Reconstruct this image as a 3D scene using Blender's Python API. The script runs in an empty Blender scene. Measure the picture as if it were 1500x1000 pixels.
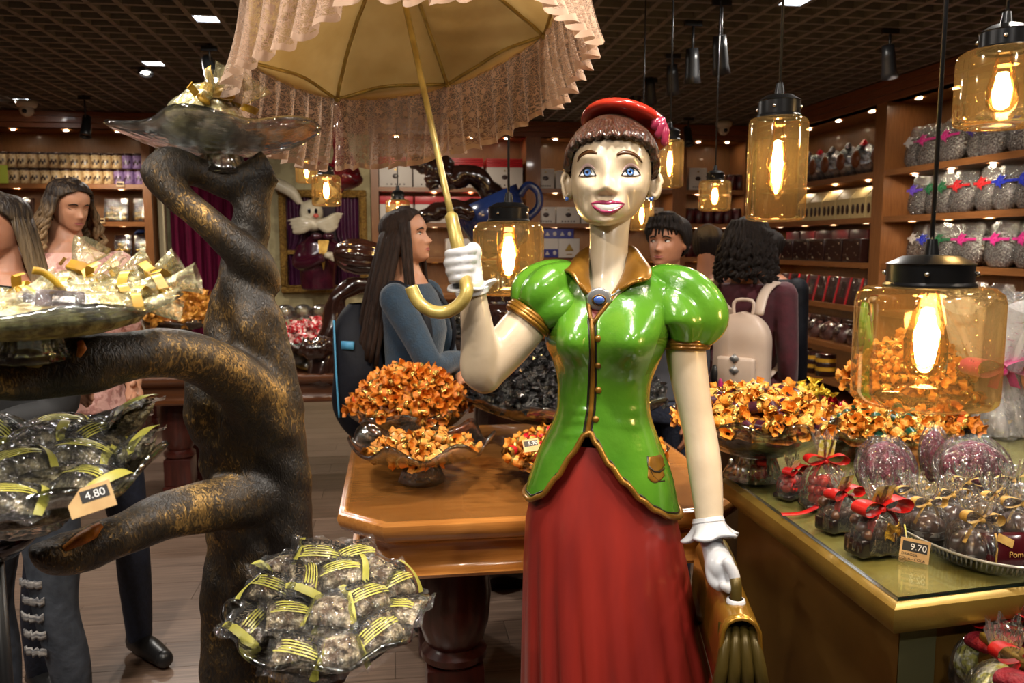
import bpy, bmesh, math, random
import numpy as np
from mathutils import Vector, Matrix, Euler
sc = bpy.context.scene
COL = sc.collection
PI = math.pi
R = random.Random(7)

# ------------------------------------------------------------------ camera
F = 1200.0
PITCH = math.atan(142 / F)
YAW = math.atan(173 / F * math.cos(PITCH))
CAM = Vector((0, 0, 1.5))
cd = bpy.data.cameras.new('camera')
cd.sensor_width = 36.0
cd.lens = F / 1500 * 36
cd.clip_start = 0.02
cam = bpy.data.objects.new('camera', cd)
COL.objects.link(cam)
cam.location = CAM
cam.rotation_euler = (PI / 2 - PITCH, 0, -YAW)
sc.camera = cam
cd.dof.use_dof = True
cd.dof.focus_distance = 1.66
cd.dof.aperture_fstop = 7.0
CM = Euler(cam.rotation_euler).to_matrix()

# ------------------------------------------------------------------ world, exposure, large lights
w = bpy.data.worlds.new('world')
sc.world = w
w.use_nodes = True
w.node_tree.nodes['Background'].inputs[0].default_value = (0.9, 0.75, 0.6, 1)
w.node_tree.nodes['Background'].inputs[1].default_value = 0.02
sc.view_settings.view_transform = 'Standard'
sc.view_settings.look = 'None'
sc.view_settings.gamma = 1
sc.view_settings.use_curve_mapping = False
sc.view_settings.exposure = 0.42
sc.cycles.max_bounces = 10
sc.cycles.transparent_max_bounces = 24
sc.cycles.transmission_bounces = 8
sc.cycles.diffuse_bounces = 3
sc.cycles.glossy_bounces = 3
sc.cycles.caustics_refractive = False
sc.cycles.caustics_reflective = False
sc.cycles.sample_clamp_indirect = 4.0

ZC = 2.75          # underside of the ceiling lattice
XL, XR, YB = -3.9, 3.82, 8.5     # faces of the shelving
XWL, XWR, YWB, YWF = -4.4, 4.3, 9.0, -2.6

def lamp(name, kind, loc, power, color, size=0.1, aim=None, spot=None, blend=0.6, spread=None):
    l = bpy.data.lights.new(name, kind)
    l.energy = power
    l.color = color
    if kind == 'AREA':
        l.shape = 'SQUARE'; l.size = size
        if spread: l.spread = math.radians(spread)
    else:
        l.shadow_soft_size = size
    if kind == 'SPOT':
        l.spot_size = math.radians(spot or 60); l.spot_blend = blend
    o = bpy.data.objects.new(name, l)
    o.location = loc
    if aim is not None:
        o.rotation_euler = (Vector(aim) - Vector(loc)).to_track_quat('-Z', 'Y').to_euler()
    COL.objects.link(o)
    return o

COOL = (0.90, 0.95, 1.0)
WARM = (1.0, 0.72, 0.42)
SPOTW = (1.0, 0.85, 0.66)
# square ceiling panels of the shop (those in view and the ones behind the camera)
GRID = 0.155
def cell(v, o): return o + GRID * (math.floor((v - o) / GRID) + .5)
PANELS = [(cell(a, XWL + .05), cell(b, YWF + .05)) for a, b in [(-1.045, 5.013), (-1.693, 6.153), (-3.14, 7.97), (2.098, 4.17), (0.9, -0.6), (-1.6, -0.4), (2.9, 0.9), (-2.4, 2.2), (.3, .9), (-.9, 1.6), (1.9, 2.3)]]
for (x, y) in PANELS:
    lamp('panel_light', 'AREA', (x, y, ZC - 0.015), 24, (1.0, .93, .84), 0.12)
# ceiling spots aimed at the statue, the tree and the displays
SPOTS = [((-0.5, 0.35, 2.62), (0.45, 1.65, 1.25), 44, 42), ((1.25, 0.2, 2.62), (0.5, 1.65, 1.2), 34, 44),
         ((-0.9, 0.5, 2.62), (-0.55, 1.5, 1.1), 60, 60), ((0.5, 1.15, 2.62), (0.2, 2.4, 0.8), 60, 62),
         ((1.7, 1.2, 2.62), (1.35, 1.8, 0.9), 70, 66), ((0.9, 2.3, 2.62), (0.7, 2.9, 0.85), 55, 70),
         ((-1.75, 1.6, 2.62), (-1.5, 3.1, 1.2), 52, 70), ((-0.2, 3.6, 2.62), (-0.9, 5.3, 0.9), 55, 70),
         ((1.72, 4.6, 2.50), (1.9, 5.6, 0.9), 55, 70), ((2.6, 2.2, 2.62), (3.8, 3.6, 1.3), 60, 72),
         ((2.9, 4.55, 2.46), (3.8, 5.6, 1.4), 55, 72), ((0.2, 6.3, 2.62), (0.2, 8.6, 1.4), 60, 76),
         ((-2.88, 7.5, 2.42), (-2.7, 8.6, 1.6), 50, 76)]
for (p, a, e, s) in SPOTS:
    lamp('ceiling_spot_light', 'SPOT', p, e, SPOTW, 0.045, a, s, 0.7)

# ------------------------------------------------------------------ helpers
def ray(px, py):
    v = CM @ Vector(((px - 750) / F, (500 - py) / F, -1.0))
    return v
def P(px, py, x=None, y=None, z=None, r=None):
    """world point seen at a pixel of the 1500x1000 photograph, on a plane or at a ground distance"""
    v = ray(px, py)
    if y is not None: t = y / v.y
    elif x is not None: t = x / v.x
    elif z is not None: t = (z - CAM.z) / v.z
    else: t = r / math.hypot(v.x, v.y)
    return CAM + v * t

MATS = {}
def lin(c):
    return tuple(((v / 12.92) if v <= 0.04045 else ((v + 0.055) / 1.055) ** 2.4) for v in c)
def rgb(r, g, b):
    return lin((r / 255, g / 255, b / 255)) + (1.0,)
def newmat(name):
    m = bpy.data.materials.new(name); m.use_nodes = True
    nt = m.node_tree; nt.nodes.clear()
    out = nt.nodes.new('ShaderNodeOutputMaterial')
    return m, nt, out
def N(nt, typ, **kw):
    n = nt.nodes.new(typ)
    for k, v in kw.items():
        if k == 'inp':
            for i, val in v.items(): n.inputs[i].default_value = val
        else: setattr(n, k, v)
    return n
def coords(nt, scale=(1, 1, 1), generated=False):
    tc = N(nt, 'ShaderNodeTexCoord'); mp = N(nt, 'ShaderNodeMapping')
    mp.inputs['Scale'].default_value = scale
    nt.links.new(tc.outputs['Generated' if generated else 'Object'], mp.inputs[0])
    return mp.outputs[0]
def mat(name, c1, c2=None, rough=0.5, metal=0.0, nscale=20, stretch=(1, 1, 1), bump=0.0, bscale=None, spec=0.5,
        coat=0.0, detail=4, lo=0.35, hi=0.65, emit=None, estr=0.0, rvar=0.0, sheen=0.0, sss=0.0):
    if name in MATS: return MATS[name]
    m, nt, out = newmat(name)
    b = N(nt, 'ShaderNodeBsdfPrincipled')
    b.inputs['Roughness'].default_value = rough
    b.inputs['Metallic'].default_value = metal
    b.inputs['Specular IOR Level'].default_value = spec
    b.inputs['Coat Weight'].default_value = coat
    b.inputs['Coat Roughness'].default_value = 0.05
    if sheen: b.inputs['Sheen Weight'].default_value = sheen
    b.inputs['Base Color'].default_value = c1
    if sss:
        b.inputs['Subsurface Weight'].default_value = sss
        b.inputs['Subsurface Radius'].default_value = (0.02, 0.008, 0.005)
        b.inputs['Subsurface Scale'].default_value = 0.3
    if emit: 
        b.inputs['Emission Color'].default_value = emit; b.inputs['Emission Strength'].default_value = estr
    if c2 is not None or bump:
        co = coords(nt, stretch)
        if c2 is not None:
            n = N(nt, 'ShaderNodeTexNoise', inp={'Scale': nscale, 'Detail': detail})
            nt.links.new(co, n.inputs['Vector'])
            r = N(nt, 'ShaderNodeValToRGB')
            r.color_ramp.elements[0].position = lo; r.color_ramp.elements[1].position = hi
            r.color_ramp.elements[0].color = c1; r.color_ramp.elements[1].color = c2
            nt.links.new(n.outputs['Fac'], r.inputs[0]); nt.links.new(r.outputs[0], b.inputs['Base Color'])
            if rvar:
                mr = N(nt, 'ShaderNodeMapRange', inp={'To Min': rough - rvar, 'To Max': rough + rvar})
                nt.links.new(n.outputs['Fac'], mr.inputs[0]); nt.links.new(mr.outputs[0], b.inputs['Roughness'])
        if bump:
            n2 = N(nt, 'ShaderNodeTexNoise', inp={'Scale': bscale or nscale, 'Detail': 5})
            nt.links.new(co, n2.inputs['Vector'])
            bp = N(nt, 'ShaderNodeBump', inp={'Strength': bump, 'Distance': 0.02})
            nt.links.new(n2.outputs['Fac'], bp.inputs['Height']); nt.links.new(bp.outputs[0], b.inputs['Normal'])
    nt.links.new(b.outputs[0], out.inputs[0])
    MATS[name] = m
    return m
def film(name, tint=(1, 1, 1, 1), nscale=60, bump=0.5, lo=0.02, hi=0.75, gloss=(1, 1, 1, 1), rough=0.08, haze=0.0, streak=(1, 1, 1)):
    """clear cellophane: see-through sheet with crinkled glossy facets"""
    if name in MATS: return MATS[name]
    m, nt, out = newmat(name)
    co = coords(nt, streak)
    n = N(nt, 'ShaderNodeTexNoise', inp={'Scale': nscale, 'Detail': 3, 'Distortion': 1.2})
    nt.links.new(co, n.inputs['Vector'])
    bp = N(nt, 'ShaderNodeBump', inp={'Strength': bump, 'Distance': 0.02})
    nt.links.new(n.outputs['Fac'], bp.inputs['Height'])
    t = N(nt, 'ShaderNodeBsdfTransparent'); t.inputs[0].default_value = tint
    g = N(nt, 'ShaderNodeBsdfGlossy'); g.inputs['Color'].default_value = gloss; g.inputs['Roughness'].default_value = rough
    nt.links.new(bp.outputs[0], g.inputs['Normal'])
    lw = N(nt, 'ShaderNodeLayerWeight', inp={'Blend': 0.35})
    nt.links.new(bp.outputs[0], lw.inputs['Normal'])
    mr = N(nt, 'ShaderNodeMapRange', inp={'To Min': lo, 'To Max': hi})
    nt.links.new(lw.outputs['Fresnel'], mr.inputs[0])
    mx = N(nt, 'ShaderNodeMixShader')
    nt.links.new(mr.outputs[0], mx.inputs[0]); nt.links.new(t.outputs[0], mx.inputs[1]); nt.links.new(g.outputs[0], mx.inputs[2])
    last = mx
    if haze:
        d = N(nt, 'ShaderNodeBsdfDiffuse'); d.inputs[0].default_value = gloss
        mh = N(nt, 'ShaderNodeMixShader'); mh.inputs[0].default_value = haze
        nt.links.new(mx.outputs[0], mh.inputs[1]); nt.links.new(d.outputs[0], mh.inputs[2]); last = mh
    nt.links.new(last.outputs[0], out.inputs[0])
    MATS[name] = m
    return m
def glassmat(name, color=(1, 1, 1, 1), rough=0.0, ior=1.45, bump=0.0, bscale=30):
    if name in MATS: return MATS[name]
    m, nt, out = newmat(name)
    g = N(nt, 'ShaderNodeBsdfGlass'); g.inputs['Color'].default_value = color
    g.inputs['Roughness'].default_value = rough; g.inputs['IOR'].default_value = ior
    if bump:
        n = N(nt, 'ShaderNodeTexNoise', inp={'Scale': bscale, 'Detail': 2})
        nt.links.new(coords(nt), n.inputs['Vector'])
        bp = N(nt, 'ShaderNodeBump', inp={'Strength': bump, 'Distance': 0.01})
        nt.links.new(n.outputs['Fac'], bp.inputs['Height']); nt.links.new(bp.outputs[0], g.inputs['Normal'])
    nt.links.new(g.outputs[0], out.inputs[0])
    MATS[name] = m
    return m
def emitmat(name, color, s):
    if name in MATS: return MATS[name]
    m, nt, out = newmat(name)
    e = N(nt, 'ShaderNodeEmission'); e.inputs[0].default_value = color; e.inputs[1].default_value = s
    nt.links.new(e.outputs[0], out.inputs[0]); MATS[name] = m
    return m

class MB:
    """collects geometry for ONE mesh object"""
    def __init__(s): s.v = []; s.f = []; s.m = []; s.cur = 0
    def add(s, vs, fs):
        o = len(s.v); s.v += [tuple(p) for p in vs]
        s.f += [tuple(i + o for i in f) for f in fs]; s.m += [s.cur] * len(fs)
        return s
    def box(s, c, d, rz=0.0, rx=0.0, ry=0.0, bev=0.0):
        x, y, z = d[0] / 2, d[1] / 2, d[2] / 2
        if bev:
            bm = bmesh.new(); bmesh.ops.create_cube(bm, size=1)
            bmesh.ops.scale(bm, vec=d, verts=bm.verts)
            bmesh.ops.bevel(bm, geom=bm.edges[:] , offset=bev, segments=2, affect='EDGES', profile=0.6)
            vs = [v.co.copy() for v in bm.verts]; bm.verts.index_update()
            fs = [[v.index for v in f.verts] for f in bm.faces]; bm.free()
        else:
            vs = [Vector(p) for p in ((-x, -y, -z), (x, -y, -z), (x, y, -z), (-x, y, -z), (-x, -y, z), (x, -y, z), (x, y, z), (-x, y, z))]
            fs = [(0, 3, 2, 1), (4, 5, 6, 7), (0, 1, 5, 4), (1, 2, 6, 5), (2, 3, 7, 6), (3, 0, 4, 7)]
        if rz or rx or ry:
            m = Euler((rx, ry, rz)).to_matrix(); vs = [m @ p for p in vs]
        c = Vector(c)
        return s.add([p + c for p in vs], fs)
    def bx(s, x0, x1, y0, y1, z0, z1, bev=0.0):
        return s.box(((x0 + x1) / 2, (y0 + y1) / 2, (z0 + z1) / 2), (abs(x1 - x0), abs(y1 - y0), abs(z1 - z0)), bev=bev)
    def loft(s, rings, close=True, cap0=True, cap1=True):
        n = len(rings[0]); vs = [p for r in rings for p in r]; fs = []
        for i in range(len(rings) - 1):
            for j in range(n if close else n - 1):
                k = (j + 1) % n
                fs.append((i * n + j, i * n + k, (i + 1) * n + k, (i + 1) * n + j))
        if close and cap0: fs.append(tuple(range(n - 1, -1, -1)))
        if close and cap1: fs.append(tuple((len(rings) - 1) * n + j for j in range(n)))
        return s.add(vs, fs)
    def tube(s, pts, rad, seg=8, cap=True, flat=1.0, closed=False):
        pts = [Vector(p) for p in pts]; n = len(pts)
        if not isinstance(rad, (list, tuple)): rad = [rad] * n
        rings = []; up = None
        for i in range(n):
            if closed: t = pts[(i + 1) % n] - pts[i - 1]
            else: t = pts[min(i + 1, n - 1)] - pts[max(i - 1, 0)]
            t.normalize()
            if up is None:
                up = Vector((0, 0, 1)) if abs(t.z) < 0.9 else Vector((1, 0, 0))
            a = t.cross(up)
            if a.length < 1e-6: a = t.orthogonal()
            a.normalize(); b = a.cross(t).normalized(); up = b
            rings.append([pts[i] + (a * math.cos(2 * PI * j / seg) + b * math.sin(2 * PI * j / seg) * flat) * rad[i] for j in range(seg)])
        if closed:
            rings.append(rings[0]); return s.loft(rings, True, False, False)
        return s.loft(rings, True, cap, cap)
    def lathe(s, prof, c=(0, 0, 0), seg=24, cap0=False, cap1=False, fn=None):
        c = Vector(c); rings = []
        for k, (r, z) in enumerate(prof):
            ring = []
            for j in range(seg):
                a = 2 * PI * j / seg; rr, zz = (r, z) if fn is None else fn(r, z, a, k)
                ring.append(c + Vector((rr * math.cos(a), rr * math.sin(a), zz)))
            rings.append(ring)
        return s.loft(rings, True, cap0, cap1)
    def ball(s, c, r, u=10, v=6):
        if not isinstance(r, (list, tuple)): r = (r, r, r)
        c = Vector(c); vs = [c + Vector((0, 0, r[2]))]; fs = []
        for i in range(1, v):
            p = PI * i / v
            for j in range(u):
                a = 2 * PI * j / u
                vs.append(c + Vector((r[0] * math.sin(p) * math.cos(a), r[1] * math.sin(p) * math.sin(a), r[2] * math.cos(p))))
        vs.append(c - Vector((0, 0, r[2]))); L = len(vs) - 1
        for j in range(u): fs.append((0, 1 + j, 1 + (j + 1) % u))
        for i in range(v - 2):
            for j in range(u):
                a = 1 + i * u + j; b = 1 + i * u + (j + 1) % u
                fs.append((a, a + u, b + u, b))
        for j in range(u): fs.append((L, 1 + (v - 2) * u + (j + 1) % u, 1 + (v - 2) * u + j))
        return s.add(vs, fs)
    def grid(s, fn, nu, nv, cu=False, cv=False):
        vs = [fn(i / (nu if cu else nu - 1), j / (nv if cv else nv - 1)) for i in range(nu) for j in range(nv)]
        fs = []
        for i in range(nu if cu else nu - 1):
            for j in range(nv if cv else nv - 1):
                a = i * nv + j; b = ((i + 1) % nu) * nv + j; c = ((i + 1) % nu) * nv + (j + 1) % nv; d = i * nv + (j + 1) % nv
                fs.append((a, b, c, d))
        return s.add(vs, fs)
    def prism(s, poly, z0, z1):
        n = len(poly); vs = [Vector((x, y, z0)) for x, y in poly] + [Vector((x, y, z1)) for x, y in poly]
        fs = [tuple(range(n - 1, -1, -1)), tuple(range(n, 2 * n))] + [(i, (i + 1) % n, n + (i + 1) % n, n + i) for i in range(n)]
        return s.add(vs, fs)
    def mesh(s, name, mats, smooth=True):
        me = bpy.data.meshes.new(name)
        me.from_pydata(s.v, [], s.f)
        if not isinstance(mats, (list, tuple)): mats = [mats]
        for m in mats: me.materials.append(m)
        me.polygons.foreach_set('material_index', s.m)
        if smooth: me.polygons.foreach_set('use_smooth', [True] * len(s.f))
        me.update()
        return me
    def build(s, name, mats, parent=None, smooth=True, sub=0, solid=0.0, auto=None):
        me = s.mesh(name, mats, smooth)
        if auto is not None: me.set_sharp_from_angle(angle=math.radians(auto))
        o = bpy.data.objects.new(name, me); COL.objects.link(o)
        if solid:
            md = o.modifiers.new('solid', 'SOLIDIFY'); md.thickness = solid; md.offset = 0
        if sub:
            md = o.modifiers.new('sub', 'SUBSURF'); md.levels = sub; md.render_levels = sub
        if parent is not None: o.parent = parent
        return o
def tag(o, label=None, cat=None, group=None, kind=None):
    if label: o['label'] = label
    if cat: o['category'] = cat
    if group: o['group'] = group
    if kind: o['kind'] = kind
    return o
def thing(name, label, cat, loc=(0, 0, 0), rz=0.0, group=None, rot=None):
    o = bpy.data.objects.new(name, None); COL.objects.link(o)
    o.location = loc; o.rotation_euler = rot if rot is not None else (0, 0, rz); o.empty_display_size = 0.05
    return tag(o, label, cat, group)
def copy_tree(o, loc=None, rot=None, scale=None, label=None, group=None, parent=None):
    c = o.copy(); COL.objects.link(c)
    if parent is not None: c.parent = parent
    if loc is not None: c.location = loc
    if rot is not None: c.rotation_euler = rot
    if scale is not None: c.scale = (scale,) * 3 if not isinstance(scale, (tuple, list)) else scale
    if label: c['label'] = label
    if group: c['group'] = group
    for ch in KIDS.get(o.name, ()):
        copy_tree(ch, parent=c)
    return c
KIDS = {}
def kids(root):
    """remember a prototype's parts for copy_tree"""
    for ob in COL.objects:
        p = ob.parent
        if p is not None and (p == root or p.parent == root):
            l = KIDS.setdefault(p.name, [])
            if ob not in l: l.append(ob)
    return root
def put(me, name, loc, rot=(0, 0, 0), scale=None, parent=None, label=None, cat=None, group=None):
    o = bpy.data.objects.new(name, me); COL.objects.link(o)
    o.location = loc; o.rotation_euler = rot
    if scale is not None: o.scale = (scale,) * 3 if not isinstance(scale, (tuple, list)) else scale
    if parent is not None: o.parent = parent
    return tag(o, label, cat, group)
_font = {}
def text_mesh(s, size, m, depth=0.0004, align='CENTER', shear=0.0, bold=0.0):
    c = bpy.data.curves.new('lettering', 'FONT'); c.body = s; c.size = size; c.extrude = depth
    c.align_x = align; c.align_y = 'CENTER'; c.shear = shear; c.offset = bold
    o = bpy.data.objects.new('lettering', c); COL.objects.link(o)
    me = bpy.data.meshes.new_from_object(o)
    bpy.data.objects.remove(o); bpy.data.curves.remove(c)
    me.materials.clear(); me.materials.append(m)
    return me
def spline(pts, n, closed=False):
    """Catmull-Rom through points (tuples of any length)"""
    pts = [np.array(p, float) for p in pts]; out = []; L = len(pts)
    seg = L if closed else L - 1
    for i in range(n):
        t = i / (n if closed else n - 1) * seg; k = min(int(t), seg - 1); u = t - k
        if closed: p0, p1, p2, p3 = pts[k - 1], pts[k], pts[(k + 1) % L], pts[(k + 2) % L]
        else: p0, p1, p2, p3 = pts[max(k - 1, 0)], pts[k], pts[k + 1], pts[min(k + 2, L - 1)]
        out.append(0.5 * (2 * p1 + (p2 - p0) * u + (2 * p0 - 5 * p1 + 4 * p2 - p3) * u * u + (3 * p1 - p0 - 3 * p2 + p3) * u ** 3))
    return out
def sm(a, b, x):
    t = min(1, max(0, (x - a) / (b - a))) if a != b else 0
    return t * t * (3 - 2 * t)
def woodmat(name, c1, c2, axis=0, rough=0.35, scale=1.0, coat=0.2, ring=9):
    """wood with the grain along an axis (0 x, 1 y, 2 z)"""
    st = [14 * scale] * 3; st[axis] = 0.9 * scale
    return mat(name, c1, c2, rough=rough, nscale=ring, stretch=tuple(st), bump=0.06, bscale=ring * 2, coat=coat, detail=6, lo=0.3, hi=0.7)
# ================================================================== materials
def woodfloor():
    m, nt, out = newmat('floor_wood')
    b = N(nt, 'ShaderNodeBsdfPrincipled', inp={'Roughness': 0.32})
    co = coords(nt, (1.2, 26, 1))
    n = N(nt, 'ShaderNodeTexNoise', inp={'Scale': 3.0, 'Detail': 8}); nt.links.new(co, n.inputs['Vector'])
    oi = N(nt, 'ShaderNodeObjectInfo')
    ad = N(nt, 'ShaderNodeMath', operation='MULTIPLY_ADD', inp={1: 0.16}); nt.links.new(oi.outputs['Random'], ad.inputs[0]); nt.links.new(n.outputs['Fac'], ad.inputs[2])
    r = N(nt, 'ShaderNodeValToRGB'); e = r.color_ramp.elements
    e[0].position = 0.35; e[0].color = rgb(90, 72, 60); e[1].position = 0.85; e[1].color = rgb(142, 118, 102)
    nt.links.new(ad.outputs[0], r.inputs[0]); nt.links.new(r.outputs[0], b.inputs['Base Color'])
    bp = N(nt, 'ShaderNodeBump', inp={'Strength': 0.08}); nt.links.new(n.outputs['Fac'], bp.inputs['Height']); nt.links.new(bp.outputs[0], b.inputs['Normal'])
    nt.links.new(b.outputs[0], out.inputs[0]); return m
M_FLOOR = woodfloor()
M_SHELF = woodmat('shelf_wood', rgb(128, 80, 42), rgb(158, 104, 58), 0, 0.32)
M_SHELFY = woodmat('shelf_wood_y', rgb(128, 80, 42), rgb(158, 104, 58), 1, 0.32)
M_SHELFZ = woodmat('shelf_wood_z', rgb(122, 76, 40), rgb(150, 98, 55), 2, 0.35)
M_BACK = woodmat('shelf_back_wood', rgb(116, 78, 44), rgb(138, 96, 56), 2, 0.4)
M_FASCIA = woodmat('fascia_wood', rgb(110, 62, 38), rgb(134, 80, 48), 0, 0.4)
M_FASCIAY = woodmat('fascia_wood_y', rgb(110, 62, 38), rgb(134, 80, 48), 1, 0.4)
M_VOID = mat('ceiling_void', (0.004, 0.004, 0.006, 1), rough=0.9)
M_SLAT = mat('slat_paint', rgb(98, 95, 95), rgb(112, 108, 106), rough=0.55, nscale=12)
M_BLACK = mat('black_metal', (0.012, 0.012, 0.013, 1), rough=0.35, spec=0.5)
M_WHITEP = mat('white_plastic', rgb(205, 200, 192), rough=0.4)
M_DARKLENS = mat('dark_lens', (0.01, 0.01, 0.012, 1), rough=0.1)
M_PANEL = emitmat('panel_glow', (0.82, 0.92, 1.0, 1), 16)
M_DOWN = emitmat('downlight_glow', (1.0, 0.82, 0.58, 1), 75)
M_WALLP = mat('wall_paint', rgb(170, 158, 118), rgb(150, 138, 100), rough=0.7, nscale=9, lo=0.45, hi=0.55)
M_WALLD = mat('wall_dark', rgb(60, 45, 36), rough=0.7)
M_GOLD = mat('gold_paint', rgb(172, 138, 66), rgb(128, 96, 38), rough=0.34, metal=0.75, nscale=14, bump=0.08, bscale=60)
M_TBASE = mat('threshold', rgb(40, 28, 22), rough=0.5)

# ================================================================== room shell
fl = MB().bx(XWL, XWR, YWF, YWB, -0.12, -0.012).build('floor', M_TBASE, smooth=False); tag(fl, kind='structure')
k = 0
y = 0.6
while y < 8.95:
    x = -4.35 + (k % 3) * 0.43 - 0.4
    while x < 4.2:
        x1 = min(x + 1.29, 4.28); xa = max(x, -4.38)
        if x1 - xa > 0.1:
            me = MB().bx(xa + .001, x1 - .001, y + .001, y + 0.192, -0.012, 0.0).mesh('plank', M_FLOOR, False)
            put(me, 'plank', (0, 0, 0), parent=fl)
        x += 1.29
    y += 0.193; k += 1
for nm, a in (('wall_back', (XWL - .1, XWR + .1, YWB, YWB + .1)), ('wall_left', (XWL - .1, XWL, YWF, YWB)), ('wall_right', (XWR, XWR + .1, YWF, YWB)), ('wall_front', (XWL - .1, XWR + .1, YWF - .1, YWF))):
    tag(MB().bx(a[0], a[1], a[2], a[3], 0, 3.3).build(nm, M_WALLD if nm != 'wall_back' else M_WALLP, smooth=False), kind='structure')
ce = MB().bx(XWL - .1, XWR + .1, YWF - .1, YWB + .1, 3.3, 3.35).build('ceiling', M_VOID, smooth=False); tag(ce, kind='structure')
G = 0.155; SW = 0.030; SH = 0.055
x = XWL + 0.05
while x < XWR:
    put(MB().bx(-SW / 2, SW / 2, YWF, YWB, ZC, ZC + SH).mesh('slat', M_SLAT, False), 'slat', (x, 0, 0), parent=ce); x += G
y = YWF + 0.05; mx_ = MB().bx(XWL, XWR, -SW / 2, SW / 2, ZC + 0.003, ZC + SH - .003).mesh('slat', M_SLAT, False)
while y < YWB:
    put(mx_, 'slat', (0, y, 0), parent=ce); y += G
# square light panels just above the lattice
lab = ['bright square ceiling light beside the lace of the parasol', 'bright square ceiling light above the hanging spotlight', 'bright square ceiling light nearest the left corner camera',
       'bright square ceiling light at the top edge over the tall amber lamp', 'square ceiling light behind the viewer on the right', 'square ceiling light behind the viewer on the left', 'square ceiling light over the right shelves', 'square ceiling light over the left aisle', 'square ceiling light in front of the statue, above the frame', 'square ceiling light over the tree stand', 'square ceiling light over the counter']
for i, (x, y) in enumerate(PANELS):
    t = thing('ceiling_light', lab[i], 'light', (x, y, ZC + 0.014), group='square ceiling lights')
    MB().bx(-.061, .061, -.061, .061, .004, .05).build('housing', M_BLACK, t, False)
    MB().bx(-.060, .060, -.060, .060, -.004, .003).build('diffuser', M_PANEL, t, False)
# fascia boards over the shelving: stepped cornice
def fascia(name, a, b, along):
    """three stepped strips between two points"""
    for i, (z0, z1, d) in enumerate(((2.60, 2.645, .05), (2.647, 2.70, .02), (2.702, 2.745, 0.0))):
        m = MB()
        if along == 'x': m.bx(a, b, YB - .08 + d, YB + .1, z0, z1)
        elif along == 'r': m.bx(XR - .08 + d, XR + .1, a, b, z0, z1)
        else: m.bx(XL - .1, XL + .08 - d, a, b, z0, z1)
        tag(m.build('%s_%d' % (name, i + 1) if False else 'trim_%d' % (TR[0]), M_FASCIA if along == 'x' else M_FASCIAY, smooth=False), kind='structure'); TR[0] += 1
TR = [1]
fascia('back', XL - .1, XR + .1, 'x'); fascia('right', 2.0, YB - .1, 'r'); fascia('left', 2.0, YB - .1, 'l')

# ================================================================== shelving
def shelf_unit(label, axis, a0, a1, face, depth, levels, lights=3, zb=0.0, back=True, top=2.60):
    """axis 'x': unit along the back wall (front at y=face); 'r': along the right wall (front at x=face); 'l' left"""
    root = thing('shelf_unit', label, 'shelf')
    def bx(m, u0, u1, v0, v1, z0, z1):
        if axis == 'x': return m.bx(u0, u1, face + v0, face + v1, z0, z1)
        if axis == 'r': return m.bx(face + v0, face + v1, u0, u1, z0, z1)
        return m.bx(face - v1, face - v0, u0, u1, z0, z1)
    mw = M_SHELF if axis == 'x' else M_SHELFY
    P_ = 0.075
    for u in (a0, a1 - P_):
        bx(MB(), u, u + P_, 0, depth, 0, top).build('side_panel', M_SHELFZ, root, False)
    if back: bx(MB(), a0, a1, depth, depth + .02, 0, top).build('back_panel', M_BACK, root, False)
    bx(MB(), a0, a1, 0.03, depth, 0, 0.12).build('plinth', M_FASCIA if axis == 'x' else M_FASCIAY, root, False)
    bx(MB(), a0, a1, 0.0, depth, top, top + .03).build('top_panel', mw, root, False)
    for z in levels:
        bx(MB(), a0 + P_, a1 - P_, 0.012, depth, z - .045, z).build('shelf', mw, root, False)
    for z in list(levels[1:]) + [top + .045]:
        for i in range(lights):
            u = a0 + P_ + (a1 - a0 - 2 * P_) * (i + .5) / lights
            m = MB()
            if axis == 'x': c = (u, face + .12, z - .045)
            elif axis == 'r': c = (face + .12, u, z - .045)
            else: c = (face - .12, u, z - .045)
            m.lathe([(0.034, -.004), (0.030, -.012), (0.024, -.010)], c, 12); m.cur = 1
            m.lathe([(0.024, -.009), (0.0005, -.009)], c, 12, cap1=True)
            m.build('downlight', [M_GOLD, M_DOWN], root)
    return root
LV = [0.30, 0.63, 0.98, 1.35, 1.72, 2.08]
LVB = [0.55, 0.98, 1.36, 1.72, 2.08]
shelf_unit('wooden wall shelves with rows of cream jars, at far left', 'x', XL, -2.33, YB, 0.42, LVB, 3)
shelf_unit('wooden wall shelves stacked with white and red gift boxes', 'x', -0.22, 1.44, YB, 0.42, LVB, 4)
shelf_unit('wooden wall shelves with flat white boxes behind the statue', 'x', 1.44, 3.02, YB, 0.42, LVB, 4)
shelf_unit('narrow wooden wall shelves with maroon jars in the far right corner', 'x', 3.02, XR, YB, 0.42, LVB, 2)
shelf_unit('wooden shelves of the right wall with cream gable boxes', 'r', 6.14, YB - .12, XR, 0.42, LV, 4)
shelf_unit('wooden shelves of the right wall full of ribboned cellophane bags', 'r', 3.9, 6.14, XR, 0.42, LV, 5)
shelf_unit('wooden shelves of the left wall, mostly out of view', 'l', 6.2, YB - .12, XL, 0.42, LV, 2)

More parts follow.
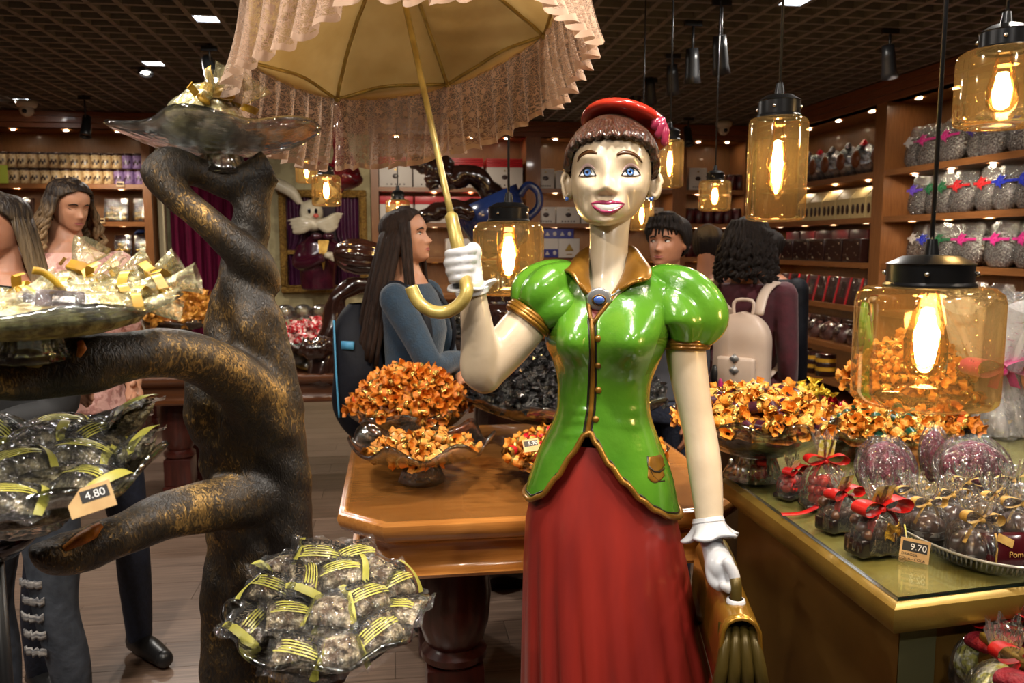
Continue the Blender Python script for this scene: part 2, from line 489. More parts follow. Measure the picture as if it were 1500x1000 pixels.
# purple curtain and pale posts of the alcove
M_CURT = mat('velvet_purple', rgb(104, 10, 52), rgb(74, 6, 36), rough=.8, nscale=8, stretch=(6, 6, .5), spec=.2)
M_POST = mat('pale_post', rgb(190, 176, 140), rough=0.5)
def curtain(x0, x1, y, z0, z1, folds, label):
    def fn(u, v):
        a = u * folds * 2 * PI
        return Vector((x0 + (x1 - x0) * u, y + 0.035 * math.sin(a) + 0.012 * math.sin(2.3 * a + 1), z1 + (z0 - z1) * v))
    m = MB().grid(fn, folds * 10, 4)
    return tag(m.build('velvet_curtain', M_CURT, solid=.006), label, 'curtain')
curtain(-2.22, -1.32, 8.72, 0.02, 2.58, 9, 'dark purple velvet curtain hanging behind the tree stand')
for x, l in ((-2.28, 'pale painted post left of the purple curtain'), (-1.27, 'pale painted post right of the purple curtain')):
    tag(MB().box((x, 8.66, 1.3), (.06, .08, 2.58), bev=.008).build('post', M_POST), l, 'post')

# security cameras
def cctv(x, y, label):
    t = thing('security_camera', label, 'camera', (x, y, ZC - .002))
    MB().lathe([(0.001, 0), (.085, 0), (.085, -.03), (.075, -.05), (.05, -.06)], seg=20).build('mount', M_WHITEP, t)
    MB().ball((0, -.005, -.075), (.058, .058, .062), 16, 10).build('dome', M_WHITEP, t)
    MB().ball((0, -.048, -.088), (.026, .018, .026), 12, 8).build('lens', M_DARKLENS, t)
p = P(40, 170, y=7.9); cctv(p.x, p.y, 'white dome security camera under the ceiling at the left corner')
p = P(1060, 188, y=8.2); cctv(p.x, p.y, 'white dome security camera under the ceiling at the right corner')
# hanging track spotlights
def track_spot(px, py, y, label, aim=(0, -.4, -1), glow=False, drop=0.16):
    p = P(px, py, y=y)
    t = thing('track_spotlight', label, 'spotlight', (p.x, p.y, p.z))
    MB().tube([(0, 0, ZC + .01 - p.z), (0, 0, .05)], .008, 6).build('stem', M_BLACK, t)
    d = Vector(aim).normalized(); q = d.to_track_quat('Z', 'Y').to_matrix()
    m = MB(); m.lathe([(0.001, -.10), (.034, -.10), (.038, -.04), (.042, .05), (.050, .09), (.046, .09), (.040, .07)], seg=16)
    m.v = [tuple(q @ Vector(v)) for v in m.v]
    m.build('lamp_head', M_BLACK, t)
    m = MB(); m.lathe([(.040, .07), (.0005, .075)], seg=16, cap1=True); m.v = [tuple(q @ Vector(v)) for v in m.v]
    m.build('bulb', emitmat('spot_glow', (1, .95, .85, 1), 25) if glow else M_DARKLENS, t)
    MB().bx(-.05, .05, -.012, .012, ZC - p.z - .03, ZC - p.z).build('track_clip', M_BLACK, t, False)
    t.scale = (1, 1, 1)
track_spot(213, 92, 6.4, 'black hanging spotlight lit below the square light, left of the parasol', (0.1, -.3, -1), True)
track_spot(126, 186, 7.6, 'small dark spotlight hanging in front of the far left fascia')
track_spot(1014, 98, 4.6, 'black hanging spotlight right above the statue head', (.1, .2, -1))
track_spot(985, 118, 5.4, 'dark spotlight in the middle of the ceiling cluster', (.2, .4, -1))
track_spot(953, 135, 6.2, 'dark spotlight further back in the ceiling cluster', (.2, .4, -1))
track_spot(930, 148, 7.0, 'dark spotlight farthest back, above the red hat', (-.2, .4, -1))
track_spot(1055, 82, 4.2, 'black hanging spotlight left of the tall amber lamp', (.2, .3, -1))
track_spot(1302, 92, 4.6, 'black hanging spotlight right of the tall amber lamp', (.3, .3, -1))
track_spot(1008, 200, 8.0, 'small dark spotlight hanging before the back right fascia')
track_spot(308, 104, 5.6, 'black spotlight partly hidden by the parasol lace', (.3, -.5, -1), True)
# emitters of the aimed ceiling spots: the lamps outside the frame get real housings too
for i, (p, a, e, s) in enumerate(SPOTS):
    if p[2] > 2.6:
        t = thing('ceiling_spotlight', 'black ceiling spotlight outside the picture, number %s from the left' % (i + 1), 'spotlight', p, group='ceiling spotlights over the viewer')
        q = (Vector(a) - Vector(p)).normalized().to_track_quat('Z', 'Y').to_matrix()
        m = MB(); m.lathe([(0.05, -.14), (.055, -.02), (.06, .02), (.07, -.001)], seg=14); m.v = [tuple(q @ Vector(v)) for v in m.v]
        m.build('lamp_head', M_BLACK, t)
        MB().tube([(0, 0, .13), (0, 0, .1)], .01, 6).build('stem', M_BLACK, t)
# ================================================================== goods on the shelves
KX = YB / F
def bxp(px): return P(px, 358, y=YB).x      # x on the back shelf front for a column
M_CREAM = mat('cream_label', rgb(214, 186, 138), rgb(176, 138, 96), rough=0.35, nscale=40, lo=.5, hi=.6)
M_LILAC = mat('lilac_label', rgb(150, 124, 170), rgb(120, 92, 140), rough=0.35, nscale=40, lo=.5, hi=.6)
M_CHOC = mat('dark_lid', rgb(54, 30, 24), rough=0.3)
M_MAROON = mat('maroon_box', rgb(84, 22, 28), rgb(60, 14, 20), rough=0.3, nscale=30)
M_DKBOX = mat('dark_chocolate_box', rgb(48, 26, 24), rough=0.22, coat=0.4)
M_WBOX = mat('white_card', rgb(212, 204, 196), rough=0.45)
M_RED = mat('red_lid', rgb(196, 28, 40), rough=0.35)
M_GOLDFOIL = mat('gold_foil', rgb(226, 190, 104), rgb(150, 112, 50), rough=0.2, metal=0.9, nscale=60, bump=0.4, bscale=90)
M_PURPLEB = mat('royal_blue_card', rgb(58, 60, 140), rough=0.4)
M_CLEAR = film('clear_film', nscale=25, bump=0.35)
M_CRINK = film('crinkled_film', nscale=55, bump=1.0, lo=.08, hi=1.0, rough=.12, haze=.05)

# -- jars on the left back shelf: two stacked rows
def jar_proto(mlab, h=.150, r=.050):
    t = thing('candy_jar', 'x', 'jar')
    m = MB(); m.lathe([(.001, .004), (r * .92, .004), (r, .014), (r, h * .82), (r * .9, h * .87)], seg=12); m.build('body', mlab, t)
    MB().lathe([(r * .93, h * .86), (r * .95, h * .90), (r * .95, h), (.001, h)], seg=12).build('lid', M_CHOC, t)
    m = MB(); 
    for k in range(4):
        a = -PI / 2 + (k - 1.5) * .35
        m.box((r * 1.0 * math.cos(a), r * 1.0 * math.sin(a), h * (.34 + .12 * (k % 2))), (.014, .004, .03), rz=a + PI / 2)
    tag(m.build('label_print', M_CHOC, t, False), kind='stuff')
    return kids(t)
jc = jar_proto(M_CREAM); jl = jar_proto(M_LILAC); used = set()
for row, z0 in ((0, 2.08), (1, 2.232)):
    n = 14
    for i in range(n + 1):
        px = 5 + i * 15.3 + (2 if row == 0 else 0)
        x = bxp(px)
        if x > -2.45 or x < XL + .10: continue
        lil = i >= (11 if row == 0 else 12)
        pr = jl if lil else jc
        l = ('lilac labelled sweet jar on the %s row of the far left shelf' if lil else 'cream labelled sweet jar with brown print, %s row of the far left shelf') % ('lower' if row == 0 else 'upper')
        g = ('lilac' if lil else 'cream') + ' jars, ' + ('lower' if row == 0 else 'upper') + ' row'
        loc = (x, YB + .10 + R.uniform(-.006, .006), z0 - .003); rot = (0, 0, R.uniform(-.25, .25))
        if pr.name not in used:
            used.add(pr.name); pr.location = loc; pr.rotation_euler = rot; pr['label'] = l; pr['group'] = g
        else: copy_tree(pr, loc, rot, label=l, group=g)

# -- gold chocolate gift trays on the left shelves
def tray(px0, px1, z, label, h=.24, tilt=.25, gold=True, blue=False):
    x0, x1 = bxp(px0), bxp(px1); wd = x1 - x0
    t = thing('chocolate_tray', label, 'box', ((x0 + x1) / 2, YB + .17, z), rot=(-tilt, 0, 0))
    MB().bx(-wd / 2, wd / 2, -.012, .02, 0.004, h, bev=.004).build('box', M_DKBOX, t)
    m = MB()
    for i in range(5):
        for j in range(3):
            xx = (i - 2) * wd * .17; zz = .035 + j * .045 + .012 * (i % 2)
            if abs(i - 2) + j < 4: m.ball((xx, -.02, zz), (.024, .016, .02), 8, 5)
    tag(m.build('foil_chocolates', M_GOLDFOIL, t), kind='stuff')
    MB().bx(-wd / 2 + .004, wd / 2 - .004, -.042, -.013, .008, h - .004, bev=.006).build('clear_cover', M_CLEAR, t)
    if blue:
        MB().lathe([(.12, 0), (.10, .03), (.03, .05), (.001, .05)], (0, 0, h), 12).build('blue_cap', mat('blue_satin', rgb(58, 78, 132), rough=.3), t)
tray(146, 182, 1.72, 'dark tray of gold foil chocolates on the second shelf, beside the price card')
tray(190, 220, 1.72, 'wide dark tray of gold foil chocolates at the right end of the second shelf')
tray(158, 184, 1.36, 'small tray of gold chocolates on the third shelf, right of the pink top')
tray(188, 222, 1.36, 'tray of gold chocolates under a blue satin cap', blue=True)
tray(168, 220, 0.98, 'dark chocolate tray low on the far left shelves', h=.2)
tray(4, 40, 1.72, 'dark chocolate tray on the second shelf behind the long-haired woman')
# price card
def shelf_card(px, z, label, y=YB - .004, w=.07, h=.05):
    x = P(px, 358, y=y).x
    MB().box((0, 0, h / 2), (w, .004, h)).build
    t = thing('price_card', label, 'card', (x, y, z - .046))
    MB().box((0, 0, h / 2), (w, .004, h)).build('card', M_CREAM, t, False)
    MB().box((0, -.0025, h * .55), (w * .8, .001, h * .4)).build('print', M_DKBOX, t, False)
shelf_card(150, 1.75, 'small cream price card on the second left shelf edge')
shelf_card(181, 2.10, 'small cream price card below the lilac jars')
p_ = P(4, 258, y=YB - .02)
tag(MB().box((max(p_.x, XL + .05), YB - .02, 2.16), (.09, .006, .17)).build('green_card', mat('lime_card', rgb(176, 190, 70), rough=.5), smooth=False), 'lime green card at the left end of the jar rows', 'card')

# -- white and red gift boxes (stacked lids seen from the front)
def gift_box(px0, px1, z, h, label, lids, print_=True, group=None, y=YB + .03, depth=.33):
    x0, x1 = bxp(px0), bxp(px1); wd = x1 - x0
    t = thing('gift_box', label, 'box', ((x0 + x1) / 2, y, z), group=group)
    hb = h if not lids else h * .70
    MB().bx(-wd / 2, wd / 2, 0, depth, .001, hb, bev=.003).build('front_panel', M_WBOX, t)
    if lids:
        for i in range(lids):
            za = hb + (h - hb) * i / lids
            MB().bx(-wd / 2, wd / 2, .002 * (i % 2), depth, za + .001, za + (h - hb) / lids - .002, bev=.002).build('red_lid', M_RED, t)
    if print_:
        m = MB(); m.ball((0, -.001, hb * .52), (.032, .004, .024), 10, 6)
        for i in range(5): m.ball((-wd * .26 + i * wd * .13, -.001, hb * .13), (.009, .003, .008), 6, 4)
        tag(m.build('chocolate_print', M_CHOC, t), kind='stuff')
        m = MB(); m.add([(-.016, -.002, hb * .80), (.016, -.002, hb * .80), (0, -.002, hb * .88)], [(0, 1, 2)]); m.build('mark', M_GOLD, t, False)
B1 = [(557, 605), (607, 655), (662, 709), (714, 766)]
pos = ['leftmost', 'second', 'third', 'rightmost']
for i, (a, b) in enumerate(B1):
    gift_box(a, b, 2.08, .30, 'white box under red lids, %s on the upper shelf behind the parasol handle' % pos[i], 4)
for i, (a, b) in enumerate([(557, 606), (609, 656), (658, 706), (712, 764)]):
    gift_box(a, b, 1.72, .27, 'white box with one red lid, %s on the shelf below the lidded stacks' % pos[i], 1)
for i, (a, b) in enumerate([(562, 600), (655, 694), (700, 750)]):
    gift_box(a, b, 1.36, .2, 'plain white box, %s on the shelf at the girl\'s eye level' % pos[i], 0, False)
for i, (a, b) in enumerate([(787, 812), (815, 848), (850, 885), (930, 985)]):
    gift_box(a, b, 2.08, .2 - .02 * (i % 2), 'flat white box on the upper shelf behind the statue head, %s' % pos[i], 0)
for i, (a, b) in enumerate([(787, 814), (816, 850), (852, 884), (950, 972)]):
    gift_box(a, b, 1.72, .17, 'flat white box on the lower shelf behind the statue cheek, %s' % pos[i], 0)
gift_box(1009, 1034, 2.08, .23, 'single white box on the top shelf of the corner unit', 0)
# blue and white tea-towel style boxes with triangles
def icon_box(px0, px1, label, white):
    x0, x1 = bxp(px0), bxp(px1); wd = x1 - x0; h = .30
    t = thing('gift_box', label, 'box', ((x0 + x1) / 2, YB + .02 - (.05 if white else 0), 1.362), group=None)
    MB().bx(-wd / 2, wd / 2, 0, .12, 0, h if not white else .2, bev=.003).build('front_panel', M_WBOX if white else M_PURPLEB, t)
    m = MB()
    if white:
        m.add([(-.05, -.003, .07), (.05, -.003, .07), (0, -.003, .15)], [(0, 1, 2)]); m.add([(-.03, -.003, .03), (.03, -.003, .03), (.03, -.003, .04), (-.03, -.003, .04)], [(0, 1, 2, 3)])
    else:
        for i in range(4):
            xx = -wd * .36 + i * wd * .24
            for zz in (.05, .25):
                m.ball((xx, -.001, zz), (.02, .004, .024), 6, 4) if i % 2 else m.add([(xx - .024, -.003, zz - .02), (xx + .024, -.003, zz - .02), (xx, -.003, zz + .025)], [(0, 1, 2)])
        m.bx(-wd / 2, wd / 2, -.002, .001, .09, .2)
    tag(m.build('icon_print', M_GOLD if white else M_WBOX, t, False), kind='stuff')
icon_box(796, 841, 'blue box with white icons right of the nearest amber lamp', False)
icon_box(818, 848, 'white square box with a gold triangle in front of the blue box', True)
# maroon jars in the corner unit and behind the visitors
mj = jar_proto(M_MAROON, .17, .055); first = [True]
def mjar(x, z, l, g):
    loc = (x, YB + .12, z); 
    if first[0]: first[0] = False; mj.location = loc; mj['label'] = l; mj['group'] = g
    else: copy_tree(mj, loc, (0, 0, R.uniform(-.4, .4)), label=l, group=g)
for i in range(6): mjar(bxp(1014 + i * 14), 1.72, 'maroon jar on the corner shelf between the boy and the tall lamp', 'maroon jars of the corner, eye level')
for i in range(3): mjar(bxp(1074 + i * 13), 2.08, 'maroon jar on the upper corner shelf left of the tall lamp', 'maroon jars of the corner, top')
for i in range(6): mjar(bxp(1014 + i * 14), 1.36, 'maroon jar on the lower corner shelf behind the two maroon coats', 'maroon jars of the corner, lower')

# -- right wall, far unit
def rw(px, dx=.14): return P(px, 358, x=XR + dx).y
M_SILV = mat('silver_film', rgb(200, 198, 200), rgb(120, 118, 124), rough=0.18, metal=0.85, nscale=26, bump=0.9, bscale=34)
M_BROWN = mat('milk_chocolate', rgb(112, 58, 24), rough=0.3, coat=0.3)
ords = ['nearest', 'second nearest', 'third', 'fourth', 'fifth', 'farthest']
for i, px in enumerate([1288, 1258, 1236, 1213, 1195, 1180]):
    y = rw(px); s = 1.0
    t = thing('wrapped_egg', 'chocolate egg in crinkled silver film with brown window, %s on the top right shelf' % ords[i], 'egg', (XR + .16, y, 2.08))
    m = MB(); m.ball((0, 0, .135), (.10, .125, .135), 16, 10); m.v = [tuple(Vector(v) * (1 + .05 * math.sin(9 * v[1] * 20 + v[2] * 60))) for v in m.v]
    m.build('film_wrap', M_SILV, t)
    MB().ball((-.085, 0, .14), (.03, .062, .075), 12, 8).build('chocolate', M_BROWN, t)
    m = MB(); 
    for k in range(5): m.box((-.06 + k * .02, (k - 2) * .03, .27), (.05, .035, .02), rz=k, ry=.5 * (k - 2))
    m.build('bow', M_SILV if i not in (1, 4) else M_RED, t, False)
for i in range(6):
    y = rw(1292) + i * .235
    t = thing('gable_box', 'cream gable box with brown pictures, %s in the row on the right wall' % ords[i], 'box', (XR + .05, y, 1.72))
    m = MB(); W = .215
    m.add([(0, -W / 2, 0), (.16, -W / 2, 0), (.16, W / 2, 0), (0, W / 2, 0), (0, -W / 2, .17), (.16, -W / 2, .17), (.16, W / 2, .17), (0, W / 2, .17), (.08, -W / 2, .26), (.08, W / 2, .26)],
          [(0, 3, 2, 1), (0, 1, 5, 4), (3, 7, 6, 2), (0, 4, 7, 3), (1, 2, 6, 5), (4, 5, 8), (7, 9, 6), (4, 8, 9, 7), (5, 6, 9, 8)])
    m.build('carton', mat('cream_carton', rgb(206, 182, 128), rough=.5), t, False)
    m = MB()
    for k in range(3):
        m.ball((-.001, -W / 2 + W * (k + .5) / 3, .08), (.004, .026, .045), 8, 5)
    m.build('picture', M_CHOC, t)
M_SPARK = mat('sparkle_print', rgb(44, 22, 22), rgb(205, 190, 160), rough=0.25, nscale=26, lo=.62, hi=.68, coat=.3)
for i in range(6):
    y = rw(1262) + i * .30
    t = thing('chocolate_carton', 'dark carton with sparkling print, %s in the row on the right wall' % ords[i], 'box', (XR + .05, y, 1.35))
    MB().bx(0, .12, -.14, .14, 0, .20, bev=.004).build('carton', M_DKBOX, t)
    MB().bx(-.002, .0, -.12, .12, .02, .18).build('print', M_SPARK, t, False)
for i in range(5):
    y = rw(1255) + .1 + i * .30
    tag(MB().box((XR + .26, y, 1.35 + .14), (.1, .28, .28), bev=.004).build('red_carton', M_MAROON), 'tall maroon carton behind the dark cartons, %s on the right wall' % ords[i], 'box')
for i in range(9):
    y = rw(1282) + i * .185
    t = thing('bar_pack', 'slanted maroon pack with silver stripe, on the shelf beside the white backpack', 'box', (XR + .06, y, .98), rot=(0, .22, 0), group='slanted maroon packs')
    MB().bx(0, .05, -.088, .088, 0, .24, bev=.006).build('pack', M_MAROON if i % 3 == 2 else M_DKBOX, t)
    m = MB(); m.bx(-.003, .0, -.035, .035, .06, .2); m.build('stripe', M_SPARK, t, False)
    m = MB(); m.bx(-.002, .051, -.089, -.07, .001, .241); m.build('red_edge', M_RED, t, False)
for i in range(7):
    y = rw(1262) + i * .235
    t = thing('chocolate_pack', 'shiny dark pack lying tilted on the low right shelf', 'bag', (XR + .08, y, .63), rot=(0, .35, 0), group='shiny dark packs')
    m = MB(); m.ball((.03, 0, .09), (.07, .112, .10), 14, 8); m.build('pack', mat('shiny_dark', rgb(58, 34, 34), rgb(90, 60, 56), rough=.15, coat=.8, nscale=20, bump=.5, bscale=30), t)
    MB().ball((-.03, 0, .10), (.016, .06, .05), 10, 6).build('label_print', M_SPARK, t)
for i in range(6):
    y = rw(1268) + i * .27
    tag(MB().box((XR + .24, y, .63 + .10), (.1, .25, .2), bev=.004).build('brown_box', M_DKBOX), 'plain brown box behind the shiny packs, low on the right wall', 'box', 'plain brown boxes')
for i in range(4):
    y = rw(1215) - .1 + i * .22
    t = thing('striped_tin', 'dark tin with yellow stripe at the bottom of the right shelves', 'tin', (XR + .1, y, .30), group='striped tins')
    m = MB(); m.lathe([(.001, 0), (.09, 0), (.09, .2), (.001, .2)], seg=14); m.build('body', M_DKBOX, t)
    m = MB(); m.lathe([(.0915, .05), (.0915, .085)], seg=14); m.lathe([(.0915, .13), (.0915, .165)], seg=14); m.build('stripe', mat('yellow', rgb(200, 150, 40), rough=.4), t)

# -- right wall, near unit: cellophane bags with ribbon flowers
M_SWEETS = mat('bagged_sweets', rgb(74, 56, 48), rgb(206, 196, 182), rough=0.2, nscale=85, lo=.44, hi=.62, bump=.5, bscale=40, metal=.25)
def ribbonmat(n, c): return mat(n, c, rough=0.35, sheen=.3)
RIB = dict(pink=ribbonmat('pink_ribbon', rgb(222, 40, 140)), purple=ribbonmat('purple_ribbon', rgb(112, 70, 214)), blue=ribbonmat('blue_ribbon', rgb(30, 50, 190)),
           green=ribbonmat('green_ribbon', rgb(20, 110, 60)), red=ribbonmat('red_ribbon', rgb(222, 34, 38)), white=ribbonmat('white_ribbon', rgb(214, 208, 204)), navy=ribbonmat('indigo_ribbon', rgb(66, 44, 140)))
def sweet_bag(y, z, col, label, h=.27, wd=.17, x=XR + .1):
    t = thing('sweet_bag', label, 'bag', (x, y, z), rot=(0, .16, 0))
    def prof(r, zz, a, k):
        f = 1 + .06 * math.sin(5 * a + k) + .04 * math.sin(11 * a + 2 * k)
        return r * f, zz
    m = MB(); m.lathe([(.001, .002), (.6, .004), (.9, .04), (1, .10), (.92, .16), (.72, .20)], seg=16, fn=prof)
    m.v = [(v[0] * .060, v[1] * wd / 1.9, v[2] * h / .25) for v in m.v]; m.build('sweets', M_SWEETS, t)
    m = MB(); m.lathe([(.62, .001), (1.0, .04), (1.08, .10), (1.0, .17), (.85, .22), (.9, .27), (.7, .30)], seg=18, fn=prof)
    m.v = [(v[0] * .06 - .004, v[1] * wd / 2, v[2] * h / .27) for v in m.v]; m.build('cellophane', M_CRINK, t)
    m = MB(); zc = h * .66
    for k in range(6):
        a = k * PI / 3 + .3
        def pet(u, v, a=a):
            rr = .006 + .046 * u; ww = .016 * math.sin(PI * min(1, .15 + u * .95)) * (v - .5) * 2
            return (-.066 - .012 * math.sin(PI * u), rr * math.cos(a) - ww * math.sin(a), zc + rr * math.sin(a) + ww * math.cos(a))
        m.grid(pet, 5, 3)
    m.ball((-.07, 0, zc), (.008, .014, .014), 8, 5)
    m.build('ribbon_flower', RIB[col], t)
    m = MB(); m.bx(-.064, -.061, -wd * .5, wd * .5, zc - .009, zc + .009); m.build('ribbon_band', RIB[col], t, False)
    return t
rows = [(2.08, [('white', 1338), ('pink', 1358), ('pink', 1391), ('navy', 1430), ('navy', 1450), ('blue', 1492), ('red', 1530)], .27),
        (1.72, [('purple', 1348), ('green', 1372), ('green', 1390), ('red', 1412), ('red', 1448), ('blue', 1476), ('blue', 1510)], .27),
        (1.35, [('blue', 1366), ('green', 1390), ('pink', 1424), ('pink', 1473), ('pink', 1515)], .27)]
rn = ['top', 'middle', 'lower']; od = ['first', 'second', 'third', 'fourth', 'fifth', 'sixth', 'seventh']
for q, (z, its, h) in enumerate(rows):
    for i, (c, px) in enumerate(its):
        y = rw(px); nx = rw(its[i + 1][1]) if i + 1 < len(its) else y - .2
        sweet_bag(y, z, c, 'cellophane sweet bag with %s ribbon flower, %s from the post on the %s shelf' % (c, od[i], rn[q]), h, min(.26, max(.15, (y - nx) * .98)))
for q, (z, its, h) in enumerate(rows):
    for i in range(7):
        y = 5.98 - i * .235
        sweet_bag(y, z, 'white', 'plain silver cellophane bag in the back row of the %s shelf, behind the ribbon flowers' % rn[q], h * 1.06, .235, XR + .26)['group'] = 'plain back row bags, %s shelf' % rn[q]
for i, px in enumerate((1395, 1430, 1466)):
    sweet_bag(rw(px) - .05, .98, 'white', 'cellophane bag on the shelf behind the near amber lamp, %s from the post' % od[i], .24, .2)
# ================================================================== tables and counter
M_TABLE = woodmat('table_wood', rgb(158, 100, 46), rgb(182, 122, 60), 0, 0.22, 1.0, 0.5)
M_TABLED = woodmat('table_wood_dark', rgb(72, 40, 22), rgb(96, 56, 30), 0, 0.3, 1.0, 0.3)
M_MAHOG = mat('mahogany', rgb(74, 30, 22), rgb(54, 20, 15), rough=0.3, nscale=10, stretch=(6, 6, .6), coat=.3)
def inset(poly, d):
    """offset a convex polygon inward"""
    n = len(poly); out = []
    for i in range(n):
        a, b, c = Vector(poly[i - 1]), Vector(poly[i]), Vector(poly[(i + 1) % n])
        e1 = (b - a).normalized(); e2 = (c - b).normalized()
        n1 = Vector((-e1.y, e1.x)); n2 = Vector((-e2.y, e2.x))
        k = (n1 + n2); k = k / k.dot(n1) if abs(k.dot(n1)) > 1e-6 else n1
        q = b + k * d; out.append((q.x, q.y))
    return out
def moulding(m, poly, prof):
    """closed moulding: (inset, z) pairs from bottom to top"""
    rings = [[Vector((x, y, z)) for x, y in inset(poly, d)] for d, z in prof]
    return m.loft(rings, True, True, True)
def octo(x0, x1, y0, y1, c): return [(x0 + c, y0), (x1 - c, y0), (x1, y0 + c), (x1, y1 - c), (x1 - c, y1), (x0 + c, y1), (x0, y1 - c), (x0, y0 + c)]
def display_table(label, poly, zt, mtop, mleg, legs, legr=.085):
    t = thing('display_table', label, 'table', (0, 0, 0))
    m = MB(); moulding(m, poly, [(.045, zt - .062), (.03, zt - .058), (.012, zt - .046), (.004, zt - .03), (0, zt - .016), (.004, zt - .004), (.012, zt)])
    m.build('tabletop', mtop, t, auto=40)
    m = MB(); moulding(m, inset(poly, .012), [(.0, zt), (.004, zt + .0025), (.016, zt + .0028), (.019, zt + .0005)])
    m.build('top_bead', mtop, t, auto=40)
    m = MB(); moulding(m, poly, [(.058, zt - .165), (.035, zt - .160), (.030, zt - .150), (.050, zt - .142), (.058, zt - .13), (.058, zt - .075), (.05, zt - .064)])
    m.build('apron', mtop, t, auto=40)
    H = zt - .165
    for (x, y) in legs:
        m = MB()
        m.bx(x - legr, x + legr, y - legr, y + legr, 0, .10, bev=.012)
        m.bx(x - legr * .9, x + legr * .9, y - legr * .9, y + legr * .9, .10, H * .42, bev=.008)
        r = legr
        m.lathe([(r * .9, H * .42), (r * 1.05, H * .44), (r * 1.05, H * .47), (r * .8, H * .50), (r * .95, H * .53), (r * 1.12, H * .62), (r * 1.2, H * .75), (r * 1.1, H * .9), (r * 1.0, H * .95), (r * 1.15, H * .97), (r * 1.15, H)], (x, y, 0), 20)
        m.build('leg', mleg, t, auto=35)
    return t
TZ = .78
display_table('polished octagonal wooden table behind the statue, holding crystal bowls of sweets', octo(-.165, .985, 2.062, 3.22, .125), TZ, M_TABLE, M_MAHOG, [(.16, 2.36), (.68, 2.36), (.16, 2.95), (.68, 2.95)], .095)
display_table('dark table behind the girl with the chocolate sculpture', octo(-1.75, .62, 4.62, 5.6, .15), TZ, M_TABLED, M_MAHOG, [(-1.27, 4.95), (.25, 4.95), (-1.27, 5.3), (.25, 5.3)])
display_table('dark table on the right carrying clear trays of chocolates', octo(1.25, 2.62, 4.85, 5.9, .15), TZ, M_TABLED, M_MAHOG, [(1.55, 5.2), (2.35, 5.2), (1.55, 5.6), (2.35, 5.6)])
display_table('low dark table at the far left, its foot seen between tree and jeans', octo(-3.1, -1.75, 6.4, 7.2, .15), TZ, M_TABLED, M_MAHOG, [(-2.8, 6.65), (-2.0, 6.65), (-2.8, 6.95), (-2.0, 6.95)])
# counter
M_CGOLD = mat('brushed_gold', rgb(150, 124, 58), rgb(128, 102, 44), rough=0.38, metal=0.6, nscale=6, stretch=(1, 1, 1), bump=.03, bscale=220)
M_CBODY = mat('bronze_panel', rgb(112, 82, 34), rgb(96, 68, 26), rough=0.4, metal=0.45, nscale=5)
M_CGREY = mat('olive_panel', rgb(92, 90, 62), rough=0.4, metal=.4)
CZ = .90
cpoly = [(.822, 1.21), (2.3, 1.355), (2.3, 2.85), (1.12, 2.85), (1.06, 2.22), (.835, 1.99)]
t = thing('display_counter', 'gold counter with a glass sheet on top, at right', 'counter')
m = MB(); moulding(m, cpoly, [(.03, CZ - .062), (.010, CZ - .058), (.002, CZ - .045), (.0, CZ - .025), (.003, CZ - .012), (.016, CZ - .006)])
m.build('gold_edge', M_CGOLD, t, auto=35)
moulding(MB(), inset(cpoly, .02), [(0, CZ - .012), (0, CZ - .0055)]).build('gold_bed', mat('gold_bed', rgb(178, 162, 96), rgb(164, 146, 82), rough=.5, metal=.1, nscale=9), t, False)
moulding(MB(), inset(cpoly, .022), [(0, CZ - .0053), (0, CZ - .0002)]).build('glass_sheet', film('sheet_glass', (.93, .96, .92, 1), nscale=3, bump=.0, lo=.02, hi=.55, rough=.04), t, False)
m = MB(); a = inset(cpoly, .0195); b = inset(cpoly, .0235)
for i in range(len(a)):
    j = (i + 1) % len(a); m.add([(a[i][0], a[i][1], CZ - .0049), (a[j][0], a[j][1], CZ - .0049), (b[j][0], b[j][1], CZ + .0002), (b[i][0], b[i][1], CZ + .0002)], [(0, 1, 2, 3)])
m.build('glass_edge', mat('glass_edge', rgb(14, 22, 18), rough=.15), t, False)
bp_ = inset(cpoly, .045)
moulding(MB(), bp_, [(.03, 0.0), (.03, .08), (0, .082), (0, CZ - .06)]).build('body_panel', M_CBODY, t, False)
q = bp_[0]; 
MB().add([(q[0] - .001, q[1] - .004, .09), (q[0] + .075, q[1] + .004, .09), (q[0] + .075, q[1] + .004, CZ - .062), (q[0] - .001, q[1] - .004, CZ - .062)], [(0, 1, 2, 3)]).build('corner_post', M_CGREY, t, False)
# lower bin in front of the counter
t = thing('display_bin', 'lower gold-edged bin in front of the counter, filled with red-ribboned bags', 'bin')
m = MB(); m.bx(1.0, 1.03, .72, 1.228, .05, .815); m.bx(1.0, 2.0, .70, .72, .05, .815); m.bx(1.97, 2.0, .72, 1.27, .05, .815)
m.build('side_panel', M_CBODY, t, False)
MB().bx(1.03, 1.97, .72, 1.225, .66, .70).build('bin_floor', M_CBODY, t, False)
MB().bx(.998, 1.034, .70, 1.23, .815, .83, bev=.004).build('gold_edge', M_CGOLD, t)

